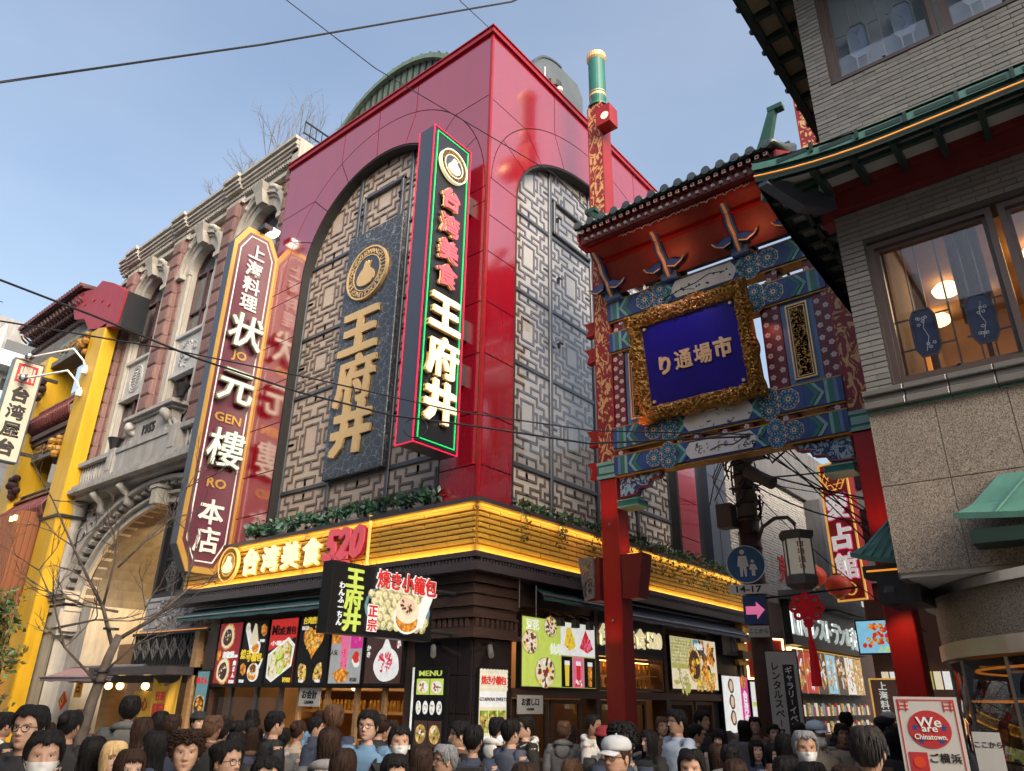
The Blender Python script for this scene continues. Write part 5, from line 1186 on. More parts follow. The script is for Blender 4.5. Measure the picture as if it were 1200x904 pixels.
# vertical Taiwan sign
tw = T('cream_vertical_sign', 'cream vertical sign with red seal and four black characters left of the yellow building', 'sign', (-28, 7.1, 9))
XT = -28.0; FT = FX(XT)
O('box', B().box(XT - .3, XT, 6.98, 7.92, 8.85, 12.45), 'blue_edge', tw)
O('face', B(FT).box(7.0, 7.9, 8.88, 12.42, 0, .02), 'sign_cream', tw); O('frame', outline(FT, 6.97, 7.93, 8.84, 12.46, .04, 0, .05), 'mullion', tw)
O('seal', B(FT).box(7.14, 7.76, 11.62, 12.3, .02, .03), 'seal_red', tw); O('seal_mark', B(FT).text('鼎', 7.45, 11.96, .56, .03, .01), 'sign_cream', tw)
for ch, z in zip('台湾屋台', (11.2, 10.57, 9.94, 9.32)): O('character', B(FT).text(ch, 7.45, z, .56, .02, .02, 0, 1.05), 'ink', tw)
O('bracket', B(FT).box(7.92, 8.5, 12.0, 12.1, -.2, -.1).box(7.92, 8.5, 9.2, 9.3, -.2, -.1), 'iron_black', tw)
# brown louvered box
bb = T('brown_louvered_box', 'brown slatted box frontage with small warm lights below the yellow balconies', 'shop front', (-27, 8, 3.4))
O('wall', B().box(-31.5, -26.32, 8.0, 9.6, 3.45, 7.05).box(-26.32, -26.3, 8.0, 9.6, 3.45, 7.05), 'louver_brown', bb)
us = unit_box('slat', 'louver_brown')
for i in range(34): piece('slat', us, bb, (-31.3 + i * .15, 7.97, 5.25), (.085, .06, 3.6))
for i in range(9): piece('board', us, bb, (-26.28, 8.1 + i * .175, 5.25), (.03, .165, 3.6))
O('downlight', B().box(-26.6, -26.5, 7.85, 7.93, 6.75, 6.9).box(-26.9, -26.8, 7.85, 7.93, 6.75, 6.9).box(-26.6, -26.5, 7.85, 7.93, 3.5, 3.6), 'warm_lamp', bb)
lb = T('lit_noodle_panel', 'lit picture panel of vegetables with yellow rim at the left picture edge', 'sign', (-25, 7.5, 2))
O('panel', B(FL(7.6)).box(-27.5, -24.8, 1.9, 3.3, 0, .1), 'print_yellow', lb); b = B(FL(7.6)); b.box(-27.4, -24.9, 2.0, 3.2, .1, .11, 0); b.blob(-25.6, 2.7, .55, .11, .12, 1, ry=.4); bits(b, -25.6, 2.7, .45, .12, [2, 3, 1], 40, 3, .2); O('picture', b, pm('teal', 'white', 'green', 'lime'), lb)
O('lamp', B().box(-27.4, -25, 7.7, 7.8, 1.5, 1.56), 'warm_lamp', lb)
# bamboo-like hedge at the pier
leaf_mass('bamboo_foliage', 'yellowish bamboo leaves between the brown box and the stone pier', [(-24.1 + rnd.uniform(-.75, .75), 7.3 + rnd.uniform(-.3, .3), .8 + i * .1) for i in range(32)], 80, .6, .20, ['leaf_dry', 'leaf', 'leaf_dry'], seed=8)
bs = B()
for i in range(26):
    x = -24.2 + rnd.uniform(-.9, .8); y = 7.3 + rnd.uniform(-.3, .3); bs.tube([(x, y, 0), (x + rnd.uniform(-.15, .15), y, 2), (x + rnd.uniform(-.3, .3), y, 3.8)], .02, n=5)
stuff(O('bamboo_stems', bs, 'leaf_dry'), 'thin bamboo stems beside the stone pier', 'bamboo')

# ================================================================== far apartment block
ap = T('apartment_block', 'pale distant apartment block with rows of white balconies at the left edge', 'building', (-64, 14, 0))
FA = FX(-58); 
O('wall', B().box(-76, -60, -6, 16.6, 0, 25.6).box(-74, -60.5, 8, 15.5, 25.6, 27.6), 'concrete', ap)
O('wall', B().box(-60.0, -59.94, -6, 16.6, 0, 25.6), 'concrete_pale', ap)
for z in range(8):
    for k in range(7):
        y = -5 + k * 3.1; o = O('balcony', B().box(-60, -58.4, y, y + 2.95, 2.2 + z * 3.0, 2.4 + z * 3.0).box(-58.5, -58.4, y, y + 2.95, 2.4 + z * 3, 3.3 + z * 3.0).box(-60, -58.4, y + 2.9, y + 3.02, 2.2 + z * 3, 5.2 + z * 3.0), 'white_paint', ap)
        O('window', B().box(-59.95, -59.9, y + .5, y + 2.5, 2.5 + z * 3, 4.7 + z * 3.0), 'window_dark2', ap)
O('wall', B().box(-62, -58.2, 14.9, 17.4, 0, 24.0), 'concrete_dark', ap)
for z in range(8):
    for y in (15.3, 16.3): O('window', B().box(-58.2, -58.15, y, y + .7, 3 + z * 2.9, 4.3 + z * 2.9), 'window_dark2', ap)
O('antenna', B().tube([(-62, 13, 27.6), (-62, 13, 30)], .05).tube([(-62, 12.4, 29.3), (-62, 13.6, 29.3)], .03).tube([(-62, 12.6, 28.8), (-62, 13.4, 28.8)], .03), 'iron_black', ap)
gh = T('grey_house', 'low dark grey house wall behind the cream vertical sign', 'building', (-40, 12, 0)); O('wall', B().box(-50, -34, 10, 20, 0, 9.5), 'concrete_dark', gh); O('roof', B().box(-50.3, -33.7, 9.7, 20.3, 9.5, 9.8), 'concrete', gh)

# ================================================================== roof things
dmn = T('green_barrel_roof', 'ribbed green barrel roof rising behind the red parapet', 'roof', (-12.5, 14, 15.4))
n = 26; FD = FL(10.5); cxx, czz, rr = -13.4, 16.2, 3.15
O('vault', B(FD).loft([[(cxx + rr * math.cos(PI * i / n), czz + rr * math.sin(PI * i / n) * .92, c) for i in range(n + 1)] for c in (0, -6)], close=False), 'copper_green', dmn, smooth=True)
O('gable', B(FD).prism([(cxx + rr * .96 * math.cos(PI * i / n), czz + rr * .885 * math.sin(PI * i / n)) for i in range(n + 1)], -.3, -.1), 'copper_green', dmn)
O('rim', B(FD).ring(cxx, czz, rr * .95, rr * 1.0, -.3, .06, 0, 40, 0, PI, .92), 'copper_green', dmn)
for i in range(1, 24):
    t = PI * i / 24; O('seam', B().tube([(cxx + rr * 1.01 * math.cos(t), 10.45, czz + rr * .93 * math.sin(t)), (cxx + rr * 1.01 * math.cos(t), 16.5, czz + rr * .93 * math.sin(t))], .04, n=4), 'copper_green', dmn)
    x = cxx - rr + 2 * rr * i / 24; h = czz + .88 * rr * math.sqrt(max(0, 1 - ((x - cxx) / rr) ** 2)); O('batten', B(FD).box(x - .02, x + .02, czz, h, -.1, -.06), 'iron_black', dmn)
hv = T('roof_air_duct', 'curved galvanised air duct with louvred outlet on the red roof', 'duct', (-9.8, 13, 15.4))
FH = FX(-9.3)
n = 8
for k, (y0_, z0_) in enumerate(((12.7, 17.9),)):
    R1 = 1.4
    P = [(13.35 - R1 * math.cos(PI / 2 * i / n), 17.5 + R1 * math.sin(PI / 2 * i / n)) for i in range(n + 1)] + [(14.2, 18.9), (14.45, 18.6), (14.45, 17.7), (12.75, 17.7), (12.5, 17.3), (11.95, 17.3)]
    O('bend', B(FH).prism(P, -1.4, 0), 'duct', hv)
O('outlet', B(FH).loft([[(12.9, 17.7, 0), (14.45, 17.7, 0), (14.45, 17.7, -1.4), (12.9, 17.7, -1.4)], [(12.95, 17.05, 0), (14.45, 17.05, 0), (14.45, 17.05, -1.4), (12.95, 17.05, -1.4)], [(13.4, 16.4, 0), (14.3, 16.4, 0), (14.3, 16.4, -1.4), (13.4, 16.4, -1.4)], [(13.5, 15.5, 0), (14.2, 15.5, 0), (14.2, 15.5, -1.4), (13.5, 15.5, -1.4)]]), 'duct_pale', hv)
O('flange', B(FH).box(12.85, 14.5, 17.66, 17.74, -1.45, .05).box(12.9, 14.5, 17.02, 17.1, -1.45, .05), 'mullion', hv)
O('flange', B(FH).ring(13.35, 17.5, 1.37, 1.43, -1.42, .03, 0, 10, PI / 2, PI), 'mullion', hv)
O('louver', B(FH).prism([(12.98, 17.0), (13.6, 17.0), (13.7, 16.5), (13.4, 16.5)], 0, .03), 'mullion', hv)
O('flue', B().lathe((-8.8, 12.2), [(.16, 15.4), (.16, 16.7), (.26, 16.8), (.26, 17.0), (.1, 17.1)], n=12), 'iron_black', hv)
O('duct', B().box(-10.2, -9.3, 12.4, 14.3, 15.4, 16.1), 'duct', hv)
vt = T('roof_vent_pipes', 'short metal vents behind the red parapet left of the gate pillar', 'vent', (-9.2, 15.3, 15.4))
for y, h in ((15.2, 1.2), (15.7, .7)): O('pipe', B().tube([(-9.2, y, 15.4), (-9.2, y, 15.6 + h), (-9.0, y + .1, 15.8 + h)], .13, n=10), 'duct', vt, smooth=True)
rc_ = T('parapet_camera', 'small white camera on the red parapet by the duct', 'camera', (-8.1, 11.4, 15.6)); O('body', B().sphere((-8.0, 11.4, 15.72), .09), 'white_paint', rc_); O('arm', B().tube([(-8.2, 11.4, 15.56), (-8.05, 11.4, 15.68)], .03), 'iron_black', rc_); O('rod', B().tube([(-8.3, 11.2, 15.5), (-8.3, 11.2, 16.5)], .015), 'steel', rc_)

# bare shrubs on the stone cornice
def branchy(b, p, d, L_, r, q, depth, spread=.5):
    if depth == 0 or L_ < .03: return
    pts = [p]; dd = d.copy(); n = 3
    for i in range(n):
        dd = (dd + Vector((q.gauss(0, .13), q.gauss(0, .13), q.gauss(.03, .1)))).normalized(); pts.append(pts[-1] + dd * L_ / n)
    b.tube(pts, [r * (1 - .3 * i / n) for i in range(n + 1)], n=4 if depth < 3 else 6, cap=False)
    for k in range(q.choice((2, 3))):
        nd = (dd + Vector((q.gauss(0, spread), q.gauss(0, spread), q.gauss(.1, spread * .7)))).normalized(); branchy(b, pts[-1 - (k % 2)], nd, L_ * q.uniform(.6, .8), r * .62, q, depth - 1, spread)
wsn = [('wispy bare shrub on the cornice above the first window', -23.8, 1.0), ('small bare shrub on the cornice between the first and second windows', -22.7, .8), ('thin bare shrub on the cornice above the second window', -21.0, 1.5), ('low bare shrub on the cornice right of the second window', -19.3, 1.5), ('tall bare shrub on the cornice left of the third window', -18.0, 2.4), ('tallest bare shrub on the cornice near the red building', -17.0, 2.2)]
for i, (lb_, x, h) in enumerate(wsn):
    q = random.Random(40 + i); b = B()
    for k in range(7): branchy(b, Vector((x + q.gauss(0, .25), 9.9 + q.gauss(0, .15), 16.7)), Vector((q.gauss(0, .25), q.gauss(0, .2), 1)).normalized(), h * .5, .018, q, 4, .35)
    p = O('shrub', b, 'twig'); tag(p, lb_, 'shrub', 'bare shrubs on the stone cornice')
    p['label'] = lb_

# ================================================================== bare street tree
tr = T('bare_street_tree', 'bare forked street tree standing before the great stone arch', 'tree', (-9.15, 4.0, 0))
def TP(*pts): return [Vector(p) for p in pts]
tk = B(); tk.tube(TP((-9.2, 3.9, 0), (-9.22, 3.92, 1.2), (-9.18, 3.95, 1.75), (-9.12, 4.0, 2.2), (-9.08, 4.05, 2.45)), [.072, .066, .058, .05, .042], n=9)
O('trunk', tk, 'bark', tr, smooth=True)
from functools import reduce
q = random.Random(77)
br = [ [(-9.1, 4.02, 2.3), (-9.2, 3.85, 2.75), (-9.3, 3.7, 3.0), (-9.4, 3.45, 3.4), (-9.5, 3.15, 3.9)],
       [(-9.2, 3.85, 2.75), (-9.15, 3.85, 3.25), (-9.2, 3.8, 3.55)],
       [(-9.2, 3.92, 3.2), (-9.1, 4.1, 3.5), (-9.0, 4.35, 3.85), (-8.95, 4.45, 4.25)],
       [(-9.1, 4.05, 2.4), (-8.95, 4.35, 2.65), (-8.9, 4.65, 3.0), (-8.9, 4.65, 3.2), (-8.92, 4.55, 3.7), (-8.9, 4.5, 4.3)],
       [(-9.18, 3.95, 1.95), (-9.35, 3.6, 2.3), (-9.4, 3.4, 2.75), (-9.5, 3.2, 3.1)],
       [(-9.15, 3.95, 2.0), (-8.95, 4.15, 2.3), (-8.9, 4.2, 2.75)],
       [(-9.4, 3.5, 2.5), (-9.2, 3.8, 2.6), (-9.0, 4.1, 2.6)],
       [(-9.12, 4.0, 2.7), (-9.3, 3.7, 2.75), (-9.42, 3.4, 2.85)] ]
for k, P in enumerate(br):
    P = TP(*P); b = B(); r0 = .025 if k in (0, 3) else .016
    b.tube(P, [r0 * (1 - .65 * i / (len(P) - 1)) for i in range(len(P))], n=7)
    for i in range(1, len(P)):
        for s_ in range(2): branchy(b, P[i], (P[i] - P[i - 1]).normalized() + Vector((q.gauss(0, .6), q.gauss(0, .6), q.gauss(0, .4))), .30, .008, q, 3, .42)
    O('branch', b, 'bark', tr, smooth=True)
for z in (1.95, 2.05, 2.5): O('tie', B().lathe((-9.14, 3.97), [(.09, z), (.09, z + .02)], n=8), 'iron_black', tr)
# ================================================================== painted street gate
YG = 11.3; FGt = FL(YG)
gt = T('painted_market_street_gate', 'red gate with tiled roof and blue medallion beams over the side street', 'gate', (-4.8, YG, 0))
PLx = (-7.14, -6.78); PRx = (-2.66, -2.30)
for (a, b_), nm in ((PLx, 'left'), (PRx, 'right')):
    p = O('pillar', B(FGt).bbox(a, b_, .35, 5.6, -.36, 0, e=.015), 'gate_red', gt)
    O('pillar_base', B(FGt).bbox(a - .1, b_ + .1, 0, .5, -.46, .1, e=.05), 'concrete', p)
    O('painted_shaft', B(FGt).bbox(a, b_, 5.92, 14.55, -.36, 0, e=.01), 'phoenix_paint', p)
    O('corner_edge', B(FGt).box(a - .012, a + .012, 5.95, 14.5, -.36, .004).box(b_ - .012, b_ + .012, 5.95, 14.5, -.36, .004), 'gate_red', p)
    O('beam_socket', B(FGt).box(a - .02, b_ + .02, 5.6, 5.92, -.38, .03), 'gate_green', p)
    O('socket_band', B(FGt).box(a - .03, b_ + .03, 5.6, 5.66, -.39, .04).box(a - .03, b_ + .03, 5.86, 5.92, -.39, .04).box(a + .02, b_ - .02, 5.70, 5.82, .03, .04), 'gate_teal', p)
    cx_ = (a + b_) / 2; FVg = Fr((0, YG, 0), (1, 0, 0), (0, 1, 0), (0, 0, 1))
    O('cap_cylinder', B(FVg).lathe((cx_, .18), [(.24, 14.55), (.24, 14.6), (.16, 14.66), (.2, 14.8), (.2, 16.0)], n=22), 'gate_green_dark' if 0 else 'gate_green', p, smooth=False)
    O('gold_band', B(FVg).lathe((cx_, .18), [(.205, 14.86), (.205, 14.92)], n=22).lathe((cx_, .18), [(.205, 14.97), (.205, 14.99)], n=22).lathe((cx_, .18), [(.2, 16.0), (.235, 16.05), (.235, 16.18), (.1, 16.2)], n=22), 'gold_letter', p)
# flying tenon ends left of the left pillar
for z in (8.70, 8.10, 6.34, 5.70):
    b = B(FGt); b.prism([(-7.16, z), (-7.42, z - .02), (-7.36, z + .14), (-7.46, z + .30), (-7.16, z + .28)], -.26, -.1); O('tenon', b, 'gate_red', gt)
    b = B(FGt); b.prism([(-2.29, z), (-2.0, z - .02), (-2.06, z + .14), (-1.98, z + .30), (-2.29, z + .28)], -.26, -.1); O('tenon', b, 'gate_red', gt)
# painted beams
def medallion(b, u, v, r, c):
    b.disc(u, v, r, c, c + .006, 0, 8, rot=PI / 8)
    b.disc(u, v, r * .90, c + .006, c + .010, 1, 18)
    for k in range(14):
        t = 2 * PI * k / 14; b.disc(u + r * .74 * math.cos(t), v + r * .74 * math.sin(t), r * .105, c + .010, c + .013, 2, 6)
    b.ring(u, v, r * .52, r * .57, c + .010, c + .014, 3, 18)
    for k in range(9):
        t = 2 * PI * k / 9; b.disc(u + r * .38 * math.cos(t), v + r * .38 * math.sin(t), r * .09, c + .010, c + .013, 2, 6)
    b.disc(u, v, r * .24, c + .010, c + .015, 4, 10); b.disc(u, v, r * .13, c + .015, c + .017, 1, 8)
def beam(z0, z1, u0, u1, midp, mid='panel_white', hasmid=True, d=.30, nL=2.0, under='gate_blue'):
    h = z1 - z0; cz = (z0 + z1) / 2
    bm_ = O('beam', B(FGt).box(u0, u1, z0, z1, -.3, .04), under, gt)
    O('beam_edge', B(FGt).box(u0, u1, z0 - .03, z0, -.26, .02).box(u0, u1, z1, z1 + .02, -.3, .05), 'gold_deep', bm_)
    for s_, ue in ((1, u0), (-1, u1)):
        e = B(FGt)
        def q4(a0, a1, m, c): 
            xs = sorted((ue + s_ * a0, ue + s_ * a1)); e.box(xs[0], xs[1], z0 + .005, z1 - .005, .04, c, m)
        q4(0, .08, 3, .05); q4(.08, .13, 2, .052); q4(.13, .22, 0, .05); q4(.22, .27, 1, .052)
        def chev(a, w, m, c):
            x = ue + s_ * a; e.prism([(x, z1 - .01), (x + s_ * w, z1 - .01), (x + s_ * (w - h * .35), cz), (x + s_ * w, z0 + .01), (x, z0 + .01), (x - s_ * h * .35, cz)], .04, c, m)
        chev(.42, .06, 1, .053); chev(.50, .07, 0, .053)
        O('end_bands', e, ['gate_green', 'gate_teal', 'gate_blue_pale', 'gate_blue'], bm_)
        f = B(FGt); x = ue + s_ * (.60); f.box(*sorted((x, ue + s_ * 1.26)), z0 + .01, z1 - .01, .04, .046, 5)
        r_ = h * .46; medallion(f, ue + s_ * (.66 + r_), cz + h * .02, r_, .046)
        for dz in (.30, -.30): medallion(f, ue + s_ * (.66 + 2.75 * r_), cz + dz * h, r_ * .92, .046 + (.002 if dz > 0 else 0))
        O('medallion_field', f, ['gold_letter', 'gate_blue', 'gate_teal', 'gate_green', 'gold_letter', 'gate_blue'], bm_)
        g = B(FGt)
        for a, m in ((1.20, 0), (1.27, 1), (1.33, 2)):
            x = ue + s_ * a; g.prism([(x, z1 - .008), (x + s_ * .06, z1 - .008), (x + s_ * (.06 + h * .4), cz), (x + s_ * .06, z0 + .008), (x, z0 + .008), (x + s_ * h * .4, cz)], .04, .056, m)
        if hasmid: O('chevron', g, ['gate_green', 'gate_teal', 'gate_blue'], bm_)
    if hasmid:
        a, b_ = u0 + 1.44, u1 - 1.44; k = h * .38
        O('centre_panel', B(FGt).prism([(a, z0 + k), (a + .08, z0 + .03), (b_ - .08, z0 + .03), (b_, z0 + k), (b_, z1 - k), (b_ - .08, z1 - .03), (a + .08, z1 - .03), (a, z1 - k)], .04, .058), mid, bm_)
    return bm_
bA = beam(8.78, 9.20, -6.80, -2.66, 0); bB = beam(8.10, 8.50, -6.78, -2.66, 0, hasmid=False, mid='gate_blue'); bC = beam(6.12, 6.52, -6.78, -2.66, 0, mid='ink_painting'); bD = beam(5.62, 5.97, -6.78, -2.66, 0, mid='panel_white')
# plum branch on the top panel, ink dragons on the lowest
pb = B(FGt); pb.tube([(-5.6, 8.84, .06), (-5.2, 8.95, .06), (-4.9, 8.98, .06), (-4.6, 9.08, .06), (-4.3, 9.02, .06)], .010, n=4).tube([(-5.2, 8.95, .06), (-5.0, 8.9, .06), (-4.9, 8.86, .06)], .007, n=4).tube([(-4.1, 8.86, .06), (-3.95, 9.0, .06), (-3.85, 9.12, .06)], .009, n=4)
for i in range(16): pb.disc(-5.4 + i * .1 + rnd.uniform(-.04, .04), 8.97 + rnd.uniform(-.09, .09), .022, .058, .064, 0, 6)
O('plum_branch', pb, 'ink', bA)
pb2 = B(FGt)
for i in range(9): pb2.disc(-4.3 + rnd.uniform(-.25, .15), 9.0 + rnd.uniform(-.1, .1), .028, .06, .066, 0, 5)
O('plum_blossom', pb2, 'blossom', bA)
dg_ = B(FGt); q = random.Random(9)
for i in range(34):
    u, z = q.uniform(-4.9, -4.3) if i > 12 else q.uniform(-4.9, -4.3), q.uniform(5.70, 5.9)
    u = q.uniform(-4.12, -3.6) if i > 14 else q.uniform(-4.8, -4.2); u = u - (.0 if i > 14 else .35)
    dg_.ring(u + (-.35 if i > 14 else 0), z, .022, .034, .058, .062, 0, 7, q.uniform(0, 3), q.uniform(3.5, 6))
dg_.tube([(-4.9, 5.74, .06), (-4.7, 5.80, .06), (-4.5, 5.76, .06), (-4.3, 5.84, .06), (-4.2, 5.80, .06)], .010, n=4)
O('ink_drawing', dg_, 'ink', bD)
# posts with blossoms between the beams
def flower(b, u, v, r, c, rot, m=0):
    for k in range(5):
        t = rot + 2 * PI * k / 5; b.disc(u + r * .55 * math.cos(t), v + r * .55 * math.sin(t), r * .42, c, c + .005, m, 7)
def post(u0, u1, z0, z1, nf, seed, c=-.02):
    p = O('blossom_post', B(FGt).bbox(u0, u1, z0, z1, -.28, c, e=.01), 'gate_red_dark', gt); b = B(FGt); q = random.Random(seed); n = nf
    for i in range(n):
        z = z0 + (z1 - z0) * (i + .5) / n; flower(b, (u0 + u1) / 2 + (.25 if i % 2 else -.25) * (u1 - u0) * (1 if n > 1 else 0), z, .052, c, q.uniform(0, 3))
    O('blossoms', b, 'blossom', p)
for u, sd_ in ((-6.6, 1), (-5.48, 2), (-4.64, 3), (-3.52, 4), (-2.88, 7)):
    post(u - .11, u + .11, 8.52, 8.78, 2, sd_); post(u - .11 + (0 if u < -5.6 else 0), u + .11, 5.99, 6.10, 1, sd_ + 10) if u not in (-5.48,) else post(u - .11, u + .11, 5.99, 6.10, 1, sd_)
post(-6.76, -6.52, 6.54, 8.10, 16, 21); post(-3.80, -3.46, 6.54, 8.10, 16, 22); post(-2.92, -2.66, 6.54, 8.10, 14, 23)
for u in (-6.66, -5.15, -4.25, -3.6, -2.8): post(u - .12, u + .12, 5.985, 6.09, 1, int(-u * 10), c=.0)
# side panels with gilded fretwork
for k, (a, b_) in enumerate(((-6.50, -6.02), (-3.46, -2.92))):
    sp_ = O('side_panel', B(FGt).box(a, b_, 6.54, 8.10, -.2, -.04), 'gate_blue_pale', gt)
    i0, i1 = a + .09, b_ - .09
    O('gilt_frame', outline(FGt, i0, i1, 6.64, 8.0, .025, -.04, .0), 'gold_letter', sp_); O('gilt_frame', outline(FGt, i0 + .05, i1 - .05, 6.69, 7.95, .012, -.04, -.01), 'gold_letter', sp_)
    O('ground', B(FGt).box(i0 + .05, i1 - .05, 6.69, 7.95, -.04, -.035), 'ink', sp_)
    f = B(FGt); q = random.Random(k + 31); z = 6.72
    while z < 7.9:
        w = i1 - i0 - .14; u = i0 + .07
        for t in range(6):
            x = u + q.uniform(0, w * .8); f.box(x, min(x + q.uniform(.04, .14), i1 - .07), z, z + .014, -.035, -.008)
            if q.random() < .8: x = u + q.uniform(0, w); f.box(x, x + .014, z, min(z + q.uniform(.03, .08), 7.93), -.035, -.010)
        z += .036
    O('gilt_fretwork', f, 'gold_leaf', sp_)
# name plaque, hung leaning forward
pq = T('blue_name_plaque', 'deep blue plaque reading the street name inside a heavy carved gilt frame', 'plaque', (-5.0, YG - .1, 6.5))
tilt = rad(9); FPq = Fr((0, YG - .10, 6.42), (1, 0, 0), (0, -math.sin(tilt), math.cos(tilt)), (0, -math.cos(tilt), -math.sin(tilt)))
O('board', B(FPq).box(-5.86, -4.04, .28, 1.82, .0, .06), 'plaque_blue', pq)
def carved(fr, outer, inner, c, seed, nu=120, nv=9):
    # ornate rim: rounded square ring with real relief
    (a0, a1, b0, b1), (i0, i1, j0, j1) = outer, inner
    def per(t, A0, A1, B0, B1):
        t = t % 4; k = int(t); f = t - k
        return [(A0 + (A1 - A0) * f, B0), (A1, B0 + (B1 - B0) * f), (A1 - (A1 - A0) * f, B1), (A0, B1 - (B1 - B0) * f)][k]
    rings = []
    for v in range(nv + 1):
        s_ = v / nv; row = []
        for u in range(nu):
            t = 4 * u / nu; o = per(t, *outer); i = per(t, *inner)
            ripple = 1 + .035 * math.sin(t * 19) * (1 - s_)
            x, y = o[0] * (1 - s_) + i[0] * s_, o[1] * (1 - s_) + i[1] * s_
            cx, cy = (a0 + a1) / 2, (b0 + b1) / 2; x, y = cx + (x - cx) * ripple, cy + (y - cy) * ripple
            al = x * 1.0 + y * 1.0; h = .05 + .07 * math.sin(PI * min(1, s_ * 1.02)) ** .5 + .03 * math.sin(x * 26 + 3 * math.sin(y * 21)) * math.sin(y * 26 + 3 * math.sin(x * 21)) + .05 * noise.noise(Vector((x * 24, y * 24, seed))) + .02 * noise.noise(Vector((x * 50, y * 50, seed)))
            if v == 0 or v == nv: h = .02
            row.append((x, y, c + max(h, .01)))
        rings.append(row)
    b = B(fr); b.loft(rings, cap=False); return b
O('gilt_frame', carved(FPq, (-6.14, -3.80, .02, 2.10), (-5.84, -4.06, .30, 1.80), .03, 3.3, nu=520, nv=26), 'gold_leaf', pq)
O('frame_back', B(FPq).box(-6.12, -3.82, .04, 2.08, -.04, .05), 'gold_deep', pq)
rs_ = B(FPq); q = random.Random(6)
for i in range(110):
    t = 4 * i / 110 + q.uniform(-.01, .01); k = int(t); f = t - k
    u, v = [(-6.0 + 2.1 * f, .15), (-3.92, .15 + 1.8 * f), (-3.9 - 2.1 * f, 1.96), (-6.0, 1.96 - 1.8 * f)][k]; t2 = q.uniform(0, 6)
    rs_.tube([(u + .06 * math.cos(t2 + j * .8) * (1 - j * .10), v + .06 * math.sin(t2 + j * .8) * (1 - j * .10), .15 + .02 * math.sin(j + t2)) for j in range(8)], [.008, .014, .016, .016, .014, .012, .009, .005], n=5)
O('scrollwork', rs_, 'gold_leaf', pq, smooth=True)
for ch, u, z in zip('り通場市', (-5.48, -5.12, -4.75, -4.38), (.98, 1.0, 1.0, 1.02)): O('character', B(FPq).text(ch, u, z, .37, .06, .02, 0, .92), 'gold_letter', pq)
for u, v in ((-5.78, 1.74), (-4.12, 1.74), (-4.12, .36), (-5.78, .36)): O('stud', B(FPq).disc(u, v, .03, .06, .1, 0, 8), 'gold_letter', pq)
# corner aprons under the lowest beam
for s_, ue in ((1, -6.74), (-1, -2.70)):
    P = [(0, 0), (.86, 0), (.80, -.10), (.62, -.12), (.58, -.22), (.40, -.24), (.34, -.34), (.16, -.36), (.0, -.36)]
    a = O('apron', B(FGt).prism([(ue + s_ * x, 5.58 + z) for x, z in P], -.2, -.06), 'cloud_blue', gt)
    pts = [(ue + s_ * x, 5.58 + z, -.05) for x, z in P[1:]]; O('apron_rim', B(FGt).tube(pts, .022, n=5), 'gate_red', a)
    O('apron_bracket', B(FGt).box(*sorted((ue, ue + s_ * .42)), 5.02, 5.14, -.3, .06).box(*sorted((ue, ue + s_ * .34)), 5.14, 5.22, -.3, -.06), 'gate_green', a)
    O('apron_bracket_rim', B(FGt).box(*sorted((ue, ue + s_ * .43)), 5.01, 5.03, -.3, .075).box(*sorted((ue, ue + s_ * .43)), 5.125, 5.145, -.3, .075), 'gate_teal', a)
# bracket clusters carrying the roof
def wing(b, u, z, c, s_, m):
    b.prism([(u, z - .07), (u + s_ * .14, z - .12), (u + s_ * .30, z - .06), (u + s_ * .36, z + .03), (u + s_ * .24, z + .0), (u + s_ * .12, z + .07), (u, z + .06)], c, c + .07, m)
for k, u in enumerate((-6.62, -5.35, -3.95, -2.85)):
    g = B(FGt)
    # slanted nosing: steps out from the beam to the soffit
    path = [(.10, 9.22), (.22, 9.35), (.30, 9.5), (.48, 9.62), (.56, 9.8), (.78, 9.95)]
    for j, (w, m, ofs) in enumerate(((.085, 0, 0), (.055, 1, .02), (.025, 2, .035))):
        g.loft([[(u - w, z, c + ofs), (u + w, z, c + ofs), (u + w, z + .03, c - .2 - ofs), (u - w, z + .03, c - .2 - ofs)] for c, z in path], m=m)
    for s_ in (-1, 1): wing(g, u + s_ * .06, 9.42, .28, s_, 0); wing(g, u + s_ * .06, 9.42, .285, s_, 0); g.tube([(u + s_ * .08, 9.35, .36), (u + s_ * .22, 9.30, .36), (u + s_ * .36, 9.37, .36), (u + s_ * .42, 9.45, .36)], .014, 2, n=4)
    g.box(u - .16, u + .16, 9.2, 9.34, -.2, .16, 1); g.box(u - .22, u + .22, 9.34, 9.42, -.2, .2, 3)
    O('bracket_cluster', g, ['gate_blue', 'gate_blue_pale', 'gold_letter', 'gate_green_dark'], gt)
# roof: soffit, rafters, tiles, ridge
RX0, RX1, RY, RZ = -6.66, -2.84, 10.1, 10.12
O('soffit', B().add([(RX0 + .1, 10.2, 10.02), (RX1 - .1, 10.2, 10.02), (RX1 - .1, 11.25, 10.4), (RX0 + .1, 11.25, 10.4)], [(0, 1, 2, 3)]).add([(RX0 + .1, 10.75, 9.86), (RX1 - .1, 10.75, 9.86), (RX1 - .1, 11.2, 9.3), (RX0 + .1, 11.2, 9.3)], [(0, 1, 2, 3)])
  .add([(RX0 + .1, 10.26, 9.99), (RX1 - .1, 10.26, 9.99), (RX1 - .1, 10.76, 9.86), (RX0 + .1, 10.76, 9.86)], [(0, 1, 2, 3)]).add([(RX0 + .1, 11.4, 9.3), (RX1 - .1, 11.4, 9.3), (RX1 - .1, 12.6, 10.1), (RX0 + .1, 12.6, 10.1)], [(0, 1, 2, 3)]), 'soffit_red', gt)
O('soffit_rib', B().box(RX0, RX1, 10.7, 10.82, 9.80, 9.92).box(RX0, RX1, 10.3, 10.4, 9.93, 10.0), 'gate_red', gt)
cv = B(); q = random.Random(5)
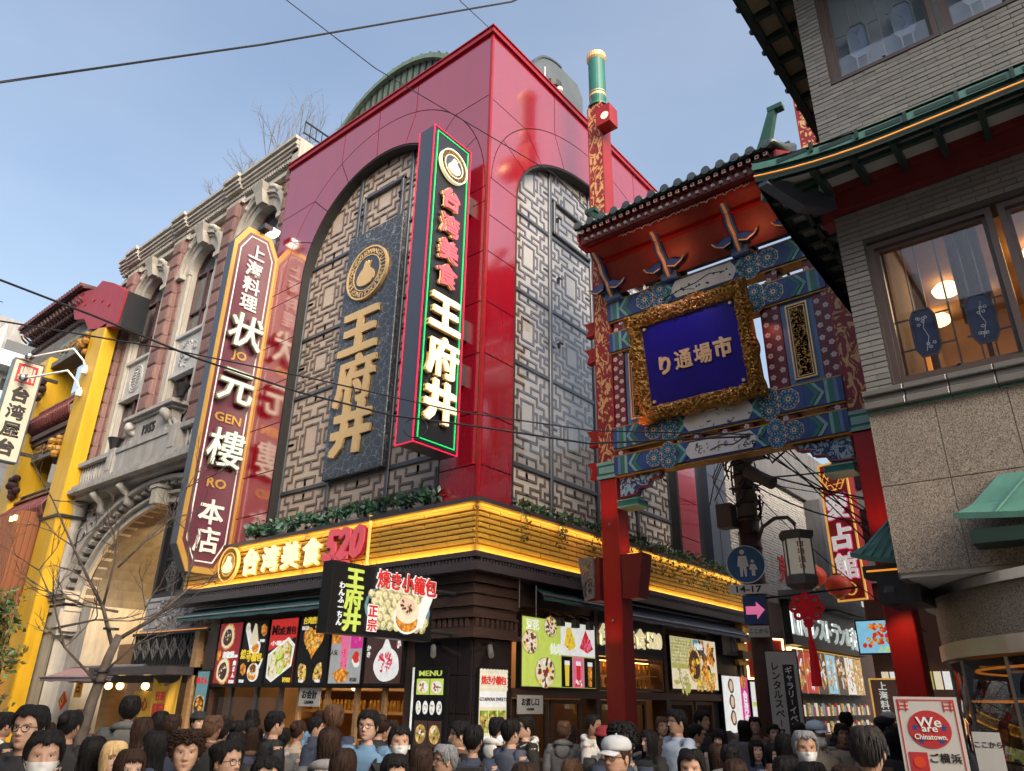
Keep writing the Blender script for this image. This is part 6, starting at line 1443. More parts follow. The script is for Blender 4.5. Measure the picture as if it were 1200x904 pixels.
for i in range(44):
    x = -5.9 + i * .058; cv.tube([(x, 10.285, 9.92 + .02 * math.sin(i)), (x + .04, 10.28, 9.90 + .03 * math.cos(i * 2)), (x + .07, 10.285, 9.93)], .010, n=4)
O('carved_lattice', cv, 'sign_cream', gt)
O('eave_plate', B().box(RX0, RX1, RY + .04, RY + .16, 9.96, 10.22), 'rafter_red', gt)
for i in range(26):
    x = RX0 + .10 + i * (RX1 - RX0 - .2) / 25
    r = O('square_rafter', B().box(x - .04, x + .04, RY - .06, RY + .3, 10.12, 10.20), 'rafter_red', gt); O('rafter_mark', outline(FL(RY - .06), x - .032, x + .032, 10.127, 10.193, .010, 0, .004), 'rafter_mark', r)
    FVr = FL(RY + .02); O('round_rafter', B(FVr).disc(x + .05, 10.02, .035, -.3, .03, 0, 8), 'rafter_mark' if 0 else 'pole_grey', gt)
for side, y_a, y_b in ((0, RY - .08, 11.35), (1, 12.7, 11.35)):
    O('roof_deck', B().add([(RX0, y_a, 10.22), (RX1, y_a, 10.22), (RX1, y_b, 11.0), (RX0, y_b, 11.0), (RX0, y_a, 10.27), (RX1, y_a, 10.27), (RX1, y_b, 11.05), (RX0, y_b, 11.05)], [(0, 1, 2, 3), (4, 5, 6, 7), (0, 1, 5, 4), (2, 3, 7, 6), (0, 3, 7, 4), (1, 2, 6, 5)]), 'tile_slate', gt)
    for i in range(15):
        x = RX0 + .06 + i * (RX1 - RX0 - .12) / 14
        t_ = O('roof_tile', B().tube([(x, y_a + (-.03 if side == 0 else .03), 10.29), (x, (y_a + y_b) / 2, 10.62), (x, y_b, 11.06)], .062, n=8), 'tile_slate', gt, smooth=True)
        if side == 0: O('tile_end', B(FL(y_a - .03)).disc(x, 10.29, .078, 0, .03, 0, 12).disc(x, 10.29, .045, .03, .036, 0, 8), 'tile_slate', t_)
        if side == 0 and i < 14: O('pan_tile', B(FL(y_a - .01)).ring(x + .13, 10.31, .055, .075, 0, .04, 0, 8, PI, 2 * PI), 'tile_slate', gt)
O('ridge', B().box(RX0, RX1, 11.25, 11.45, 11.0, 11.22), 'tile_slate', gt)
for s_, ue, xx in ((-1, RX0, -6.55), (1, RX1, -3.35)):
    b = B(FL(10.7)); b.loft([[(xx - .10, 10.5, 0), (xx + .22, 10.55, 0), (xx + .22, 10.55, -.14), (xx - .10, 10.5, -.14)], [(xx + .12 * s_ + .02, 11.0 if s_ > 0 else 10.85, 0), (xx + .12 * s_ + .22, 11.0 if s_ > 0 else 10.85, 0), (xx + .12 * s_ + .22, 11.0 if s_ > 0 else 10.85, -.14), (xx + .12 * s_ + .02, 11.0 if s_ > 0 else 10.85, -.14)],
      [(xx + .36 * s_ + .02, 11.6 if s_ > 0 else 11.15, 0), (xx + .36 * s_ + .14, 11.6 if s_ > 0 else 11.15, 0), (xx + .36 * s_ + .14, 11.6 if s_ > 0 else 11.15, -.14), (xx + .36 * s_ + .02, 11.6 if s_ > 0 else 11.15, -.14)]])
    zt = 11.6 if s_ > 0 else 11.15; b.box(xx + .36 * s_ + .0, xx + .36 * s_ + .26, zt - .04, zt + .05, -.15, .01)
    O('ridge_finial', b, 'gate_green_dark', gt)
    O('gable_end', B(FX(ue + (.02 if s_ > 0 else -.06))).prism([(10.1, 10.05), (10.1, 10.2), (11.3, 10.95), (12.6, 10.2), (12.6, 10.05), (11.35, 9.9)], 0, .04), 'gate_red', gt)
    for j in range(5): z = 9.98 + j * .055; O('gable_step', B(FL(RY + .1 + j * .03)).box(*sorted((ue - s_ * .12, ue + s_ * (.10 + .015 * j))), z, z + .04, -.3, 0), 'gate_red', gt)
    O('hip_tile', B().tube([(ue, RY - .08, 10.30), (ue + s_ * .0, 10.8, 10.72), (ue, 11.35, 11.12)], .09, n=8), 'tile_slate', gt, smooth=True)
O('tie_pipe', B().tube([(-4.05, 11.9, 8.75), (-3.7, 11.9, 8.95), (-3.4, 11.9, 8.97), (-3.35, 11.9, 8.6)], .035, n=7), 'gate_teal', gt)
# lamps on the gate
lh = T('gate_top_lamp', 'red box lamp lit at the top of the left gate pillar', 'lamp', (-6.7, YG - .1, 13.9)); O('housing', B(FGt).box(-6.78, -6.42, 13.62, 14.12, -.1, .24), 'gate_red', lh); O('lens', B(FGt).disc(-6.55, 13.82, .09, .24, .25, 0, 12), 'warm_lamp', lh)
for k, (a, b_, lab) in enumerate(((-7.62, -7.22, 'left'), (-6.76, -6.34, 'right'))):
    l = T('pillar_spot_lamp', 'tapered red lamp housing on the %s side of the gate pillar%s' % (lab, ', glass faced' if k == 0 else ''), 'lamp', ((a + b_) / 2, YG, 3.6))
    O('housing', B(FGt).prism([(a, 4.2), (b_, 4.2), (b_ - (.0 if k == 0 else .12), 3.45), (a + (.12 if k == 0 else 0), 3.45)], -.36, -.02), 'gate_red_dark', l)
    if k == 0:
        O('glass_face', B(FGt).prism([(a - .02, 4.2), (a + .30, 4.2), (a + .30, 3.5), (a + .10, 3.45)], -.02, .02), 'pole_grey', l); gl = B(FGt); q = random.Random(3)
        for i in range(60): gl.disc(a + .03 + q.uniform(.04, .25), q.uniform(3.52, 4.16), q.uniform(.008, .022), .02, .03, 0, 5)
        O('glass_bead', gl, 'steel', l)
    O('lens', B(FGt).box(a + .1, b_ - .1, 4.2, 4.21, -.3, -.06), 'orange_lamp', l)
O('rivet', B(FGt).sphere((-6.95, 3.1, .02), .025).sphere((-6.95, 4.75, .02), .02), 'steel', gt)
# spotlights washing the gate with red/amber light (lit lamps in the photograph)
def spot(loc, tgt, e, col, size, sr=.05):
    l = bpy.data.lights.new('gate_spot', 'SPOT'); l.energy = e * .42; l.color = col; l.spot_size = rad(size); l.spot_blend = .8; l.shadow_soft_size = sr
    o = bpy.data.objects.new('gate_spot', l); o.location = loc; o.rotation_euler = (Vector(tgt) - Vector(loc)).to_track_quat('-Z', 'Y').to_euler(); COL.objects.link(o)
spot((-6.95, 10.85, 4.25), (-6.95, 11.3, 6.6), 45, (1, .25, .12), 60)
spot((-6.95, 10.8, 2.4), (-6.95, 11.3, 3.4), 14, (1, .3, .15), 70)
spot((-2.5, 10.9, 3.6), (-2.5, 11.3, 5.4), 40, (1, .28, .10), 60)
spot((-2.4, 10.8, 3.2), (-2.4, 11.3, 2.4), 25, (1, .3, .12), 70)
spot((-5.2, 10.55, 9.1), (-5.2, 11.3, 10.4), 8, (1, .3, .12), 120)
spot((-3.6, 10.55, 9.1), (-3.6, 11.3, 10.4), 8, (1, .3, .12), 120)
spot((-5.0, 9.9, 8.9), (-5.0, 11.1, 7.6), 60, (.6, .45, 1), 80)
spot((-6.0, 10.9, 6.2), (-6.3, 11.3, 7.4), 8, (1, .3, .2), 90)
spot((-3.7, 10.9, 7.9), (-3.75, 11.3, 7.3), 5, (1, .3, .2), 90)
# ================================================================== grey tiled corner building on the right
YR, XR = 7.2, -1.5; FRb = FL(YR)
gb = T('grey_tiled_restaurant_building', 'grey tiled restaurant building with leaded windows over a granite band', 'building', (1.5, 10, 0))
WINS = [(-1.25, -.16), (-.11, .98), (1.03, 2.12)]
def wall_holes(z0, z1, wz0, wz1, m='brick_mortar'):
    b = B(FRb); b.box(XR, WINS[0][0], z0, z1, -.3, 0); b.box(WINS[0][0], 2.15, z0, wz0, -.3, 0); b.box(WINS[0][0], 2.15, wz1, z1, -.3, 0); b.box(2.15, 5, z0, z1, -.3, 0); return b
O('wall', wall_holes(4.38, 7.4, 4.58, 6.20), 'brick_mortar', gb); O('wall', wall_holes(7.4, 10.9, 8.34, 10.05), 'brick_mortar', gb)
O('wall', B().box(XR, XR + .3, YR + .3, 16, 2.9, 10.9).box(XR, 5, 15.7, 16, 0, 10.9).box(XR + .3, 5, YR + .3, 15.7, 2.9, 3.0), 'brick_mortar', gb)
# tile bricks
umb = bpy.data.meshes.new('brick'); tb = B(Fr((0, 0, 0), (1, 0, 0), (0, 0, 1), (0, -1, 0))); tb.bbox(-.5, .5, -.5, .5, 0, 1, e=.06)
umb.from_pydata(tb.V, [], tb.F); umb.materials.append(MATS['brick_grey']); umb.update()
cand = []; rowh = .0595; bw = .228
def blocked(u0, u1, z):
    return (4.56 < z + rowh and z < 6.20 and u1 > -1.27) or (8.33 < z + rowh and z < 10.06 and u1 > -1.27)
z = 4.52; r_ = 0
while z < 10.85:
    if not (6.60 < z < 7.34):
        u = XR; st_ = (r_ % 2) * bw / 2; first = True
        while u < 1.6:
            w = bw if not (first and st_) else st_
            if blocked(u, u + w, z) and u < -1.27 < u + w and (u + w + 1.27) > .01: w = -1.27 - u
            if not blocked(u, u + w - .001, z) and w > .03: cand.append((u, w, z))
            u += w; first = False
            if blocked(u, u + .05, z) and u < 2.2: break
    z += rowh; r_ += 1
def dist(c): return (Vector((c[0], YR, c[2])) - CAMLOC).length
vis = [c for c in cand if c[0] < .35]; vis.sort(key=dist); near = set(vis[:298])
rest = B(FRb)
for c in cand:
    u, w, z = c; j = rnd.uniform(-.0012, .0012)
    if c in near: piece('brick', umb, gb, (u + w / 2, YR, z + rowh / 2), (w - .005, .011 + j * 3, rowh - .010))
    else: rest.bbox(u + .003, u + w - .003, z + .005, z + rowh - .005, 0, .011 + j * 3, e=.003)
stuff(O('brickwork', rest, 'brick_grey', gb))
# granite slabs
ug = unit_box('granite_slab', 'granite')
for i in range(9):
    for j in range(2):
        if i == 0: a, b_ = XR - .02, XR + .54
        else: a, b_ = XR + .54 + (i - 1) * .56, XR + .54 + i * .56
        z0, z1 = (2.90, 3.665) if j == 0 else (3.673, 4.375); piece('granite_slab', ug, gb, ((a + b_) / 2, YR + .02, (z0 + z1) / 2), (b_ - a - .008, .08, z1 - z0))
for k in range(6): piece('granite_slab', ug, gb, (XR - .0, YR + .4 + k * .7, 3.6), (.06, .69, 1.48))
O('joint', B(FRb).box(XR, 4, 2.91, 4.37, -.06, .008), 'joint', gb)
O('soffit', B().box(XR, 4.5, YR, 12, 2.86, 2.905), 'soffit_grey', gb)
# ledge of glazed tiles
for k, (z0, z1, d) in enumerate(((4.375, 4.40, .03), (4.40, 4.47, .09), (4.475, 4.53, .06), (4.53, 4.585, .10))):
    for i in range(16): O('ledge_tile', B(FRb).bbox(XR - .03 + i * .36 + .003, XR - .03 + (i + 1) * .36 - .003, z0, z1, -.1, d, e=.008), 'ledge_tile' if k else 'roof_green', gb)
# windows
def bigwin(u0, u1, z0, z1, lit, upper):
    w = O('window', outline(FRb, u0, u1, z0, z1, .055, -.16, -.03), 'frame_brown', gb)
    O('frame', outline(FRb, u0 + .055, u1 - .055, z0 + .055, z1 - .055, .035, -.14, -.07), 'frame_brown', w)
    O('sill', B(FRb).box(u0 - .01, u1 + .01, z0 - .035, z0 - .003, -.12, .02), 'frame_brown', w)
    O('pane', B(FRb).box(u0 + .08, u1 - .08, z0 + .08, z1 - .08, -.115, -.109), 'pane_glass', w)
    cm = B(FRb); bz = z0 + .09
    uu = [u0 + .33, u0 + .80] ; hh = (z1 - z0)
    base = z0 + (.26 if not upper else .30)
    for x in uu:
        for dx in (-.055, .055): cm.box(x + dx - .007, x + dx + .007, bz, base, -.135, -.122).box(x + dx - .007, x + dx + .007, base + .50, z1 - .09, -.135, -.122)
        O('octagon_pane', B(FRb).prism([(x - .07, base), (x + .07, base), (x + .115, base + .09), (x + .115, base + .41), (x + .07, base + .50), (x - .07, base + .50), (x - .115, base + .41), (x - .115, base + .09)], -.145, -.138), 'blue_glass' if not upper else 'etched', w)
        P = [(x - .07, base), (x + .07, base), (x + .115, base + .09), (x + .115, base + .41), (x + .07, base + .50), (x - .07, base + .50), (x - .115, base + .41), (x - .115, base + .09)]; Q = inset(P, .014)
        for i in range(8): j = (i + 1) % 8; cm.prism([P[i], P[j], Q[j], Q[i]], -.137, -.122)
        e = B(FRb); q = random.Random(int(x * 100))
        e.tube([(x - .02, base + .06, -.136), (x + .02, base + .2, -.136), (x - .01, base + .3, -.136), (x + .02, base + .42, -.136)], .003, n=4)
        for k in range(9): e.ring(x + q.uniform(-.05, .06), base + q.choice((.12, .38, .34, .15)) + q.uniform(-.03, .04), .010, .016, -.136, -.134, 0, 7)
        O('etched_flower', e, 'white_paint' if not upper else 'etched', w)
        for zz in (base + .09, base + .41): cm.box(x - (.33 if x == uu[0] else .235) + .09, x - .115, zz, zz + .014, -.135, -.122).box(x + .115, x + .235 + (.0), zz, zz + .014, -.135, -.122)
    cm.box((uu[0] + uu[1]) / 2 - .008, (uu[0] + uu[1]) / 2 + .008, bz, z1 - .09, -.135, -.122)
    O('lead_came', cm, 'lead_came' if upper else 'frame_brown', w)
    O('latch', B(FRb).box((u0 + u1) / 2 - .015, (u0 + u1) / 2 + .015, z0 + .09, z0 + .10, -.07, -.04), 'steel', w)
for u0, u1 in WINS: bigwin(u0, u1, 4.62, 6.18, True, False); bigwin(u0, u1, 8.37, 10.02, False, True)
# rooms behind the windows
ro = T('dining_room', 'dim dining room with amber ceiling lamps behind the right windows', 'interior', (1, 9, 4.4))
O('room', B().add([(XR + .3, 10.5, 4.3), (3, 10.5, 4.3), (3, 10.5, 6.7), (XR + .3, 10.5, 6.7)], [(0, 1, 2, 3)]).box(XR + .3, 3, YR + .3, 10.5, 6.6, 6.65).box(XR + .3, 3, YR + .3, 10.5, 4.3, 4.35).box(XR + .31, XR + .34, YR + .3, 10.5, 4.3, 6.6), 'warm_room', ro)
O('upper_room_pale_panel', B().box(XR + .2, 3, YR + .24, YR + .26, 8.3, 10.2).box(XR + .3, 3, YR + .3, 10, 10.2, 10.25), 'curtain', ro)  # pale panel added close behind the upper panes so they don't read black
O('partition', B().box(-.55, -.5, 8.6, 8.7, 4.3, 6.6).box(-1.15, -1.05, 8.9, 9.0, 4.3, 6.6).box(-.95, -.2, 9.6, 9.7, 4.3, 5.3), 'mid_wood', ro)
O('curtain', B().loft([[(-.66 + i * .022, 8.2 + .03 * math.sin(i * 1.3), z) for i in range(15)] for z in (5.5, 6.6)], close=False), 'pale_wood', ro)
area((-.3, 9.2, 6.5), (0, -.2, -1), 1.2, 1.2, 9, (1, .62, .3))
for i, (x, y) in enumerate(((-.85, 9.3), (-.6, 9.8), (.1, 9.0), (-1.1, 10.1), (.5, 9.8))): O('ceiling_lamp', B().lathe((x, y), [(.001, 6.42), (.14, 6.44), (.16, 6.50), (.10, 6.56)], n=16), 'warm_lamp', ro)
O('wall_lamp', B().box(-1.12, -1.08, 8.5, 8.56, 4.6, 5.4), 'orange_line', ro)
# eave between the storeys
EX, EY = -2.0, 6.35
ev = B()
def evz(x, y):      # upturned corner
    d = math.hypot(min(1.4, x - EX), min(1.4, y - EY) ); return 0
def curve(x): t = max(0, 1 - (x - EX) / 1.3); return .16 * t * t
xs = [EX + (4.8 - EX) * (i / 26) ** 1.3 for i in range(27)]
roof = B(); roof.loft([[(x, EY, 6.80 + curve(x)) for x in xs], [(max(x, XR - .1), 7.19, 7.36) for x in xs], [(max(x, XR - .1), 7.19, 7.40) for x in xs], [(x, EY - .02, 6.90 + curve(x)) for x in xs]], close=False)
roof.loft([[(EX, y, 6.80 + .16 * max(0, 1 - (y - EY) / 1.3) ** 2) for y in [EY + k * .5 for k in range(19)]], [(XR - .02, max(y, YR), 7.36) for y in [EY + k * .5 for k in range(19)]], [(XR - .02, max(y, YR), 7.42) for y in [EY + k * .5 for k in range(19)]], [(EX - .02, y, 6.9 + .16 * max(0, 1 - (y - EY) / 1.3) ** 2) for y in [EY + k * .5 for k in range(19)]]], close=False)
er = T('green_tiled_eave', 'green edged eave with dark rafters and an orange light line', 'eave', (1, 7, 6.8))
O('roof', roof, 'roof_green', er)
fa = B(); fa.loft([[(x, EY - .03, 6.78 + curve(x)) for x in xs], [(x, EY - .03, 6.86 + curve(x)) for x in xs], [(x, EY + .04, 6.86 + curve(x)) for x in xs], [(x, EY + .04, 6.78 + curve(x)) for x in xs]], close=False)
O('gutter', fa, 'roof_green', er)
for i in range(14):
    x = EX + .25 + i * .42; c = curve(x)
    O('gutter_slot', B(FL(EY - .03)).box(x, x + .30, 6.795 + c, 6.842 + c, .0, .006), 'rafter_green', er); O('gutter_clip', B(FL(EY - .03)).box(x + .33, x + .36, 6.76 + c, 6.87 + c, .0, .02), 'rafter_green', er)
O('light_line', B().tube([(x, EY - .02, 6.71 + curve(x)) for x in xs], .006, n=6), 'orange_line', er)
fb = B(); fb.loft([[(x, EY + .0, 6.66 + curve(x) * .9) for x in xs], [(x, EY + .0, 6.77 + curve(x)) for x in xs], [(x, EY + .06, 6.77 + curve(x)) for x in xs], [(x, EY + .06, 6.66 + curve(x) * .9) for x in xs]], close=False); O('fascia_board', fb, 'rafter_green', er)
ys_ = [EY + k * .5 for k in range(19)]; cz = lambda y: .16 * max(0, 1 - (y - EY) / 1.3) ** 2
O('fascia_board', B().loft([[(EX, y, 6.64 + cz(y)) for y in ys_], [(EX, y, 6.82 + cz(y)) for y in ys_], [(EX + .06, y, 6.82 + cz(y)) for y in ys_], [(EX + .06, y, 6.64 + cz(y)) for y in ys_]], close=False), 'rafter_green', er)
O('soffit', B().add([(XR - .4, EY + .05, 6.80), (4.8, EY + .05, 6.80), (4.8, YR, 6.93), (XR - .4, YR, 6.93)], [(0, 1, 2, 3)]).add([(EX + .05, EY + .05, 6.86), (XR, EY + .05, 6.80), (XR, 15, 6.93), (EX + .05, 15, 6.80)], [(0, 1, 2, 3)]), 'soffit_grey', er)
for i in range(15):
    x = XR + .02 + i * .36; O('rafter', B().loft([[(x, EY + .03, 6.68), (x + .055, EY + .03, 6.68), (x + .055, EY + .03, 6.79), (x, EY + .03, 6.79)], [(x, YR, 6.80), (x + .055, YR, 6.80), (x + .055, YR, 6.92), (x, YR, 6.92)]]), 'rafter_green', er)
for i in range(24):
    y = EY + .35 + i * .33; O('rafter', B().box(EX + .03, XR, y, y + .06, 6.72, 6.82), 'rafter_green', er)
O('purlin', B().box(XR - .3, 4.6, 6.62, 6.67, 6.74, 6.79).box(XR - .27, XR - .22, 6.6, 15, 6.72, 6.77), 'rafter_green', er)
O('hip_rafter', B().loft([[(EX + .02, EY + .02, 6.74), (EX + .12, EY - .0, 6.74), (EX + .12, EY, 6.86), (EX + .02, EY + .02, 6.86)], [(EX + .25, EY + .42, 6.55), (EX + .36, EY + .35, 6.55), (EX + .36, EY + .35, 6.8), (EX + .25, EY + .42, 6.8)], [(XR - .02, YR, 6.66), (XR + .08, YR - .08, 6.66), (XR + .08, YR - .08, 6.9), (XR - .02, YR, 6.9)]]), 'sign_navy', er)
O('beam', B().box(XR - .06, 5, YR - .10, YR + .02, 6.62, 6.90).box(XR - .08, 5, YR - .14, YR, 6.84, 6.92).box(XR - .06, XR + .02, YR, 15, 6.62, 6.90).box(XR - .10, XR + .0, YR - .12, YR + .1, 6.5, 6.66), 'beam_maroon', er)
for i in range(9): y = EY + .4 + i * 1.0; O('tile_tip', B().disc(EX - .04, y, .05, 6.84, 6.92, 0, 6), 'roof_green', er)
# upper eave on the side
ue = T('upper_side_eave', 'dark green upper eave with ochre boards overhanging the side street', 'eave', (-2, 11, 10.3))
UX = -2.12; 
O('soffit', B().add([(UX, 5.5, 10.42), (XR, 5.5, 10.55), (XR, 16, 10.55), (UX, 16, 10.42)], [(0, 1, 2, 3)]), 'soffit_ochre', ue)
O('fascia_board', B().box(UX - .05, UX + .02, 5.4, 16, 10.34, 10.52).box(UX - .12, UX - .05, 5.4, 16, 10.46, 10.58), 'rafter_green', ue)
for i in range(22): y = 6.2 + i * .46; O('rafter', B().box(UX, XR, y, y + .08, 10.34, 10.44), 'rafter_green', ue)
O('purlin', B().box(UX + .28, UX + .34, 5.5, 16, 10.30, 10.40), 'rafter_green', ue)
for i in range(22): y = 6.1 + i * .46; O('tile_tip', B().sphere((UX - .13, y, 10.53), .05, n=7, k=5), 'rafter_green', ue)
O('end_scroll', B().sphere((UX + .1, 9.4, 10.42), .001), 'roof_green', ue)
O('roof', B().add([(UX - .1, 5.4, 10.56), (5, 5.4, 10.56), (5, 16, 11.2), (UX - .1, 16, 10.6)], [(0, 1, 2, 3)]), 'roof_green', ue)
# curved corner shop below
dc = T('curved_glass_corner_shop', 'round corner shop with polished steel bands and dark reflecting glass under the granite', 'shop front', (.2, 8.4, 0))
cx, cy = 1.45, 9.4
def drum(r0, z0, z1, nm, m, sm=True, dr=0): return O(nm, B().lathe((cx, cy), [(r0, z0), (r0 + dr, z1)], n=110), m, dc, smooth=False)
drum(3.18, 2.77, 2.85, 'steel_band', 'steel'); drum(3.09, 2.38, 2.77, 'granite_drum', 'granite')
drum(3.12, 2.24, 2.38, 'steel_band', 'steel')
gl = O('curved_pane', B().lathe((cx, cy), [(3.06, .4), (3.06, 2.22)], n=120), 'shop_glass', dc, smooth=True)
drum(3.09, .0, .4, 'granite_drum', 'granite'); O('dark_core', B().lathe((cx, cy), [(2.6, .4), (2.6, 2.3)], n=24), 'window_dark2', dc)
for t in (193, 205, 220, 240): O('mullion', B().box(cx + 3.06 * math.cos(rad(t)) - .012, cx + 3.06 * math.cos(rad(t)) + .012, cy + 3.06 * math.sin(rad(t)) - .012, cy + 3.06 * math.sin(rad(t)) + .012, .4, 2.22), 'steel', dc)
for z, r_ in ((1.4, 2.9), (1.9, 2.9), (1.0, 2.9)): O('shelf', B().ring(cx, cy, 2.62, r_, z, z + .015, 0, 48), 'steel', dc)
O('goods', (lambda b, q: [b.lathe((cx + 2.75 * math.cos(t), cy + 2.75 * math.sin(t)), [(.05, z), (.055, z + q.uniform(.08, .2)), (.02, z + .24)], n=7) for t in [3.2 + i * .05 for i in range(30)] for z in (1.015, 1.415)] and b)(B(), random.Random(3)), 'gold_leaf', dc)['kind'] = 'stuff'
O('lamp_strip', B().ring(cx, cy, 2.82, 2.85, 2.15, 2.17, 0, 48).ring(cx, cy, 2.92, 2.94, 1.88, 1.895, 0, 48), 'orange_line', dc)
O('entrance_wall', B().box(1.4, 4.5, 7.4, 7.6, 0, 2.86), 'granite', dc)
# small green eaves
def small_eave(name, label, x0, x1, y0, y1, z):
    e = T(name, label, 'eave', ((x0 + x1) / 2, y0, z)); n = 8
    b = B(); b.loft([[(x0 + (x1 - x0) * i / n, y0, z + .10 * (1 - i / n) ** 2) for i in range(n + 1)], [(x0 + .12 + (x1 - x0 - .12) * i / n, (y0 + y1) / 2, z + .20) for i in range(n + 1)], [(x0 + .34 + (x1 - x0 - .34) * i / n, y1, z + .46) for i in range(n + 1)]], close=False)
    O('roof', b, 'roof_green', e); b = B(); b.loft([[(x0 + (x1 - x0) * i / n, y0, z + .10 * (1 - i / n) ** 2 - .035) for i in range(n + 1)], [(x0 + (x1 - x0) * i / n, y0 - .01, z + .10 * (1 - i / n) ** 2 + .012) for i in range(n + 1)]], close=False); O('rim', b, 'roof_green', e)
    O('underside', B().box(x0 + .08, x1, y0 + .03, y1, z - .14, z - .03), 'rafter_green', e)
    for i in range(5): t = (i + 1) / 6; O('seam', B().tube([(x0 + (x1 - x0) * t, y0, z + .1 * (1 - t) ** 2 + .01), (x0 + .34 + (x1 - x0 - .34) * t, y1, z + .465)], .009, n=4), 'roof_green', e)
    return e
small_eave('entrance_eave', 'small green upturned eave projecting from the granite wall', -.95, .8, 6.80, 7.16, 3.17)
e = small_eave('lantern_eave', 'small green eave with an orange light line beside the red gate pillar', -2.02, -1.5, 7.7, 8.0, 3.10)
O('light_line', B().box(-1.9, -1.52, 7.7, 7.72, 3.01, 3.025), 'orange_line', e); O('carved_bracket', B().box(-1.8, -1.45, 7.6, 8.2, 2.7, 2.95).sphere((-1.7, 7.7, 2.8), .12), 'iron_black', e)
# notice boards at the corner
wb = T('chinatown_notice_board', 'white standing notice board with a red oval logo at the curved glass corner', 'notice board', (-1.25, 6.0, 0))
ang = rad(8); FW = Fr((-1.25, 6.0, 0), (math.cos(ang), math.sin(ang), 0), (0, 0, 1), (math.sin(ang), -math.cos(ang), 0))
O('panel', B(FW).box(-.19, .19, .6, 1.90, 0, .03), 'board_white', wb); O('leg', B(FW).box(-.19, -.16, 0, .6, 0, .03).box(.16, .19, 0, .6, 0, .03), 'steel', wb)
O('border', outline(FW, -.172, .172, .62, 1.883, .006, .03, .033), 'paper_red', wb)
kb = B(FW)
for s_ in (-1, 1): x = s_ * .135; kb.box(x - .03, x + .03, 1.843, 1.849, .03, .034).box(x - .03, x - .024, 1.81, 1.875, .03, .0345).box(x + .012, x + .018, 1.81, 1.875, .03, .0345).box(x - .03, x + .03, 1.82, 1.826, .03, .034).box(x - .015, x + .035, 1.866, 1.872, .03, .0342)
O('key_pattern', kb, 'paper_red', wb)
O('oval_logo', B(FW).disc(0, 1.70, .128, .03, .034, 0, 36, ry=.116), 'seal_red', wb); st = B(FW)
for dx, dz in ((-.085, .01), (.085, .01), (-.06, -.07), (.06, -.07), (0, .05)): st.prism([(dx + (.026 if i % 2 == 0 else .011) * math.cos(PI / 2 + i * PI / 5), 1.70 + dz + (.026 if i % 2 == 0 else .011) * math.sin(PI / 2 + i * PI / 5)) for i in range(10)], .034, .035)
O('star', st, 'gate_blue', wb)
O('lettering', B(FW).text('We', .0, 1.745, .085, .036, .003, 0, 1.15).text('are', .0, 1.70, .062, .036, .003, 0, 1.2).text('Chinatown.', .0, 1.655, .046, .036, .003, 0, .92), 'white_paint', wb)
O('stamp', B(FW).box(-.15, -.04, 1.42, 1.56, .03, .034), 'seal_red', wb); O('stamp_mark', B(FW).disc(-.095, 1.5, .035, .034, .037, 0, 10), 'lantern_red', wb); O('lettering', B(FW).text('ご', .0, 1.53, .06, .03, .004).text('横', .06, 1.53, .06, .03, .004).text('浜', .125, 1.53, .06, .03, .004), 'ink', wb)
n2 = T('small_paper_notice', 'small white paper notice taped to the glass beside the standing notice board', 'notice', (-.95, 6.4, 1.4)); O('sheet', B(FL(6.55)).box(-1.10, -.93, 1.35, 1.68, 0, .006), 'board_white', n2); O('lettering', B(FL(6.55)).text('ここから', -1.01, 1.6, .045, .006, .002), 'ink', n2)

# ================================================================== side street, left row
dcx = T('black_clad_building_end', 'tall black clad pier between the red building and the white brick building', 'building', (-9, 18.4, 0))
O('wall', B().box(-12, -8.10, 17.3, 19.08, 0, 11.0), 'sign_black', dcx); O('pier', B().box(-8.10, -7.96, 17.9, 19.05, 2.9, 11.0), 'sign_navy', dcx); O('cladding_joint', B(FX(-7.955)).box(18.4, 18.42, 3, 11, 0, .004).box(17.9, 19.05, 7.4, 7.42, 0, .004), 'dark_seam', dcx)
wb2 = T('white_brick_building', 'white brick building with red painted writing and a grey concrete upper storey', 'building', (-9, 24, 0))
O('wall', B().box(-12, -8.06, 19.1, 29, 0, 8.3), 'white_brick_back', wb2)
uw = unit_box('brick', 'white_brick'); q = random.Random(8); cnt = 0; rest = B(FX(-8.06))
for r_ in range(44):
    z = 4.75 + r_ * .082; y = 19.12 + (r_ % 2) * .13
    while y < 25.8:
        d = .015 + q.uniform(0, .02)
        if cnt < 298 and y < 21.0: piece('brick', uw, wb2, (-8.055 + d / 2, y + .12, z), (d + .02, .235, .066)); cnt += 1
        else: rest.box(y + .0, y + .235, z - .033, z + .033, 0, d)
        y += .25
stuff(O('brickwork', rest, 'white_brick', wb2))
rp = B(FX(-8.02)); 
for i, ch in enumerate('本店'): rp.text(ch, 21.0 + i * 0, 7.0 - i * 1.0, .9, 0, .01)
for i, ch in enumerate('売'): rp.text(ch, 23.0, 5.6, .9, 0, .01)
O('painted_writing', rp, 'paper_red', wb2)
O('concrete_storey', B().box(-12, -7.9, 20.5, 29, 8.3, 10.2).box(-8.1, -7.5, 25.8, 29, 4.6, 8.3), 'concrete_dark', wb2)
O('window', B(FX(-7.5)).box(26.2, 28.4, 6.4, 7.8, 0, .02), 'window_dark2', wb2)
O('shop_wall', B().box(-9, -8.02, 19.2, 22.3, 0, 4.5), 'street_brown', wb2)
fs_ = T('small_red_fortune_sign', 'small red lit sign with white characters beside the street pole', 'sign', (-7.7, 20, 2.4)); FQ = Fr((-8.0, 19.35, 0), (math.cos(rad(70)), math.sin(rad(70)), 0), (0, 0, 1), (math.sin(rad(70)), -math.cos(rad(70)), 0))
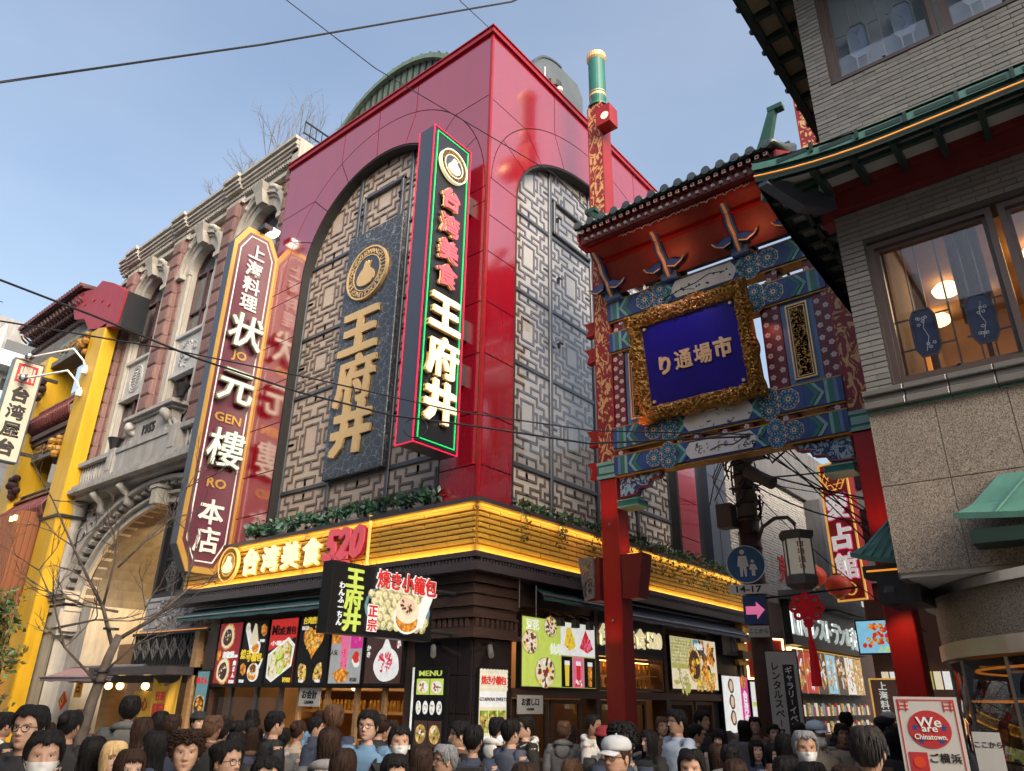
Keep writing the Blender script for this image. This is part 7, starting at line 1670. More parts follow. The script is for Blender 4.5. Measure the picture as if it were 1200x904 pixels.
O('box', B(FQ).box(0, 1.45, 2.38, 3.42, -.12, 0), 'paper_red', fs_); O('light_frame', outline(FQ, 0, 1.45, 2.38, 3.42, .04, 0, .03), 'warm_lamp', fs_)
for i, ch in enumerate('愛占館'): O('character', B(FQ).text(ch, .5, 3.16 - i * .30, .32, .01, .02, 0, 1.1), 'lit_white', fs_)
O('hexagram', B(FQ).ring(1.1, 2.9, .16, .19, .0, .02, 0, 3, .52, .52 + 2 * PI).ring(1.1, 2.9, .16, .19, .0, .021, 0, 3, -.52, -.52 + 2 * PI), 'lit_gold', fs_)
# restaurant row
rt = T('restaurant_row_shop', 'dark restaurant shop with katakana fascia sign and slanted lit menus on the side street', 'shop front', (-8, 26, 0))
O('wall', B().box(-9.5, -8.1, 22.3, 34, 0, 4.8), 'street_brown', rt); O('fascia', B(FX(-8.08)).box(22.5, 29.9, 3.4, 4.65, 0, .25), 'iron_black', rt); O('canopy', B(FX(-8.08)).box(22.3, 30, 4.66, 4.9, 0, .9), 'concrete_dark', rt)
O('lettering', B(FX(-7.83)).text('KIN', 23.1, 4.05, 1.0, 0, .05, 0, .75), 'lit_white', rt)
b = B(FX(-7.83))
for i, ch in enumerate('レストラン&売店'):
    if ch in GLYPH: b.text(ch, 24.5 + i * .66, 3.98 - i * .01, .78, 0, .05, 0, .95)
O('lettering', b, 'lit_white', rt)
mcol = ['orange', 'sky', 'gold', 'sky', 'cream', 'white']
for i in range(7):
    u0 = 22.5 + i * .98; m_ = board('street_menu', ['slanted orange food menu, nearest in the side street row', 'slanted blue and red food menu, second in the side street row', 'slanted brown dish menu, third in the side street row', 'slanted pale blue drink menu, fourth in the side street row', 'slanted noodle bowl menu, fifth in the side street row', 'slanted white dish menu, sixth in the side street row', 'slanted mixed dish menu, farthest in the side street row'][i], FX(-8.05), u0, u0 + .93, 2.1, 3.3, ('maroon', 'red', 'dark', 'sky', 'dark', 'white', 'gold')[i], .12, 'slanted lit menus on the side street')
    b = B(FX(-8.05)); bits(b, u0 + .46, 2.75, .4, .126, [0, 1, 2], 30, i, .24, ry=.5); O('picture', b, pm('gold', 'orange', 'white'), m_)
    O('light_edge', B(FX(-8.05)).box(u0 - .03, u0, 2.1, 3.3, 0, .13).box(u0, u0 + .93, 3.3, 3.33, 0, .13), 'warm_lamp' if i < 1 else 'lit_gold', m_)
O('shelves', (lambda b: [b.box(22.6 + i * .21, 22.6 + i * .21 + .17, 1.0 + k * .5, 1.25 + k * .5 + .1 * ((i * 5) % 3) / 2, .1, .14, (i * 7 + k * 3) % 5) for i in range(34) for k in range(2)] and b)(B(FX(-8.1))), pm('maroon', 'gold', 'cream', 'teal', 'brown'), rt)['kind'] = 'stuff'
# pale building closing the right side of the street
pb_ = T('pale_far_building', 'pale building with small windows closing the side street behind the red sign', 'building', (-3, 22, 0))
O('wall', B().box(-4.78, 1, 18.6, 30, 4.4, 9.2), 'concrete_pale', pb_); O('shop_wall', B().box(-4.78, 1, 18.65, 30, 0, 4.4), 'street_brown', pb_)
for z in (5.0, 6.6): 
    for x in (-4.5, -3.5): O('window', B(FL(18.6)).box(x, x + .7, z, z + 1.1, 0, .03), 'window_dark2', pb_)
for i in range(2):
    for k in range(9): O('stocked_rack', B(FL(18.5)).box(-4.6 + k * .17, -4.6 + k * .17 + .13, 2.15 - i * .55, 2.5 - i * .55, 0, .06), pm('cream', 'white', 'bamboo')[(k + i) % 3], pb_)
sk = board('skewer_sign', 'bright blue lit sign picturing red candied fruit skewers', FL(18.4), -4.95, -4.15, 2.85, 3.58, 'sky', .1)
b = B(FL(18.4)); q = random.Random(2)
for i in range(34): u, z = -4.62 + q.uniform(-.2, .36), 3.24 + q.uniform(-.22, .22); b.disc(u, z, .045, .104 + i * .001, .106 + i * .001, i % 2, 9)
O('picture', b, pm('red', 'orange'), sk); words(sk, FL(18.4), '人気', -4.4, 2.95, .14, .15, 'print_lime')
wb3 = board('dark_wood_signboard', 'dark wooden signboard with yellow rim and white writing behind the crowd', FL(17.8), -4.7, -3.9, 1.5, 2.35, 'dark', .05); O('rim', outline(FL(17.8), -4.7, -3.9, 1.5, 2.35, .03, .05, .07), 'lit_gold', wb3); words(wb3, FL(17.8), '上海料理', -4.45, 2.2, .17, .06, 'lit_white', vert=True)
# vertical red fortune sign
vf = T('tall_red_fortune_sign', 'tall red lit sign with hexagram and three pink outlined characters over the side street', 'sign', (-4.8, 18, 4)); ta = rad(-18); FVf = Fr((-5.14, 18.0, 0), (math.cos(ta), math.sin(ta), 0), (0, 0, 1), (math.sin(ta), -math.cos(ta), 0))
O('box', B(FVf).box(0, .74, 3.95, 7.15, -.2, 0), 'seal_red', vf); O('light_frame', outline(FVf, 0, .74, 3.95, 7.15, .04, 0, .03), 'lit_gold', vf)
for ch, z in zip('愛占館', (6.08, 5.38, 4.72)): k = O('character', B(FVf).text(ch, .37, z, .64, .025, .02, 0, 1.0), 'print_pink', vf); O('core', B(FVf).text(ch, .37, z, .59, .045, .015, 0, 1.0), 'lit_white', k)
O('hexagram', B(FVf).ring(.37, 6.75, .27, .30, .0, .02, 0, 3, .52, .52 + 2 * PI).ring(.37, 6.75, .27, .30, .0, .021, 0, 3, -.52, -.52 + 2 * PI).ring(.37, 6.75, .30, .32, 0, .02, 0, 6), 'lit_gold', vf)
O('lower_mark', B(FVf).ring(.37, 4.22, .12, .15, 0, .02, 0, 16), 'lit_gold', vf); O('bracket', B().box(-4.9, -4.7, 18.1, 18.7, 6.6, 6.68).box(-4.9, -4.7, 18.1, 18.7, 4.4, 4.48), 'iron_black', vf)
for k, (x, y, z) in enumerate(((-5.35, 17.2, 4.45), (-4.75, 16.8, 4.15), (-7.1, 17.5, 4.8))):
    l = T('red_paper_lantern', ['round red paper lantern left of the tall red sign', 'round red paper lantern in front of the tall red sign', 'small red lantern half hidden behind the street pole'][k], 'lantern', (x, y, z), 'red paper lanterns over the side street')
    O('shade', B().sphere((x, y, z), .27 if k < 2 else .2, n=16, k=10, sc=(1, 1, .85)), 'lantern_red', l, smooth=True); O('cap', B().lathe((x, y), [(.1, z + .2), (.1, z + .25)], n=10).lathe((x, y), [(.1, z - .26), (.09, z - .21)], n=10), 'gold_deep', l); O('cord', B().tube([(x, y, z + .24), (x, y, z + .9)], .01, n=4), 'cable', l)
# utility pole with signs
pl = T('utility_pole', 'cluttered dark utility pole with straps, boxes and cable bundles behind the gate', 'pole', (-5.3, 13.6, 0))
px, py = -5.3, 13.6
O('lower_shaft', B().lathe((px, py), [(.20, 0), (.19, 5.0)], n=14), 'street_brown', pl, smooth=True); O('upper_shaft', B().lathe((px, py), [(.185, 5.0), (.16, 9.2)], n=14), 'pole_grey', pl, smooth=True)
for i in range(13): O('strap', B().lathe((px, py), [(.21, 4.2 + i * .28), (.21, 4.24 + i * .28)], n=14), 'iron_black', pl)
cb_ = B(); q = random.Random(4)
for i in range(40):
    t = q.uniform(0, 6.28); r_ = .22 + q.uniform(0, .06); z0 = q.uniform(4.6, 8.2); cb_.tube([(px + r_ * math.cos(t + k * .25 * q.choice((-1, 1))), py + r_ * math.sin(t + k * .25), z0 + k * q.uniform(.06, .16)) for k in range(6)], .018, n=4)
for i in range(10):
    x, z = px + q.uniform(-.3, .6), q.uniform(6.2, 7.6); cb_.tube([(x, py - .2, z), (x + q.uniform(.1, .3), py - .3, z - q.uniform(.1, .4)), (x + q.uniform(.2, .5), py - .2, z + q.uniform(-.2, .2))], .022, n=5)
O('cable_clutter', cb_, 'cable', pl)['kind'] = 'stuff'
O('junction_box', B().box(px + .15, px + .55, py - .5, py - .2, 6.1, 6.5).box(px - .5, px - .2, py - .3, py, 4.9, 5.35).tube([(px + .2, py - .3, 5.9), (px + .7, py - .4, 5.55)], .12, n=10), 'pole_grey', pl)
O('step', B().box(px - .5, px + .5, py - .04, py + .04, 7.7, 7.78).box(px - .4, px + .4, py - .06, py - .02, 6.8, 6.86), 'iron_black', pl)
def pf(x, y, a=18): return Fr((x, y, 0), (math.cos(rad(a)), math.sin(rad(a)), 0), (0, 0, 1), (math.sin(rad(a)), -math.cos(rad(a)), 0))
FPo = pf(-5.3, 13.25, 22)
bs_ = T('blue_pedestrian_sign', 'round blue road sign with white adult and child figures', 'road sign', (-5.3, 13.2, 4)); O('disc', B(FPo).disc(0, 4.16, .33, 0, .02, 0, 32), 'road_sign_blue', bs_); O('rim', B(FPo).ring(0, 4.16, .325, .34, 0, .024, 0, 32), 'white_paint', bs_)
f = B(FPo); f.disc(-.05, 4.38, .045, .02, .026, 0, 12).prism([(-.12, 4.31), (.02, 4.31), (.05, 4.12), (.01, 4.12), (.0, 3.94), (-.03, 3.94), (-.05, 4.1), (-.07, 3.94), (-.11, 3.94), (-.11, 4.12), (-.15, 4.12)], .02, .026).disc(.12, 4.21, .03, .02, .026, 0, 10).prism([(.08, 4.16), (.16, 4.16), (.2, 4.06), (.15, 4.06), (.15, 3.95), (.09, 3.95), (.09, 4.06), (.05, 4.06)], .02, .0262); O('figures', f, 'white_paint', bs_)
pt = T('time_plate', 'white plate reading 14-17 under the blue road sign', 'road sign', (-5.3, 13.2, 3.7)); O('plate', B(FPo).box(-.33, .36, 3.64, 3.80, 0, .015), 'white_paint', pt); O('lettering', B(FPo).text('14-17', .01, 3.72, .155, .015, .005, 0, 1.3), 'ink', pt)
ps = T('pink_arrow_sign', 'pink and blue picture sign with a small koko kara strip on the pole', 'sign', (-5.1, 13.2, 3.2)); O('panel', B(FPo).box(-.12, .26, 3.12, 3.60, .0, .02), 'gate_blue', ps); O('picture', B(FPo).prism([(-.08, 3.28), (.1, 3.28), (.1, 3.2), (.24, 3.36), (.1, 3.5), (.1, 3.42), (-.08, 3.42)], .02, .025), 'print_pink', ps); O('strip', B(FPo).box(-.08, .28, 2.90, 3.09, .0, .02), 'board_white', ps); O('lettering', B(FPo).text('ここから', .1, 3.0, .085, .02, .005), 'ink', ps)
rb2 = T('rental_space_banner', 'tall white vertical banner about rental space below the street pole signs', 'banner', (-5.0, 13.2, .8)); O('panel', B(FPo).box(.16, .66, .85, 2.66, 0, .03), 'board_white', rb2); O('frame', outline(FPo, .14, .68, .83, 2.68, .02, 0, .035), 'iron_black', rb2)
b = B(FPo)
for i, ch in enumerate('レンタルスペース'): b.text(ch, .30, 2.42 - i * .148, .15, .03, .004) if ch != 'ー' else b.box(.292, .308, 2.42 - i * .148 - .05, 2.42 - i * .148 + .05, .03, .034)
O('lettering', b, 'ink', rb2); O('black_strip', B(FPo).box(.42, .60, 1.25, 2.45, .03, .034), 'ink', rb2); b = B(FPo)
for i, ch in enumerate('ギャラリーイベント'): b.text(ch, .51, 2.36 - i * .125, .125, .034, .004) if ch != 'ー' else b.box(.504, .516, 2.36 - i * .125 - .04, 2.36 - i * .125 + .04, .034, .038)
O('lettering', b, 'white_paint', rb2); O('red_strip', B(FPo).box(.2, .6, 1.05, 1.18, .03, .034), 'seal_red', rb2)
# hexagonal street lantern on its arm
ln = T('hexagonal_street_lantern', 'grey hexagonal street lantern with red writing hanging from a curved arm', 'lamp', (-4.35, 13.1, 3.6)); lx, ly = -4.28, 13.1
O('arm', B().tube([(px + .1, py, 4.55), (px + .3, 13.5, 4.85), (px + .6, 13.35, 4.95), (px + .88, 13.2, 4.9), (lx, ly, 4.75), (lx, ly, 4.62)], .035, n=8), 'pole_grey', ln, smooth=True)
O('cap', B().lathe((lx, ly), [(.06, 4.64), (.30, 4.60), (.30, 4.52), (.26, 4.46)], n=6), 'pole_grey', ln); O('base', B().lathe((lx, ly), [(.25, 3.86), (.27, 3.82), (.27, 3.70), (.16, 3.62)], n=6), 'pole_grey', ln)
for i in range(6):
    t0, t1 = 2 * PI * i / 6, 2 * PI * (i + 1) / 6; O('panel', B().add([(lx + .235 * math.cos(t), ly + .235 * math.sin(t), z) for t, z in ((t0, 3.86), (t1, 3.86), (t1, 4.46), (t0, 4.46))], [(0, 1, 2, 3)]), 'lamp_panel', ln); O('post', B().tube([(lx + .24 * math.cos(t0), ly + .24 * math.sin(t0), 3.84), (lx + .24 * math.cos(t0), ly + .24 * math.sin(t0), 4.48)], .016, n=4), 'pole_grey', ln)
Fl_ = Fr((lx, ly, 0), (math.cos(rad(30)), math.sin(rad(30)), 0), (0, 0, 1), (math.sin(rad(30)), -math.cos(rad(30)), 0)); b = B(Fl_)
for i, ch in enumerate('市場通り'): b.text(ch, 0, 4.36 - i * .13, .12, .215, .006)
O('lettering', b, 'paper_red', ln); O('rod', B().tube([(px, py, 3.58), (lx + .9, ly, 3.60)], .018, n=5), 'iron_black', ln)
kn = T('red_knot_ornament', 'bright red good luck knot with long tassel hanging under the lantern', 'ornament', (-4.3, 13.1, 2.2)); kx_, ky_ = -4.25, 13.05; FK = pf(kx_, ky_, 25); b = B(FK)
b.disc(0, 3.32, .16, -.03, .03, 0, 4); 
for t in range(8): b.ring(.20 * math.cos(t * PI / 4), 3.32 + .17 * math.sin(t * PI / 4), .035, .085, -.03, .03, 0, 9)
b.disc(0, 3.07, .08, -.03, .03, 0, 8).tube([(0, 3.0, 0), (0, 2.8, 0)], .03, n=6).tube([(0, 2.8, 0), (.01, 2.5, 0), (0, 2.1, 0)], [.05, .07, .085], n=9).tube([(0, 3.6, 0), (0, 3.5, 0)], .012, n=5)
O('knot', b, 'knot_red', kn)
# far end of the side street
fe = T('far_street_end_building', 'plain far building closing the end of the side street', 'building', (-6, 42, 0)); O('wall', B().box(-14, 2, 40, 44, 0, 8.0), 'concrete_pale', fe)
for i in range(5):
    for z in (4.5, 6.4): O('window', B(FL(40)).box(-10 + i * 1.8, -9 + i * 1.8, z, z + 1.1, 0, .04), 'window_dark2', fe)

# ================================================================== cables
def cable(label, pts, r, n=24, sag=.0):
    P = [Vector(p) for p in pts]; out = []
    for i in range(len(P) - 1):
        for k in range(8): t = k / 8; out.append(P[i].lerp(P[i + 1], t) - Vector((0, 0, sag * 4 * t * (1 - t))))
    out.append(P[-1]); b = B(); b.tube(out, r, n=5); o = O('overhead_cable', b, 'cable'); tag(o, label, 'cable'); return o
cable('thick black cable crossing the sky at the top left', [(-12.5, -1.2, 7.4), (-8.91, 1.25, 8.44), (-8.11, 3.9, 10.8), (-5.8, 6.89, 12.8), (-3, 9, 15)], .016)
cable('thin cable running diagonally down across the red building front', [(-8.35, 3.4, 12.4), (-8.03, 4.06, 11.83), (-7.26, 5.32, 10.94), (-5.24, 7.32, 9.14), (-4.73, 7.66, 8.25)], .008)
cable('thin cable touching the top corner of the red building', [(-6.6, 6.0, 13.2), (-6.43, 6.29, 12.71), (-8.04, 8.92, 15.5)], .008)
c1 = [(-10.5, -1, 6.4), (-8.81, 1.84, 5.99), (-8.57, 2.76, 5.86), (-8.14, 3.84, 5.6), (-7.53, 4.93, 5.36), (-6.81, 5.88, 5.17), (-6.04, 6.67, 5.08), (-4.91, 7.54, 4.86), (-3.2, 8.6, 4.9)]
cable('lower black cable sagging from the left edge across the signs', c1, .014)
cable('upper black cable sagging from the left edge across the signs', [(-10.2, -1, 5.2), (-8.78, 1.96, 5.52), (-8.26, 3.57, 5.65), (-7.3, 5.0, 5.5), (-6.2, 6.4, 5.25), (-4.9, 7.6, 5.05), (-3.2, 8.7, 4.95)], .010)
lp_ = B(); lp_.tube([(-6.6 + .12 * math.cos(t * .5), 6.1 + .1 * math.cos(t * .5), 5.02 + .13 * math.sin(t * .5)) for t in range(14)], .008, n=4); o = O('cable_loop', lp_, 'cable'); tag(o, 'small loop of slack cable below the corner sign', 'cable')
q = random.Random(14)
for i in range(12):
    z0 = q.uniform(5.6, 8.0); x1 = q.uniform(-3.2, -1.6); z1 = q.uniform(2.9, 5.2) if i % 3 else q.uniform(4.5, 7); y1 = q.uniform(12.2, 15)
    b = B(); P = [Vector((px, py, z0)), Vector(((px + x1) / 2 + q.uniform(-.2, .2), (py + y1) / 2, (z0 + z1) / 2 - q.uniform(.1, .5))), Vector((x1, y1, z1))]
    b.tube([P[0] * (1 - t) ** 2 + P[1] * 2 * t * (1 - t) + P[2] * t * t for t in [k / 10 for k in range(11)]], q.uniform(.008, .020), n=5)
    o = O('pole_cable', b, 'cable'); tag(o, 'black cable sloping from the utility pole down towards the right gate pillar', 'cable', 'cables fanning from the utility pole')
for i in range(5):
    z0 = q.uniform(6.5, 8); b = B(); b.tube([(px, py, z0), (px - 1.5, py + 2, z0 - .5), (-8.0, 18 + i, z0 - .3)], .014, n=5); o = O('pole_cable', b, 'cable'); tag(o, 'thin cable running from the utility pole back to the white brick building', 'cable', 'cables to the white brick building')

# ================================================================== buildings across the main street, behind the camera (seen in reflections)
def opp(lab, x0, x1, y, h, m, d=12):
    t = T('street_building', lab, 'building', ((x0 + x1) / 2, y - d / 2, 0)); O('wall', B().box(x0, x1, y - d, y, 0, h), m, t); b = B()
    z = 3.6
    while z < h - 1.6:
        x = x0 + .8
        while x < x1 - 1.6: b.box(x, x + 1.3, y, y + .03, z, z + 1.5); x += 2.3
        z += 3.1
    O('windows', b, 'window_dark2', t); O('shop_front', B().box(x0 + .3, x1 - .3, y, y + .06, .2, 2.9), 'print_gold' if m == 'concrete' else 'brown_wood', t); O('parapet', B().box(x0 - .1, x1 + .1, y - d, y + .15, h, h + .4), m, t)
opp('grey shop building across the main street', -34, -22, -5.5, 12, 'concrete_dark'); opp('brown building across the main street with many windows', -21.9, -12, -5.2, 15, 'concrete_dark')
opp('dark building straight across the main street', -11.9, -3, -5.2, 14, 'concrete_dark'); opp('pale building behind the photographer', -2.9, 7, -5.4, 11, 'concrete'); opp('tall building farther along the main street', 7.1, 20, -5.2, 14, 'concrete_dark')
# ================================================================== people. Local frame: feet at origin, facing +Y, 1.70 m tall unit figure
HZ = 1.465      # chin height of the unit figure; crown at 1.70
def lerp_tab(tab, z):
    for (z0, *a), (z1, *b) in zip(tab, tab[1:]):
        if (z0 >= z >= z1):
            t = (z0 - z) / (z0 - z1) if z0 != z1 else 0; t = t * t * (3 - 2 * t) if abs(z0 - z1) > .02 else t
            return [x + (y - x) * t for x, y in zip(a, b)]
    return list(tab[-1][1:])
# z above chin : half width, front depth, back depth
HEAD = [(.235, .004, .004, .004), (.232, .030, .032, .036), (.224, .048, .054, .060), (.205, .064, .072, .080), (.18, .073, .083, .092), (.15, .077, .087, .098), (.12, .077, .086, .098),
        (.095, .0745, .086, .092), (.07, .070, .087, .082), (.05, .065, .087, .073), (.03, .056, .086, .066), (.012, .044, .081, .061), (.0, .034, .070, .058), (-.004, .044, .054, .058), (-.012, .048, .046, .058),
        (-.04, .052, .048, .062), (-.065, .060, .050, .070), (-.08, .095, .055, .078), (-.10, .150, .070, .088), (-.13, .185, .088, .098), (-.2, .178, .105, .105), (-.3, .165, .115, .105), (-.45, .145, .105, .10),
        (-.58, .165, .11, .12), (-.68, .168, .105, .13), (-.75, .15, .095, .11), (-.79, .06, .05, .05)]
def face_bump(a, z, fem=0):
    # a: angle from the front (0 = nose), z above chin; returns outward push
    d = 0; x = .075 * math.sin(a)
    if abs(a) < 1.3:
        g = lambda x0, z0, sx, sz: math.exp(-((x - x0) / sx) ** 2 - ((z - z0) / sz) ** 2)
        d += .020 * g(0, .083, .011, .012) + .012 * g(0, .10, .009, .020) + .006 * g(0, .115, .009, .014)       # nose
        d += .004 * g(.012, .078, .007, .007) + .004 * g(-.012, .078, .007, .007)
        d -= .010 * (g(.031, .118, .016, .011) + g(-.031, .118, .016, .011))                                   # sockets
        d += .004 * (g(.03, .138, .02, .008) + g(-.03, .138, .02, .008))                                       # brow
        d += .004 * (g(.042, .088, .018, .018) + g(-.042, .088, .018, .018))                                   # cheek
        d += .0055 * g(0, .055, .020, .0045) + .006 * g(0, .045, .017, .005) - .004 * g(0, .050, .022, .0018) - .003 * g(0, .034, .02, .006)
        d += .005 * g(0, .014, .018, .012)                                                                     # chin
    return d
NA = 44
ANG = []
for i in range(NA):      # denser in front
    t = -PI + 2 * PI * i / NA; ANG.append(t - .42 * math.sin(t))
def ring_pt(a, z, fem=0, grow=0.0):
    w, f, bk = lerp_tab(HEAD, z); c, s_ = math.cos(a), math.sin(a)
    d = f if c > 0 else bk
    e = 2.25 if -.0 < z else 2.1
    r = 1 / ((abs(s_) / w) ** e + (abs(c) / d) ** e) ** (1 / e)
    r += face_bump(a, z, fem) if 0 <= z <= .2 else 0
    r += grow
    return (r * s_, r * c, HZ + z)
def zs_range():
    zs = [.2349, .233, .229, .222, .212, .198, .182, .166, .152, .144, .137, .130, .124, .118, .112, .106, .100, .094, .089, .084, .079, .074, .068, .062, .058, .0545, .051, .048, .0445, .040, .034, .027, .02, .012, .004, -.001, -.006, -.014, -.03, -.05, -.068, -.08, -.1, -.13, -.2, -.3, -.45, -.58, -.68, -.75, -.79]
    return zs
def limb(b, pts, rr, n=10, m=0): b.tube(pts, rr, m, n=n)
def hand(b, p, d, side, curl=.4, m=0):
    p = Vector(p); d = Vector(d).normalized(); x = d.cross(Vector((0, 1, 0)) if abs(d.y) < .9 else Vector((0, 0, 1))).normalized(); y = d.cross(x)
    R_ = []
    for t, w, h in ((0, .026, .02), (.03, .036, .017), (.07, .042, .016), (.09, .040, .013)):
        c = p + d * t; R_.append([tuple(c + x * w * math.cos(k * PI / 4) + y * h * math.sin(k * PI / 4)) for k in range(8)])
    b.loft(R_, m)
    for i, (o_, L_) in enumerate(((-.030, .062), (-.010, .072), (.010, .068), (.029, .052))):
        q0 = p + d * .085 + x * o_; q1 = q0 + (d + y * curl * .5) .normalized() * L_ * .4; q2 = q1 + (d * .7 + y * curl * 1.3).normalized() * L_ * .34; q3 = q2 + (d * .3 + y * curl * 2).normalized() * L_ * .3
        b.tube([q0, q1, q2, q3], [.0092, .0088, .0082, .006], m, n=6)
    s_ = -side; q0 = p + d * .03 + x * .034 * s_; b.tube([q0, q0 + (x * s_ * .7 + d * .6 + y * .3).normalized() * .035, q0 + (x * s_ * .4 + d * .9 + y * .5).normalized() * .065], [.012, .011, .008], m, n=6)
ARMS = {'down': [((.19, -.01, 1.36), (.225, -.02, 1.12), (.235, .04, .88)), (0, .12, -1)], 'up': [((.19, -.01, 1.36), (.23, .05, 1.13), (.10, .26, 1.26)), (-.4, .5, .75)], 'eat': [((.19, -.01, 1.36), (.24, .12, 1.16), (.06, .24, 1.38)), (-.5, .35, .6)]}
def figure_mesh(name, fem, pose, mats):
    b = B()
    b.loft([[ring_pt(a, z, fem) for a in ANG] for z in zs_range()])
    for s_ in (-1, 1):      # ears
        b.loft([[(s_ * (.070 + dx), -.004 + r * math.sin(k * PI / 4) * .55, HZ + .100 + r * math.cos(k * PI / 4)) for k in range(8)] for dx, r in ((0, .018), (.010, .032), (.016, .030), (.014, .018))])
    for s_ in (-1, 1):
        key = pose if s_ == 1 or pose == 'down' else ('down' if pose == 'eat' else pose)
        (sh, el, wr), hd = ARMS[key]; f = lambda p: (p[0] * s_, p[1], p[2])
        limb(b, [f(sh), f(tuple(.5 * (x + y) for x, y in zip(sh, el))), f(el), f(tuple(.5 * (x + y) for x, y in zip(el, wr))), f(wr)], [.05, .045, .036, .034, .024]); hand(b, f(wr), (hd[0] * s_, hd[1], hd[2]), s_)
        limb(b, [(.085 * s_, 0, .82), (.09 * s_, .01, .64), (.095 * s_, .01, .46), (.095 * s_, -.01, .3), (.10 * s_, -.02, .08)], [.085, .07, .05, .048, .034]); b.box(.06 * s_, .14 * s_, -.08, .16, 0, .06)
    me = bpy.data.meshes.new(name); me.from_pydata(b.V, [], b.F); me.materials.append(MATS[mats]); me.polygons.foreach_set('use_smooth', [True] * len(me.polygons)); me.update(); return me
def to_mesh(name, b, mats, smooth=True):
    me = bpy.data.meshes.new(name); me.from_pydata(b.V, [], b.F)
    for m in (mats if isinstance(mats, list) else [mats]): me.materials.append(MATS[m])
    me.polygons.foreach_set('material_index', b.M); me.polygons.foreach_set('use_smooth', [smooth] * len(me.polygons)); me.update(); return me
BODY = {(p): figure_mesh('body', 0, p, 'skin') for p in ARMS}
def eyes_mesh():
    b = B()
    for s_ in (-1, 1):
        y = .079; x = .031 * s_; z = HZ + .117
        P = [(-.0150, 0), (-.009, .0036), (0, .0046), (.009, .0038), (.0150, .0008), (.008, -.0030), (0, -.0036), (-.009, -.0026)]
        b.add([(x + dx, y - abs(x + dx) * .12 + .001, z + dz) for dx, dz in P], [tuple(range(8))], 0)
        b.add([(x + .0062 * math.cos(k), y - abs(x) * .12 + .0022, z + .0008 + .0042 * math.sin(k)) for k in [i * PI / 4 for i in range(8)]], [tuple(range(8))], 1)
        b.tube([(x - .017, y - .0025 - abs(x - .017) * .1, z + .001), (x - .005, y + .001 - .003, z + .0050), (x + .008, y - .003, z + .0051), (x + .018, y - .004 - abs(x + .018) * .1, z + .001)], .0014, 1, n=4)
        b.tube([(x - .020, y + .004 - abs(x - .02) * .2, z + .020), (x, y + .008 - abs(x) * .2, z + .026), (x + .019, y + .004 - abs(x + .019) * .2, z + .020)], [.002, .0032, .0018], 1, n=5)
    b.tube([(-.021, .0835, HZ + .0495), (-.008, .0905, HZ + .0525), (0, .0915, HZ + .0515), (.008, .0905, HZ + .0525), (.021, .0835, HZ + .0495)], [.0012, .004, .0036, .004, .0012], 2, n=6)
    b.tube([(-.018, .0835, HZ + .047), (0, .091, HZ + .0440), (.018, .0835, HZ + .047)], [.0012, .0046, .0012], 2, n=6)
    for s_ in (-1, 1): b.sphere((.0075 * s_, .0985, HZ + .0735), .0022, 1, n=6, k=4)
    return to_mesh('face_features', b, ['eye_white', 'iris', 'lip'])
FACE = eyes_mesh()
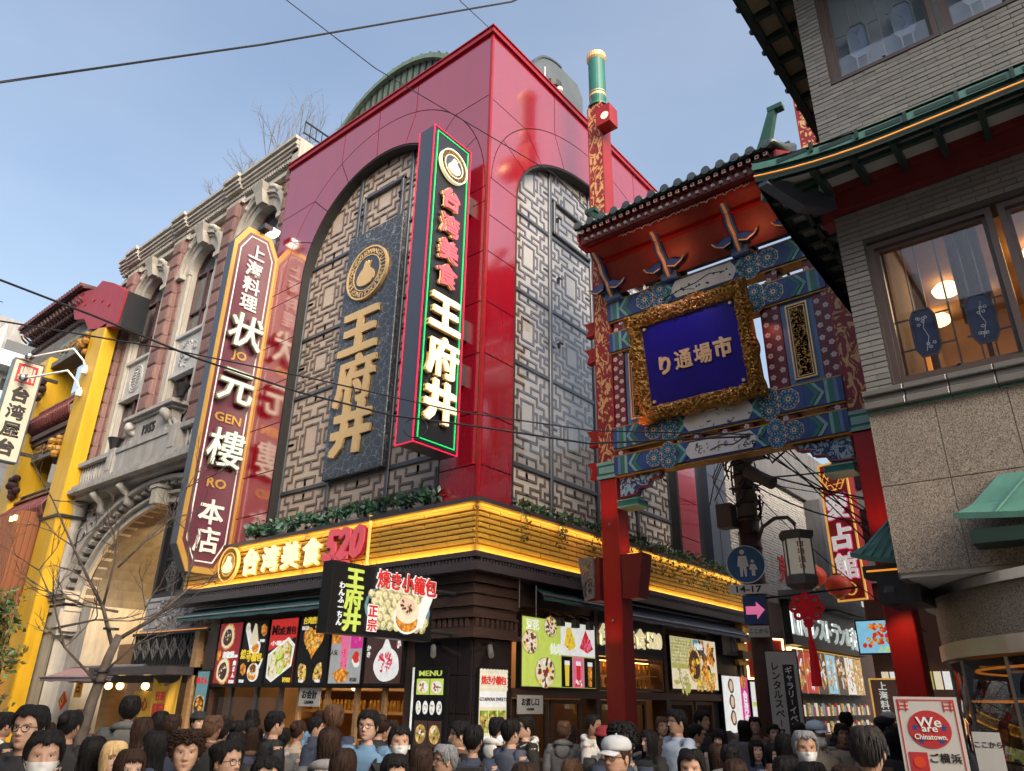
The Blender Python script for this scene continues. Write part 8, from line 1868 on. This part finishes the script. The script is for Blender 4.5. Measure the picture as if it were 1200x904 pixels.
def hair_mesh(style, seed):
    q = random.Random(seed); off_ = Vector((q.uniform(0, 50), 0, 0)); b = B()
    long_ = {'bangs': -.22, 'long': -.30, 'bob': -.02, 'mid': -.14}.get(style)
    def hl(a):      # lower limit of the hair at angle a (0 front)
        aa = abs(a)
        front = {'short': .178, 'part': .175, 'bangs': .142, 'long': .165, 'bob': .150, 'mid': .160, 'curly': .165, 'buzz': .182, 'old': .186, 'bun': .182}[style]
        if style in ('short', 'part', 'curly', 'buzz', 'old', 'bun'):
            side = .105 if style != 'buzz' else .12; back = .035 if style != 'bun' else .045
            if aa < .75: return front + .008 * math.sin(a * 9 + seed)
            if aa < 1.3: t = (aa - .75) / .55; return front + (side - .02 - front) * t
            if aa < 1.75: return side - .02 + (.12 - side + .02) * min(1, (aa - 1.3) / .2) if style != 'bun' else .12
            t = (aa - 1.75) / (PI - 1.75); return .115 + (back - .115) * min(1, t * 1.6)
        if aa < .62: return front + .006 * math.sin(a * 14 + seed)
        t = min(1, (aa - .62) / .3); return front + (long_ - front) * t
    th = {'short': .013, 'part': .015, 'bangs': .015, 'long': .014, 'bob': .017, 'mid': .016, 'curly': .026, 'buzz': .008, 'old': .016, 'bun': .011}[style]
    amp = {'curly': .026, 'short': .014, 'part': .013, 'buzz': .003, 'old': .008}.get(style, .009)
    N = 72; rings = []; K = 15
    A = [-PI + 2 * PI * i / N for i in range(N)]
    for k in range(K + 3):
        row = []
        for a in A:
            lo = hl(a); t = min(1, k / K); z = .2348 - (.2348 - lo) * (t ** 1.5 if long_ is None else t ** 1.7)
            zz = max(z, -.03) if long_ is not None else z
            fz = .6 if style == 'curly' else 1
            nz = .7 * noise.noise(Vector((a * 6 / fz, z * 18, 0)) + off_) + .8 * noise.noise(Vector((a * 24, z * (16 if style != 'curly' else 60), 3)) + off_)
            g = th * min(1, .35 + k * .22) + amp * nz
            if k == K: g *= .75
            if k > K: g = [0, .002, -.012][k - K]
            px_, py_, pz_ = ring_pt(a, max(zz, .03) if long_ is not None else zz, 0, g)
            if long_ is not None and z < .06:
                px_ *= 1 + min(.25, (.06 - z) * .8); py_ = py_ - (.06 - z) * .08 if py_ < 0 else py_ + (.06 - z) * .05
            row.append((px_, py_, HZ + z + max(g, 0) * .75 * max(0, 1 - (.2348 - z) / .10)))
        rings.append(row)
    b.loft(rings, 0, cap=False)
    b.add([rings[0][i] for i in range(N)], [tuple(range(N))], 0)
    ns = {'curly': 0, 'buzz': 0}.get(style, 170)
    for i in range(ns):     # loose locks lying over the shell
        a = q.uniform(-PI, PI); lo = hl(a); z0 = .232 - q.random() * .03; L_ = (z0 - lo) * q.uniform(.7, 1.16); pts = []; da = q.uniform(-.18, .18)
        for k in range(6):
            z = z0 - L_ * (k / 5) ** 1.2; zz = max(z, .03) if long_ is not None else z; g = th + .001 + .008 * q.random() * k / 5; x, y, _ = ring_pt(a + da * k / 5, zz, 0, g)
            if long_ is not None and z < .06: x *= 1 + min(.25, (.06 - z) * .8); y += (-(.06 - z) * .08 if y < 0 else (.06 - z) * .05)
            pts.append((x, y, HZ + z + (th * .6 if k == 0 else 0)))
        b.tube(pts, [.001, .003, .0036, .0034, .0026, .0008], 0, n=4, cap=False)
    if style == 'curly':
        for i in range(240):
            a = q.uniform(-PI, PI); lo = hl(a); z = lo + (.235 - lo) * q.random() ** .7; x, y, _ = ring_pt(a, min(z, .233), 0, th * q.uniform(.75, 1.25)); r = q.uniform(.008, .015); ph = q.uniform(0, 6)
            b.tube([(x + r * math.cos(ph + t), y + r * math.sin(ph + t), HZ + z + .012 + r * .5 * math.sin(t * 1.3)) for t in (0, 1.2, 2.4, 3.6, 4.8, 6)], .0042, 0, n=4)
    if style == 'bun': b.sphere((0, -.115, HZ + .17), .048, n=12, k=8); 
    return to_mesh('hair', b, 'hair')
HAIR = {(s_, k): hair_mesh(s_, k * 13 + hash(s_[0]) * 0 + len(s_)) for s_ in ('short', 'part', 'long', 'mid') for k in (0, 1)}
for s_ in ('bangs', 'bob', 'curly', 'buzz', 'old', 'bun'): HAIR[(s_, 0)] = hair_mesh(s_, 5)
def coat_mesh(pose, kind):
    b = B(); g = {'coat': .030, 'puffer': .055, 'shirt': .016}[kind]; n = 36; rings = []
    q = random.Random(len(pose) * 3 + len(kind)); ph = q.uniform(0, 6)
    zt = [-.052, -.05, -.066, -.08, -.1, -.13, -.17, -.22, -.28, -.34, -.4, -.46, -.52, -.58, -.64, -.70, -.74]
    for j, z in enumerate(zt):
        row = []
        for i in range(n):
            a = -PI + 2 * PI * i / n; gg = (.004 if j == 0 else .014 if j < 3 else min(g, .014 + (j - 2) * .012))
            if kind == 'puffer' and j > 4: gg += .010 * math.sin(j * PI)
            gg += .005 * noise.noise(Vector((a * 2.2, z * 16, ph))) * (1 if j > 3 else .2) + (.008 * (1 if j % 2 else -1) if kind == 'puffer' and j > 4 else 0)
            x, y, zz = ring_pt(a, z, 0, gg); row.append((x, y, zz + (.016 if j == 0 else 0)))
        rings.append(row)
    b.loft(rings, 0)
    for s_ in (-1, 1):
        key = pose if s_ == 1 or pose == 'down' else ('down' if pose == 'eat' else pose); (sh, el, wr), hd = ARMS[key]
        P = [Vector((p[0] * s_, p[1], p[2])) for p in (sh, el, wr)]; pts, rr = [], []
        pts.append(Vector((.10 * s_, -.01, 1.375))); rr.append(.052)
        for k in range(13):
            t = k / 12; p = P[0].lerp(P[1], t * 2) if t < .5 else P[1].lerp(P[2], t * 2 - 1); pts.append(p); base = .066 - .024 * t + g * .35; rr.append(base + .005 * math.sin(k * 2.3 + ph) + (.008 if kind == 'puffer' and k % 2 else 0))
        pts[1] = pts[1] + Vector((-.012 * s_, 0, -.005)); b.tube(pts, rr, 0, n=12)
    return to_mesh('jacket', b, 'cloth')
COAT = {(p, k): coat_mesh(p, k) for p in ARMS for k in ('coat', 'puffer', 'shirt')}
def mk(fn, name, m, smooth=True): b = B(); fn(b); return to_mesh(name, b, m, smooth)
def trousers(b):
    b.loft([[ring_pt(-PI + 2 * PI * i / 20, z, 0, .012) for i in range(20)] for z in (-.56, -.66, -.74)])
    for s_ in (-1, 1): b.tube([(.08 * s_, 0, .80), (.09 * s_, .01, .64), (.095 * s_, .01, .46), (.10 * s_, 0, .1)], [.105, .088, .072, .07], n=10)
TROU = mk(trousers, 'trousers', 'cloth')
SHOE = mk(lambda b: [b.loft([[(.1 * s_ + w * math.cos(k * PI / 5), -.02 + y + (.14 if 0 else 0) + .13 * math.sin(k * PI / 5), z) for k in range(10)] for z, w, y in ((0, .05, .02), (.03, .052, .02), (.08, .042, -.03))]) for s_ in (-1, 1)], 'shoes', 'shoe')
def hood(b):
    pts = []
    for i in range(9): t = PI * i / 8; pts.append((.115 * math.cos(t), -.03 - .10 * math.sin(t), HZ - .055 + .035 * math.sin(t)))
    b.tube([(.06, .085, HZ - .10)] + pts + [(-.06, .085, HZ - .10)], [.012, .022, .030, .036, .040, .042, .040, .036, .030, .022, .012], n=9)
    b.sphere((0, -.12, HZ - .12), .085, n=14, k=8, sc=(1.25, .5, 1.15))
HOOD = mk(hood, 'hood', 'cloth')
SCARF = mk(lambda b: b.loft([[((.075 + .022 * math.cos(k)) * math.cos(t) * 1.05, (.080 + .022 * math.cos(k)) * math.sin(t) - .005, HZ - .045 + .035 * math.sin(k) + .006 * math.sin(t * 3)) for k in [i * PI / 4 for i in range(8)]] for t in [i * 2 * PI / 18 for i in range(19)]], cap=False), 'scarf', 'cloth')
def mask_fn(b):
    R_ = []
    for j in range(8):
        z = .006 + .086 * j / 7; R_.append([ring_pt(a, z, 0, .007 + .010 * math.exp(-(a / .35) ** 2) * math.sin(PI * j / 7)) for a in [-.98 + 1.96 * i / 16 for i in range(17)]])
    b.loft(R_, close=False)
    for s_ in (-1, 1):
        for z in (.02, .085): b.tube([ring_pt(s_ * .97, z, 0, .006), ring_pt(s_ * 1.3, .06 + z * .4, 0, .006), ring_pt(s_ * 1.6, .09, 0, .012)], .002, n=4)
MASK = mk(mask_fn, 'face_mask', 'mask_white'); BMASK = mk(mask_fn, 'face_mask', 'ink')
def specs(b):
    for s_ in (-1, 1):
        c = (.032 * s_, .094, HZ + .114)
        b.loft([[(c[0] + (.024 + .0022 * math.cos(k)) * math.cos(t), c[1] - abs(c[0] + .024 * math.cos(t)) * .12 + .0022 * math.sin(k), c[2] + (.019 + .0022 * math.cos(k)) * math.sin(t)) for k in [i * PI / 2 for i in range(4)]] for t in [i * 2 * PI / 16 for i in range(17)]], cap=False)
        b.tube([(.055 * s_, .086, HZ + .12), (.078 * s_, .05, HZ + .118), (.083 * s_, -.01, HZ + .108)], .0022, n=4)
    b.tube([(-.009, .094, HZ + .117), (0, .097, HZ + .119), (.009, .094, HZ + .117)], .002, n=4)
SPEC = mk(specs, 'spectacles', 'spectacle')
def cap_fn(b):
    b.loft([[(lambda p: (p[0], p[1], p[2] + .012))(ring_pt(-PI + 2 * PI * i / 28, z, 0, g)) for i in range(28)] for z, g in ((.145, .012), (.16, .018), (.18, .022), (.20, .022), (.22, .02), (.233, .012), (.2348, 0))])
    R_ = []
    for j in range(4): R_.append([(.078 * math.sin(a) * (1 - .02 * j), .088 * math.cos(a) + .012 + j * .026 * math.cos(a * .8), HZ + .158 - .006 * j - .02 * (a * a) * .5) for a in [-1.1 + 2.2 * i / 12 for i in range(13)]])
    b.loft(R_, close=False); b.loft([[(x, y, z - .004) for x, y, z in r] for r in R_], close=False); b.sphere((0, -.005, HZ + .25), .008)
CAP = mk(cap_fn, 'cap', 'cloth')
BEANIE = mk(lambda b: b.loft([[(lambda p: (p[0], p[1], p[2] + .014))(ring_pt(-PI + 2 * PI * i / 28, z, 0, g + .002 * (i % 2))) for i in range(28)] for z, g in ((.135, .022), (.15, .026), (.165, .026), (.167, .018), (.19, .022), (.21, .022), (.228, .016), (.2348, 0))]), 'beanie', 'cloth')
BAG = mk(lambda b: b.box(-.15, .15, -.30, -.13, HZ - .48, HZ - .10) and b.tube([(.12, -.14, HZ - .1), (.13, .0, HZ - .055), (.12, .14, HZ - .2), (.14, .05, HZ - .42)], .018, n=6) and b.tube([(-.12, -.14, HZ - .1), (-.13, .0, HZ - .055), (-.12, .14, HZ - .2), (-.14, .05, HZ - .42)], .018, n=6), 'backpack', 'cloth', False)
BUNF = mk(lambda b: b.sphere((.02, .30, HZ - .01), .05, n=12, k=8, sc=(1, 1, .8)), 'steamed_bun', 'print_white')
SK = [(.40, .235, .165), (.45, .275, .20), (.34, .19, .13), (.50, .32, .245)]
BLK, DBR, BRN, GRY, BLD, RED_ = (.012, .011, .012), (.035, .02, .015), (.10, .055, .035), (.22, .23, .25), (.62, .44, .22), (.22, .07, .03)
def look(x, y): return math.atan2(-x, -y)      # yaw (from +Y, clockwise positive as used below) towards the camera
npn = 0
def person(label, x, y, top, face, hair, hc, jc, kind='coat', pose='down', sk=0, acc=(), body=None, tr=(.03, .03, .035), group=None, tilt=0):
    """top: height of the crown; face: degrees, 0 = towards the camera, + turns the figure towards picture right"""
    global npn; npn += 1
    k = (top - .03) / 1.70; cam_dir = math.atan2(-y, -x)      # angle of the direction person->camera
    rz = cam_dir - PI / 2 + rad(face)
    t = T('person', label, 'person', (x, y, 0), group); t.rotation_euler = (0, 0, rz); t.scale = (k, k, k)
    OFF[t.name] = Vector((0, 0, 0))
    def sub(name, me, col=None, par=t):
        o = bpy.data.objects.new(name, me); COL.objects.link(o); o.parent = par
        if col: o.color = (*col, 1)
        return o
    bo = sub('body', BODY[pose], SK[sk]); sub('face_features', FACE, None, bo)
    v = npn % 2
    if any(a[0] in ('cap', 'beanie') for a in acc): hair = 'buzz' if hair != 'long' else 'bun'
    if hair: sub('hair', HAIR[(hair, v)] if (hair, v) in HAIR else HAIR[(hair, 0)], hc)
    sub('jacket', COAT[(pose, kind)], jc); sub('trousers', TROU, tr); sub('shoes', SHOE)
    for a in acc:
        n_, c = a if isinstance(a, tuple) else (a, None)
        me = dict(mask=MASK, bmask=BMASK, specs=SPEC, cap=CAP, beanie=BEANIE, hood=HOOD, scarf=SCARF, bag=BAG)[n_]
        sub(me.name.split('.')[0], me, c)
    return t
W_ = (.62, .61, .60); NV = (.03, .04, .075); BK = (.016, .016, .018); GY = (.13, .13, .135); BG = (.34, .28, .22); DN = (.13, .24, .38); LB = (.36, .44, .56); BR = (.11, .06, .04); OG = (.7, .13, .03)
A180 = 180
PEOPLE = [
 ('person in pale hood at the far left edge seen from behind', -9.11, 3.11, 1.67, 120, 'short', BLK, BK, dict(acc=(('hood', W_),))),
 ('man with round glasses and black coat looking left by the stone pier', -5.56, 2.05, 1.79, -32, 'short', BLK, BK, dict(acc=('specs',), sk=1)),
 ('young man in white mask with parted fringe at the lower left', -4.64, 1.81, 1.68, 4, 'part', BLK, BK, dict(acc=('mask',), sk=1)),
 ('person with dark hair in a bun seen from behind near the tree', -7.56, 3.11, 1.72, 150, 'bun', BLK, BK, {}),
 ('person in pale grey hood half hidden by the tree trunk', -9.88, 4.21, 1.52, 60, 'short', DBR, GY, dict(acc=(('hood', W_),), sk=1)),
 ('man in dark grey hooded jacket with his back turned before the stall lamps', -8.29, 3.96, 1.84, 178, 'short', BLK, (.06, .065, .065), dict(acc=(('hood', (.10, .105, .105)),), kind='puffer')),
 ('person with dark hair and pale blue collar facing away by the stall', -9.26, 4.64, 1.61, 150, 'short', BLK, LB, {}),
 ('dark haired person in black facing away, left of the black beanie woman', -8.43, 4.38, 1.69, 170, 'mid', BLK, BK, {}),
 ('short haired person in navy facing away under the yellow banner', -8.33, 4.47, 1.66, 160, 'short', DBR, NV, {}),
 ('long dark haired woman close behind the blonde woman', -6.02, 2.67, 1.58, 170, 'long', BLK, BK, {}),
 ('blonde woman with dark roots and fringe facing the camera', -5.75, 2.70, 1.56, 12, 'bangs', BLD, BK, dict(sk=3)),
 ('dark haired woman with centre parting and black mask at the bottom edge', -4.76, 2.34, 1.57, 18, 'long', DBR, BK, dict(acc=('bmask',), sk=3)),
 ('woman in navy with long dark hair facing left behind the curly man', -6.36, 3.3, 1.59, -100, 'mid', BLK, NV, dict(sk=1)),
 ('curly haired man with open mouth facing the camera', -4.7, 2.64, 1.66, 2, 'curly', DBR, BK, dict(sk=1)),
 ('smiling woman in black beanie near the dumpling poster', -9.45, 5.41, 1.66, 30, 'long', BLK, BK, dict(acc=(('beanie', BK),), sk=3)),
 ('dark haired person facing the food counter, first in the queue from the left', -8.65, 5.13, 1.62, 175, 'mid', BLK, GY, dict(acc=(('scarf', W_),))),
 ('dark haired person facing the food counter, second in the queue from the left', -7.97, 4.85, 1.62, 165, 'short', BLK, BK, {}),
 ('person with hair in a low bun and hair clip at the left counter', -8.43, 5.35, 1.59, 140, 'bun', BLK, BK, {}),
 ('woman with thin glasses and tucked black hair facing right at the bottom edge', -4.54, 2.83, 1.61, 45, 'bun', BLK, GY, dict(acc=('specs',), sk=1)),
 ('person whose short dark hair and forehead show at the bottom edge', -4.02, 2.76, 1.55, 10, 'short', BLK, BK, dict(sk=1)),
 ('man in black leather jacket looking down to the right at the counter', -7.46, 5.16, 1.71, 110, 'short', BLK, BK, dict(sk=1)),
 ('person in patterned pale scarf seen from behind', -7.51, 5.31, 1.54, 175, 'short', BLK, GY, dict(acc=(('scarf', (.4, .4, .42)),))),
 ('brown haired person in beige coat at the counter', -7.89, 5.78, 1.6, 150, 'bun', DBR, BG, {}),
 ('tall light brown haired man in navy coat seen from behind', -6.48, 5.15, 1.79, -165, 'part', BRN, NV, {}),
 ('woman with long straight brown hair and pale hood seen from behind', -5.0, 3.96, 1.65, 175, 'long', DBR, GY, dict(acc=(('hood', (.25, .24, .25)),))),
 ('dark brown haired person seen from behind at the bottom edge', -4.18, 3.44, 1.56, 170, 'mid', DBR, GY, {}),
 ('man with black glasses and blue denim jacket looking over his shoulder', -5.51, 4.78, 1.76, -22, 'part', BLK, DN, dict(acc=('specs', ('bag', BK)), sk=3)),
 ('masked man with swept black hair glancing down', -4.81, 4.51, 1.66, 8, 'part', BLK, BK, dict(acc=('mask',), sk=1)),
 ('woman in round gold glasses at the bottom edge below the menus', -3.64, 3.39, 1.56, 14, 'long', BLK, BR, dict(acc=('specs',), sk=1)),
 ('woman with long chestnut hair seen from behind', -4.31, 4.27, 1.55, 160, 'long', DBR, BK, {}),
 ('grey haired older man in glasses facing left', -4.38, 4.59, 1.54, -70, 'old', GRY, NV, dict(acc=('specs',), sk=0)),
 ('man in navy coat with black backpack seen from behind below the tall menu', -4.86, 5.45, 1.65, 165, 'short', BLK, NV, dict(acc=(('bag', BK),))),
 ('black haired man in black vest with white hood below the pale menu', -6.07, 7.22, 1.67, 140, 'short', BLK, BK, dict(acc=(('hood', W_),))),
 ('man in slate blue jacket turned to a friend', -5.17, 6.37, 1.68, 130, 'short', BLK, (.07, .08, .12), dict(sk=1)),
 ('person in white hood and black vest eating a steamed bun', -5.81, 7.41, 1.69, -65, 'short', BLK, BK, dict(acc=(('hood', W_),), pose='eat', sk=3)),
 ('person with dark hair seen from above at the bottom edge below the bun eater', -3.07, 3.91, 1.52, 175, 'short', DBR, BK, {}),
 ('man with fade haircut in white hoodie facing right', -5.39, 8.22, 1.71, 70, 'buzz', BLK, W_, dict(acc=(('hood', W_),), sk=2)),
 ('person in dark red beanie before the red pillar', -4.06, 6.38, 1.65, 160, 'short', BLK, BK, dict(acc=(('beanie', (.20, .012, .02)),))),
 ('person with large dark wavy hair before the red pillar', -3.1, 5.1, 1.72, 170, 'curly', BLK, NV, {}),
 ('man in white baseball cap facing left in front', -2.79, 4.51, 1.66, -38, 'short', DBR, BK, dict(acc=(('cap', (.44, .46, .50)), 'specs'), sk=0)),
 ('woman in black down coat facing left beside the pillar', -4.42, 7.83, 1.58, -55, 'long', BLK, BK, dict(kind='puffer', sk=3)),
 ('man with glasses in pale blue puffer jacket facing left', -4.25, 8.16, 1.79, -60, 'part', BLK, LB, dict(kind='puffer', acc=('specs',), sk=1)),
 ('person with bright orange hood behind the pale blue puffer', -4.66, 9.45, 1.61, 100, 'short', BLK, BK, dict(acc=(('hood', OG),))),
 ('dark haired man looking down near the far shop door', -4.94, 10.23, 1.76, 60, 'part', BLK, BK, dict(sk=1)),
 ('black haired man with earbud at the bottom edge', -2.44, 4.85, 1.59, -12, 'short', BLK, BK, dict(sk=1)),
 ('girl with blunt fringe and pale collar', -4.12, 8.95, 1.58, -20, 'bangs', BLK, BG, dict(sk=3)),
 ('person with smooth black hair seen from behind in the side street', -2.88, 6.45, 1.55, 175, 'short', BLK, BK, {}),
 ('woman with smooth brown hair seen from behind at the bottom edge', -2.34, 5.29, 1.52, 170, 'long', DBR, BK, {}),
 ('man in brown sweater facing the camera in the side street', -4.85, 11.81, 1.67, 0, 'part', BLK, (.16, .09, .05), dict(kind='shirt', sk=1)),
 ('laughing woman with long black hair beside the masked woman', -3.56, 8.64, 1.5, 15, 'long', BLK, NV, dict(sk=3)),
 ('woman in glasses and white mask with grey blue coat', -3.2, 8.21, 1.49, 25, 'mid', BLK, (.15, .17, .24), dict(acc=('mask', 'specs'), sk=3)),
 ('grey haired man in white mask facing the camera', -2.19, 6.26, 1.68, 10, 'old', GRY, BK, dict(acc=('mask',), sk=0)),
 ('person in shiny silver cap and beige hooded jacket', -2.78, 8.33, 1.71, 40, 'short', BLK, BG, dict(acc=(('cap', (.35, .42, .5)), ('hood', BG), 'mask'))),
 ('red haired woman far down the side street', -3.68, 12.1, 1.62, -10, 'long', RED_, BK, dict(sk=3)),
 ('person in black far down the side street seen from behind', -3.75, 12.62, 1.76, 175, 'short', BLK, BK, {}),
 ('black haired person at the bottom edge left of the big dark head', -1.9, 5.06, 1.57, 165, 'mid', BLK, BK, {}),
 ('black haired person lowest at the bottom edge beside the big dark head', -1.73, 5.0, 1.55, 150, 'short', BLK, (.45, .45, .44), {}),
 ('man with short dark hair seen large from behind beside the notice board', -1.36, 4.9, 1.76, 168, 'short', (.03, .027, .028), BK, {}),
 ('person in white cap far down the side street', -3.25, 13.03, 1.77, 150, 'short', BLK, W_, dict(acc=(('cap', W_),))),
 ('person in black cap behind the notice board crowd', -2.79, 10.88, 1.73, 120, 'short', BLK, BK, dict(acc=(('cap', BK),))),
 ('woman with black hair in black coat left of the notice board', -2.17, 8.87, 1.67, 150, 'long', BLK, BK, {}),
 ('person in white jacket just left of the notice board', -2.37, 10.21, 1.76, 170, 'short', BLK, W_, {}),
 ('person with brown hair at the bottom right of the crowd', -1.92, 6.18, 1.46, 170, 'mid', DBR, BK, {}),
]
for p in PEOPLE:
    o = person(*p[:8], **p[8])
    if 'steamed bun' in p[0]:
        bnn = T('steamed_bun', 'round white steamed bun held up by the person in a black vest', 'food', (p[1], p[2], 0)); bnn.rotation_euler = o.rotation_euler; bnn.scale = o.scale
        c_ = bpy.data.objects.new('dough', BUNF); COL.objects.link(c_); c_.parent = bnn
# deeper rows of the crowd, glimpsed between the nearer people
q = random.Random(21)
spots = [(-9.56, 4.48, 1.53), (-7.75, 5.12, 1.54), (-8.34, 6.38, 1.62), (-7.12, 6.33, 1.68), (-6.95, 7.55, 1.61), (-5.94, 8.37, 1.62), (-3.58, 5.15, 1.46), (-5.4, 9.94, 1.67), (-5.0, 11.74, 1.62), (-4.25, 10.97, 1.6)]
while len(spots) < 44:
    x, y = q.uniform(-12, -2.2), q.uniform(3.4, 13)
    if y > 8.0 and x < -7.0: continue
    if abs(x + 7) < .6 and abs(y - 11.4) < .6: continue
    if x > -1.9 and y > 6: continue
    if math.hypot(x + 9.15, y - 4) < .7: continue
    if math.hypot(x, y) < 7.6: continue
    if all(math.hypot(x - a, y - b) > .62 for a, b, _ in spots) and all(math.hypot(x - p[1], y - p[2]) > .5 for p in PEOPLE): spots.append((x, y, q.uniform(1.5, 1.68)))
HW = dict(short='short', mid='shoulder length', long='long', part='parted'); CW = {BLK: 'black', DBR: 'dark brown', BRN: 'light brown', GRY: 'grey'}; JW = {BK: 'black', GY: 'grey', NV: 'navy', BR: 'brown', BG: 'beige', DN: 'denim blue', W_: 'pale'}
def zone(x, y):
    t = math.degrees(math.atan2(-x, y))
    for lim, w in ((16, 'near the right gate pillar'), (22, 'in the side street'), (29, 'by the side shop end'), (37, 'before the red gate pillar'), (45, 'before the dessert board'), (52, 'before the corner pier'), (59, 'under the right menu boards'), (65, 'under the left menu boards'), (90, 'near the purple awning')):
        if t < lim: return w
for x, y, top in spots:
    h_, c_, j_ = q.choice(('short', 'mid', 'long', 'part', 'short')), q.choice((BLK, BLK, BLK, DBR, DBR, BRN)), q.choice((BK, GY, NV, BK, BR, BG, W_, DN)); a_ = q.choice(((), (), (('hood', GY),), (('scarf', BR),), ('mask',))); f_ = q.choice((170, 150, -160, 90, -80, 20))
    ex = '' if not a_ else {'h': ' with grey hood', 's': ' with brown scarf', 'm': ' in a mask'}[(a_[0] if isinstance(a_[0], str) else a_[0][0])[0]]
    person('%s topped person%s, %s %s hair, %s' % (JW[j_], ex, HW[h_], CW[c_], zone(x, y)), x, y, top, f_, h_, c_, j_, sk=q.randrange(4), acc=a_, group='deeper rows of the crowd')
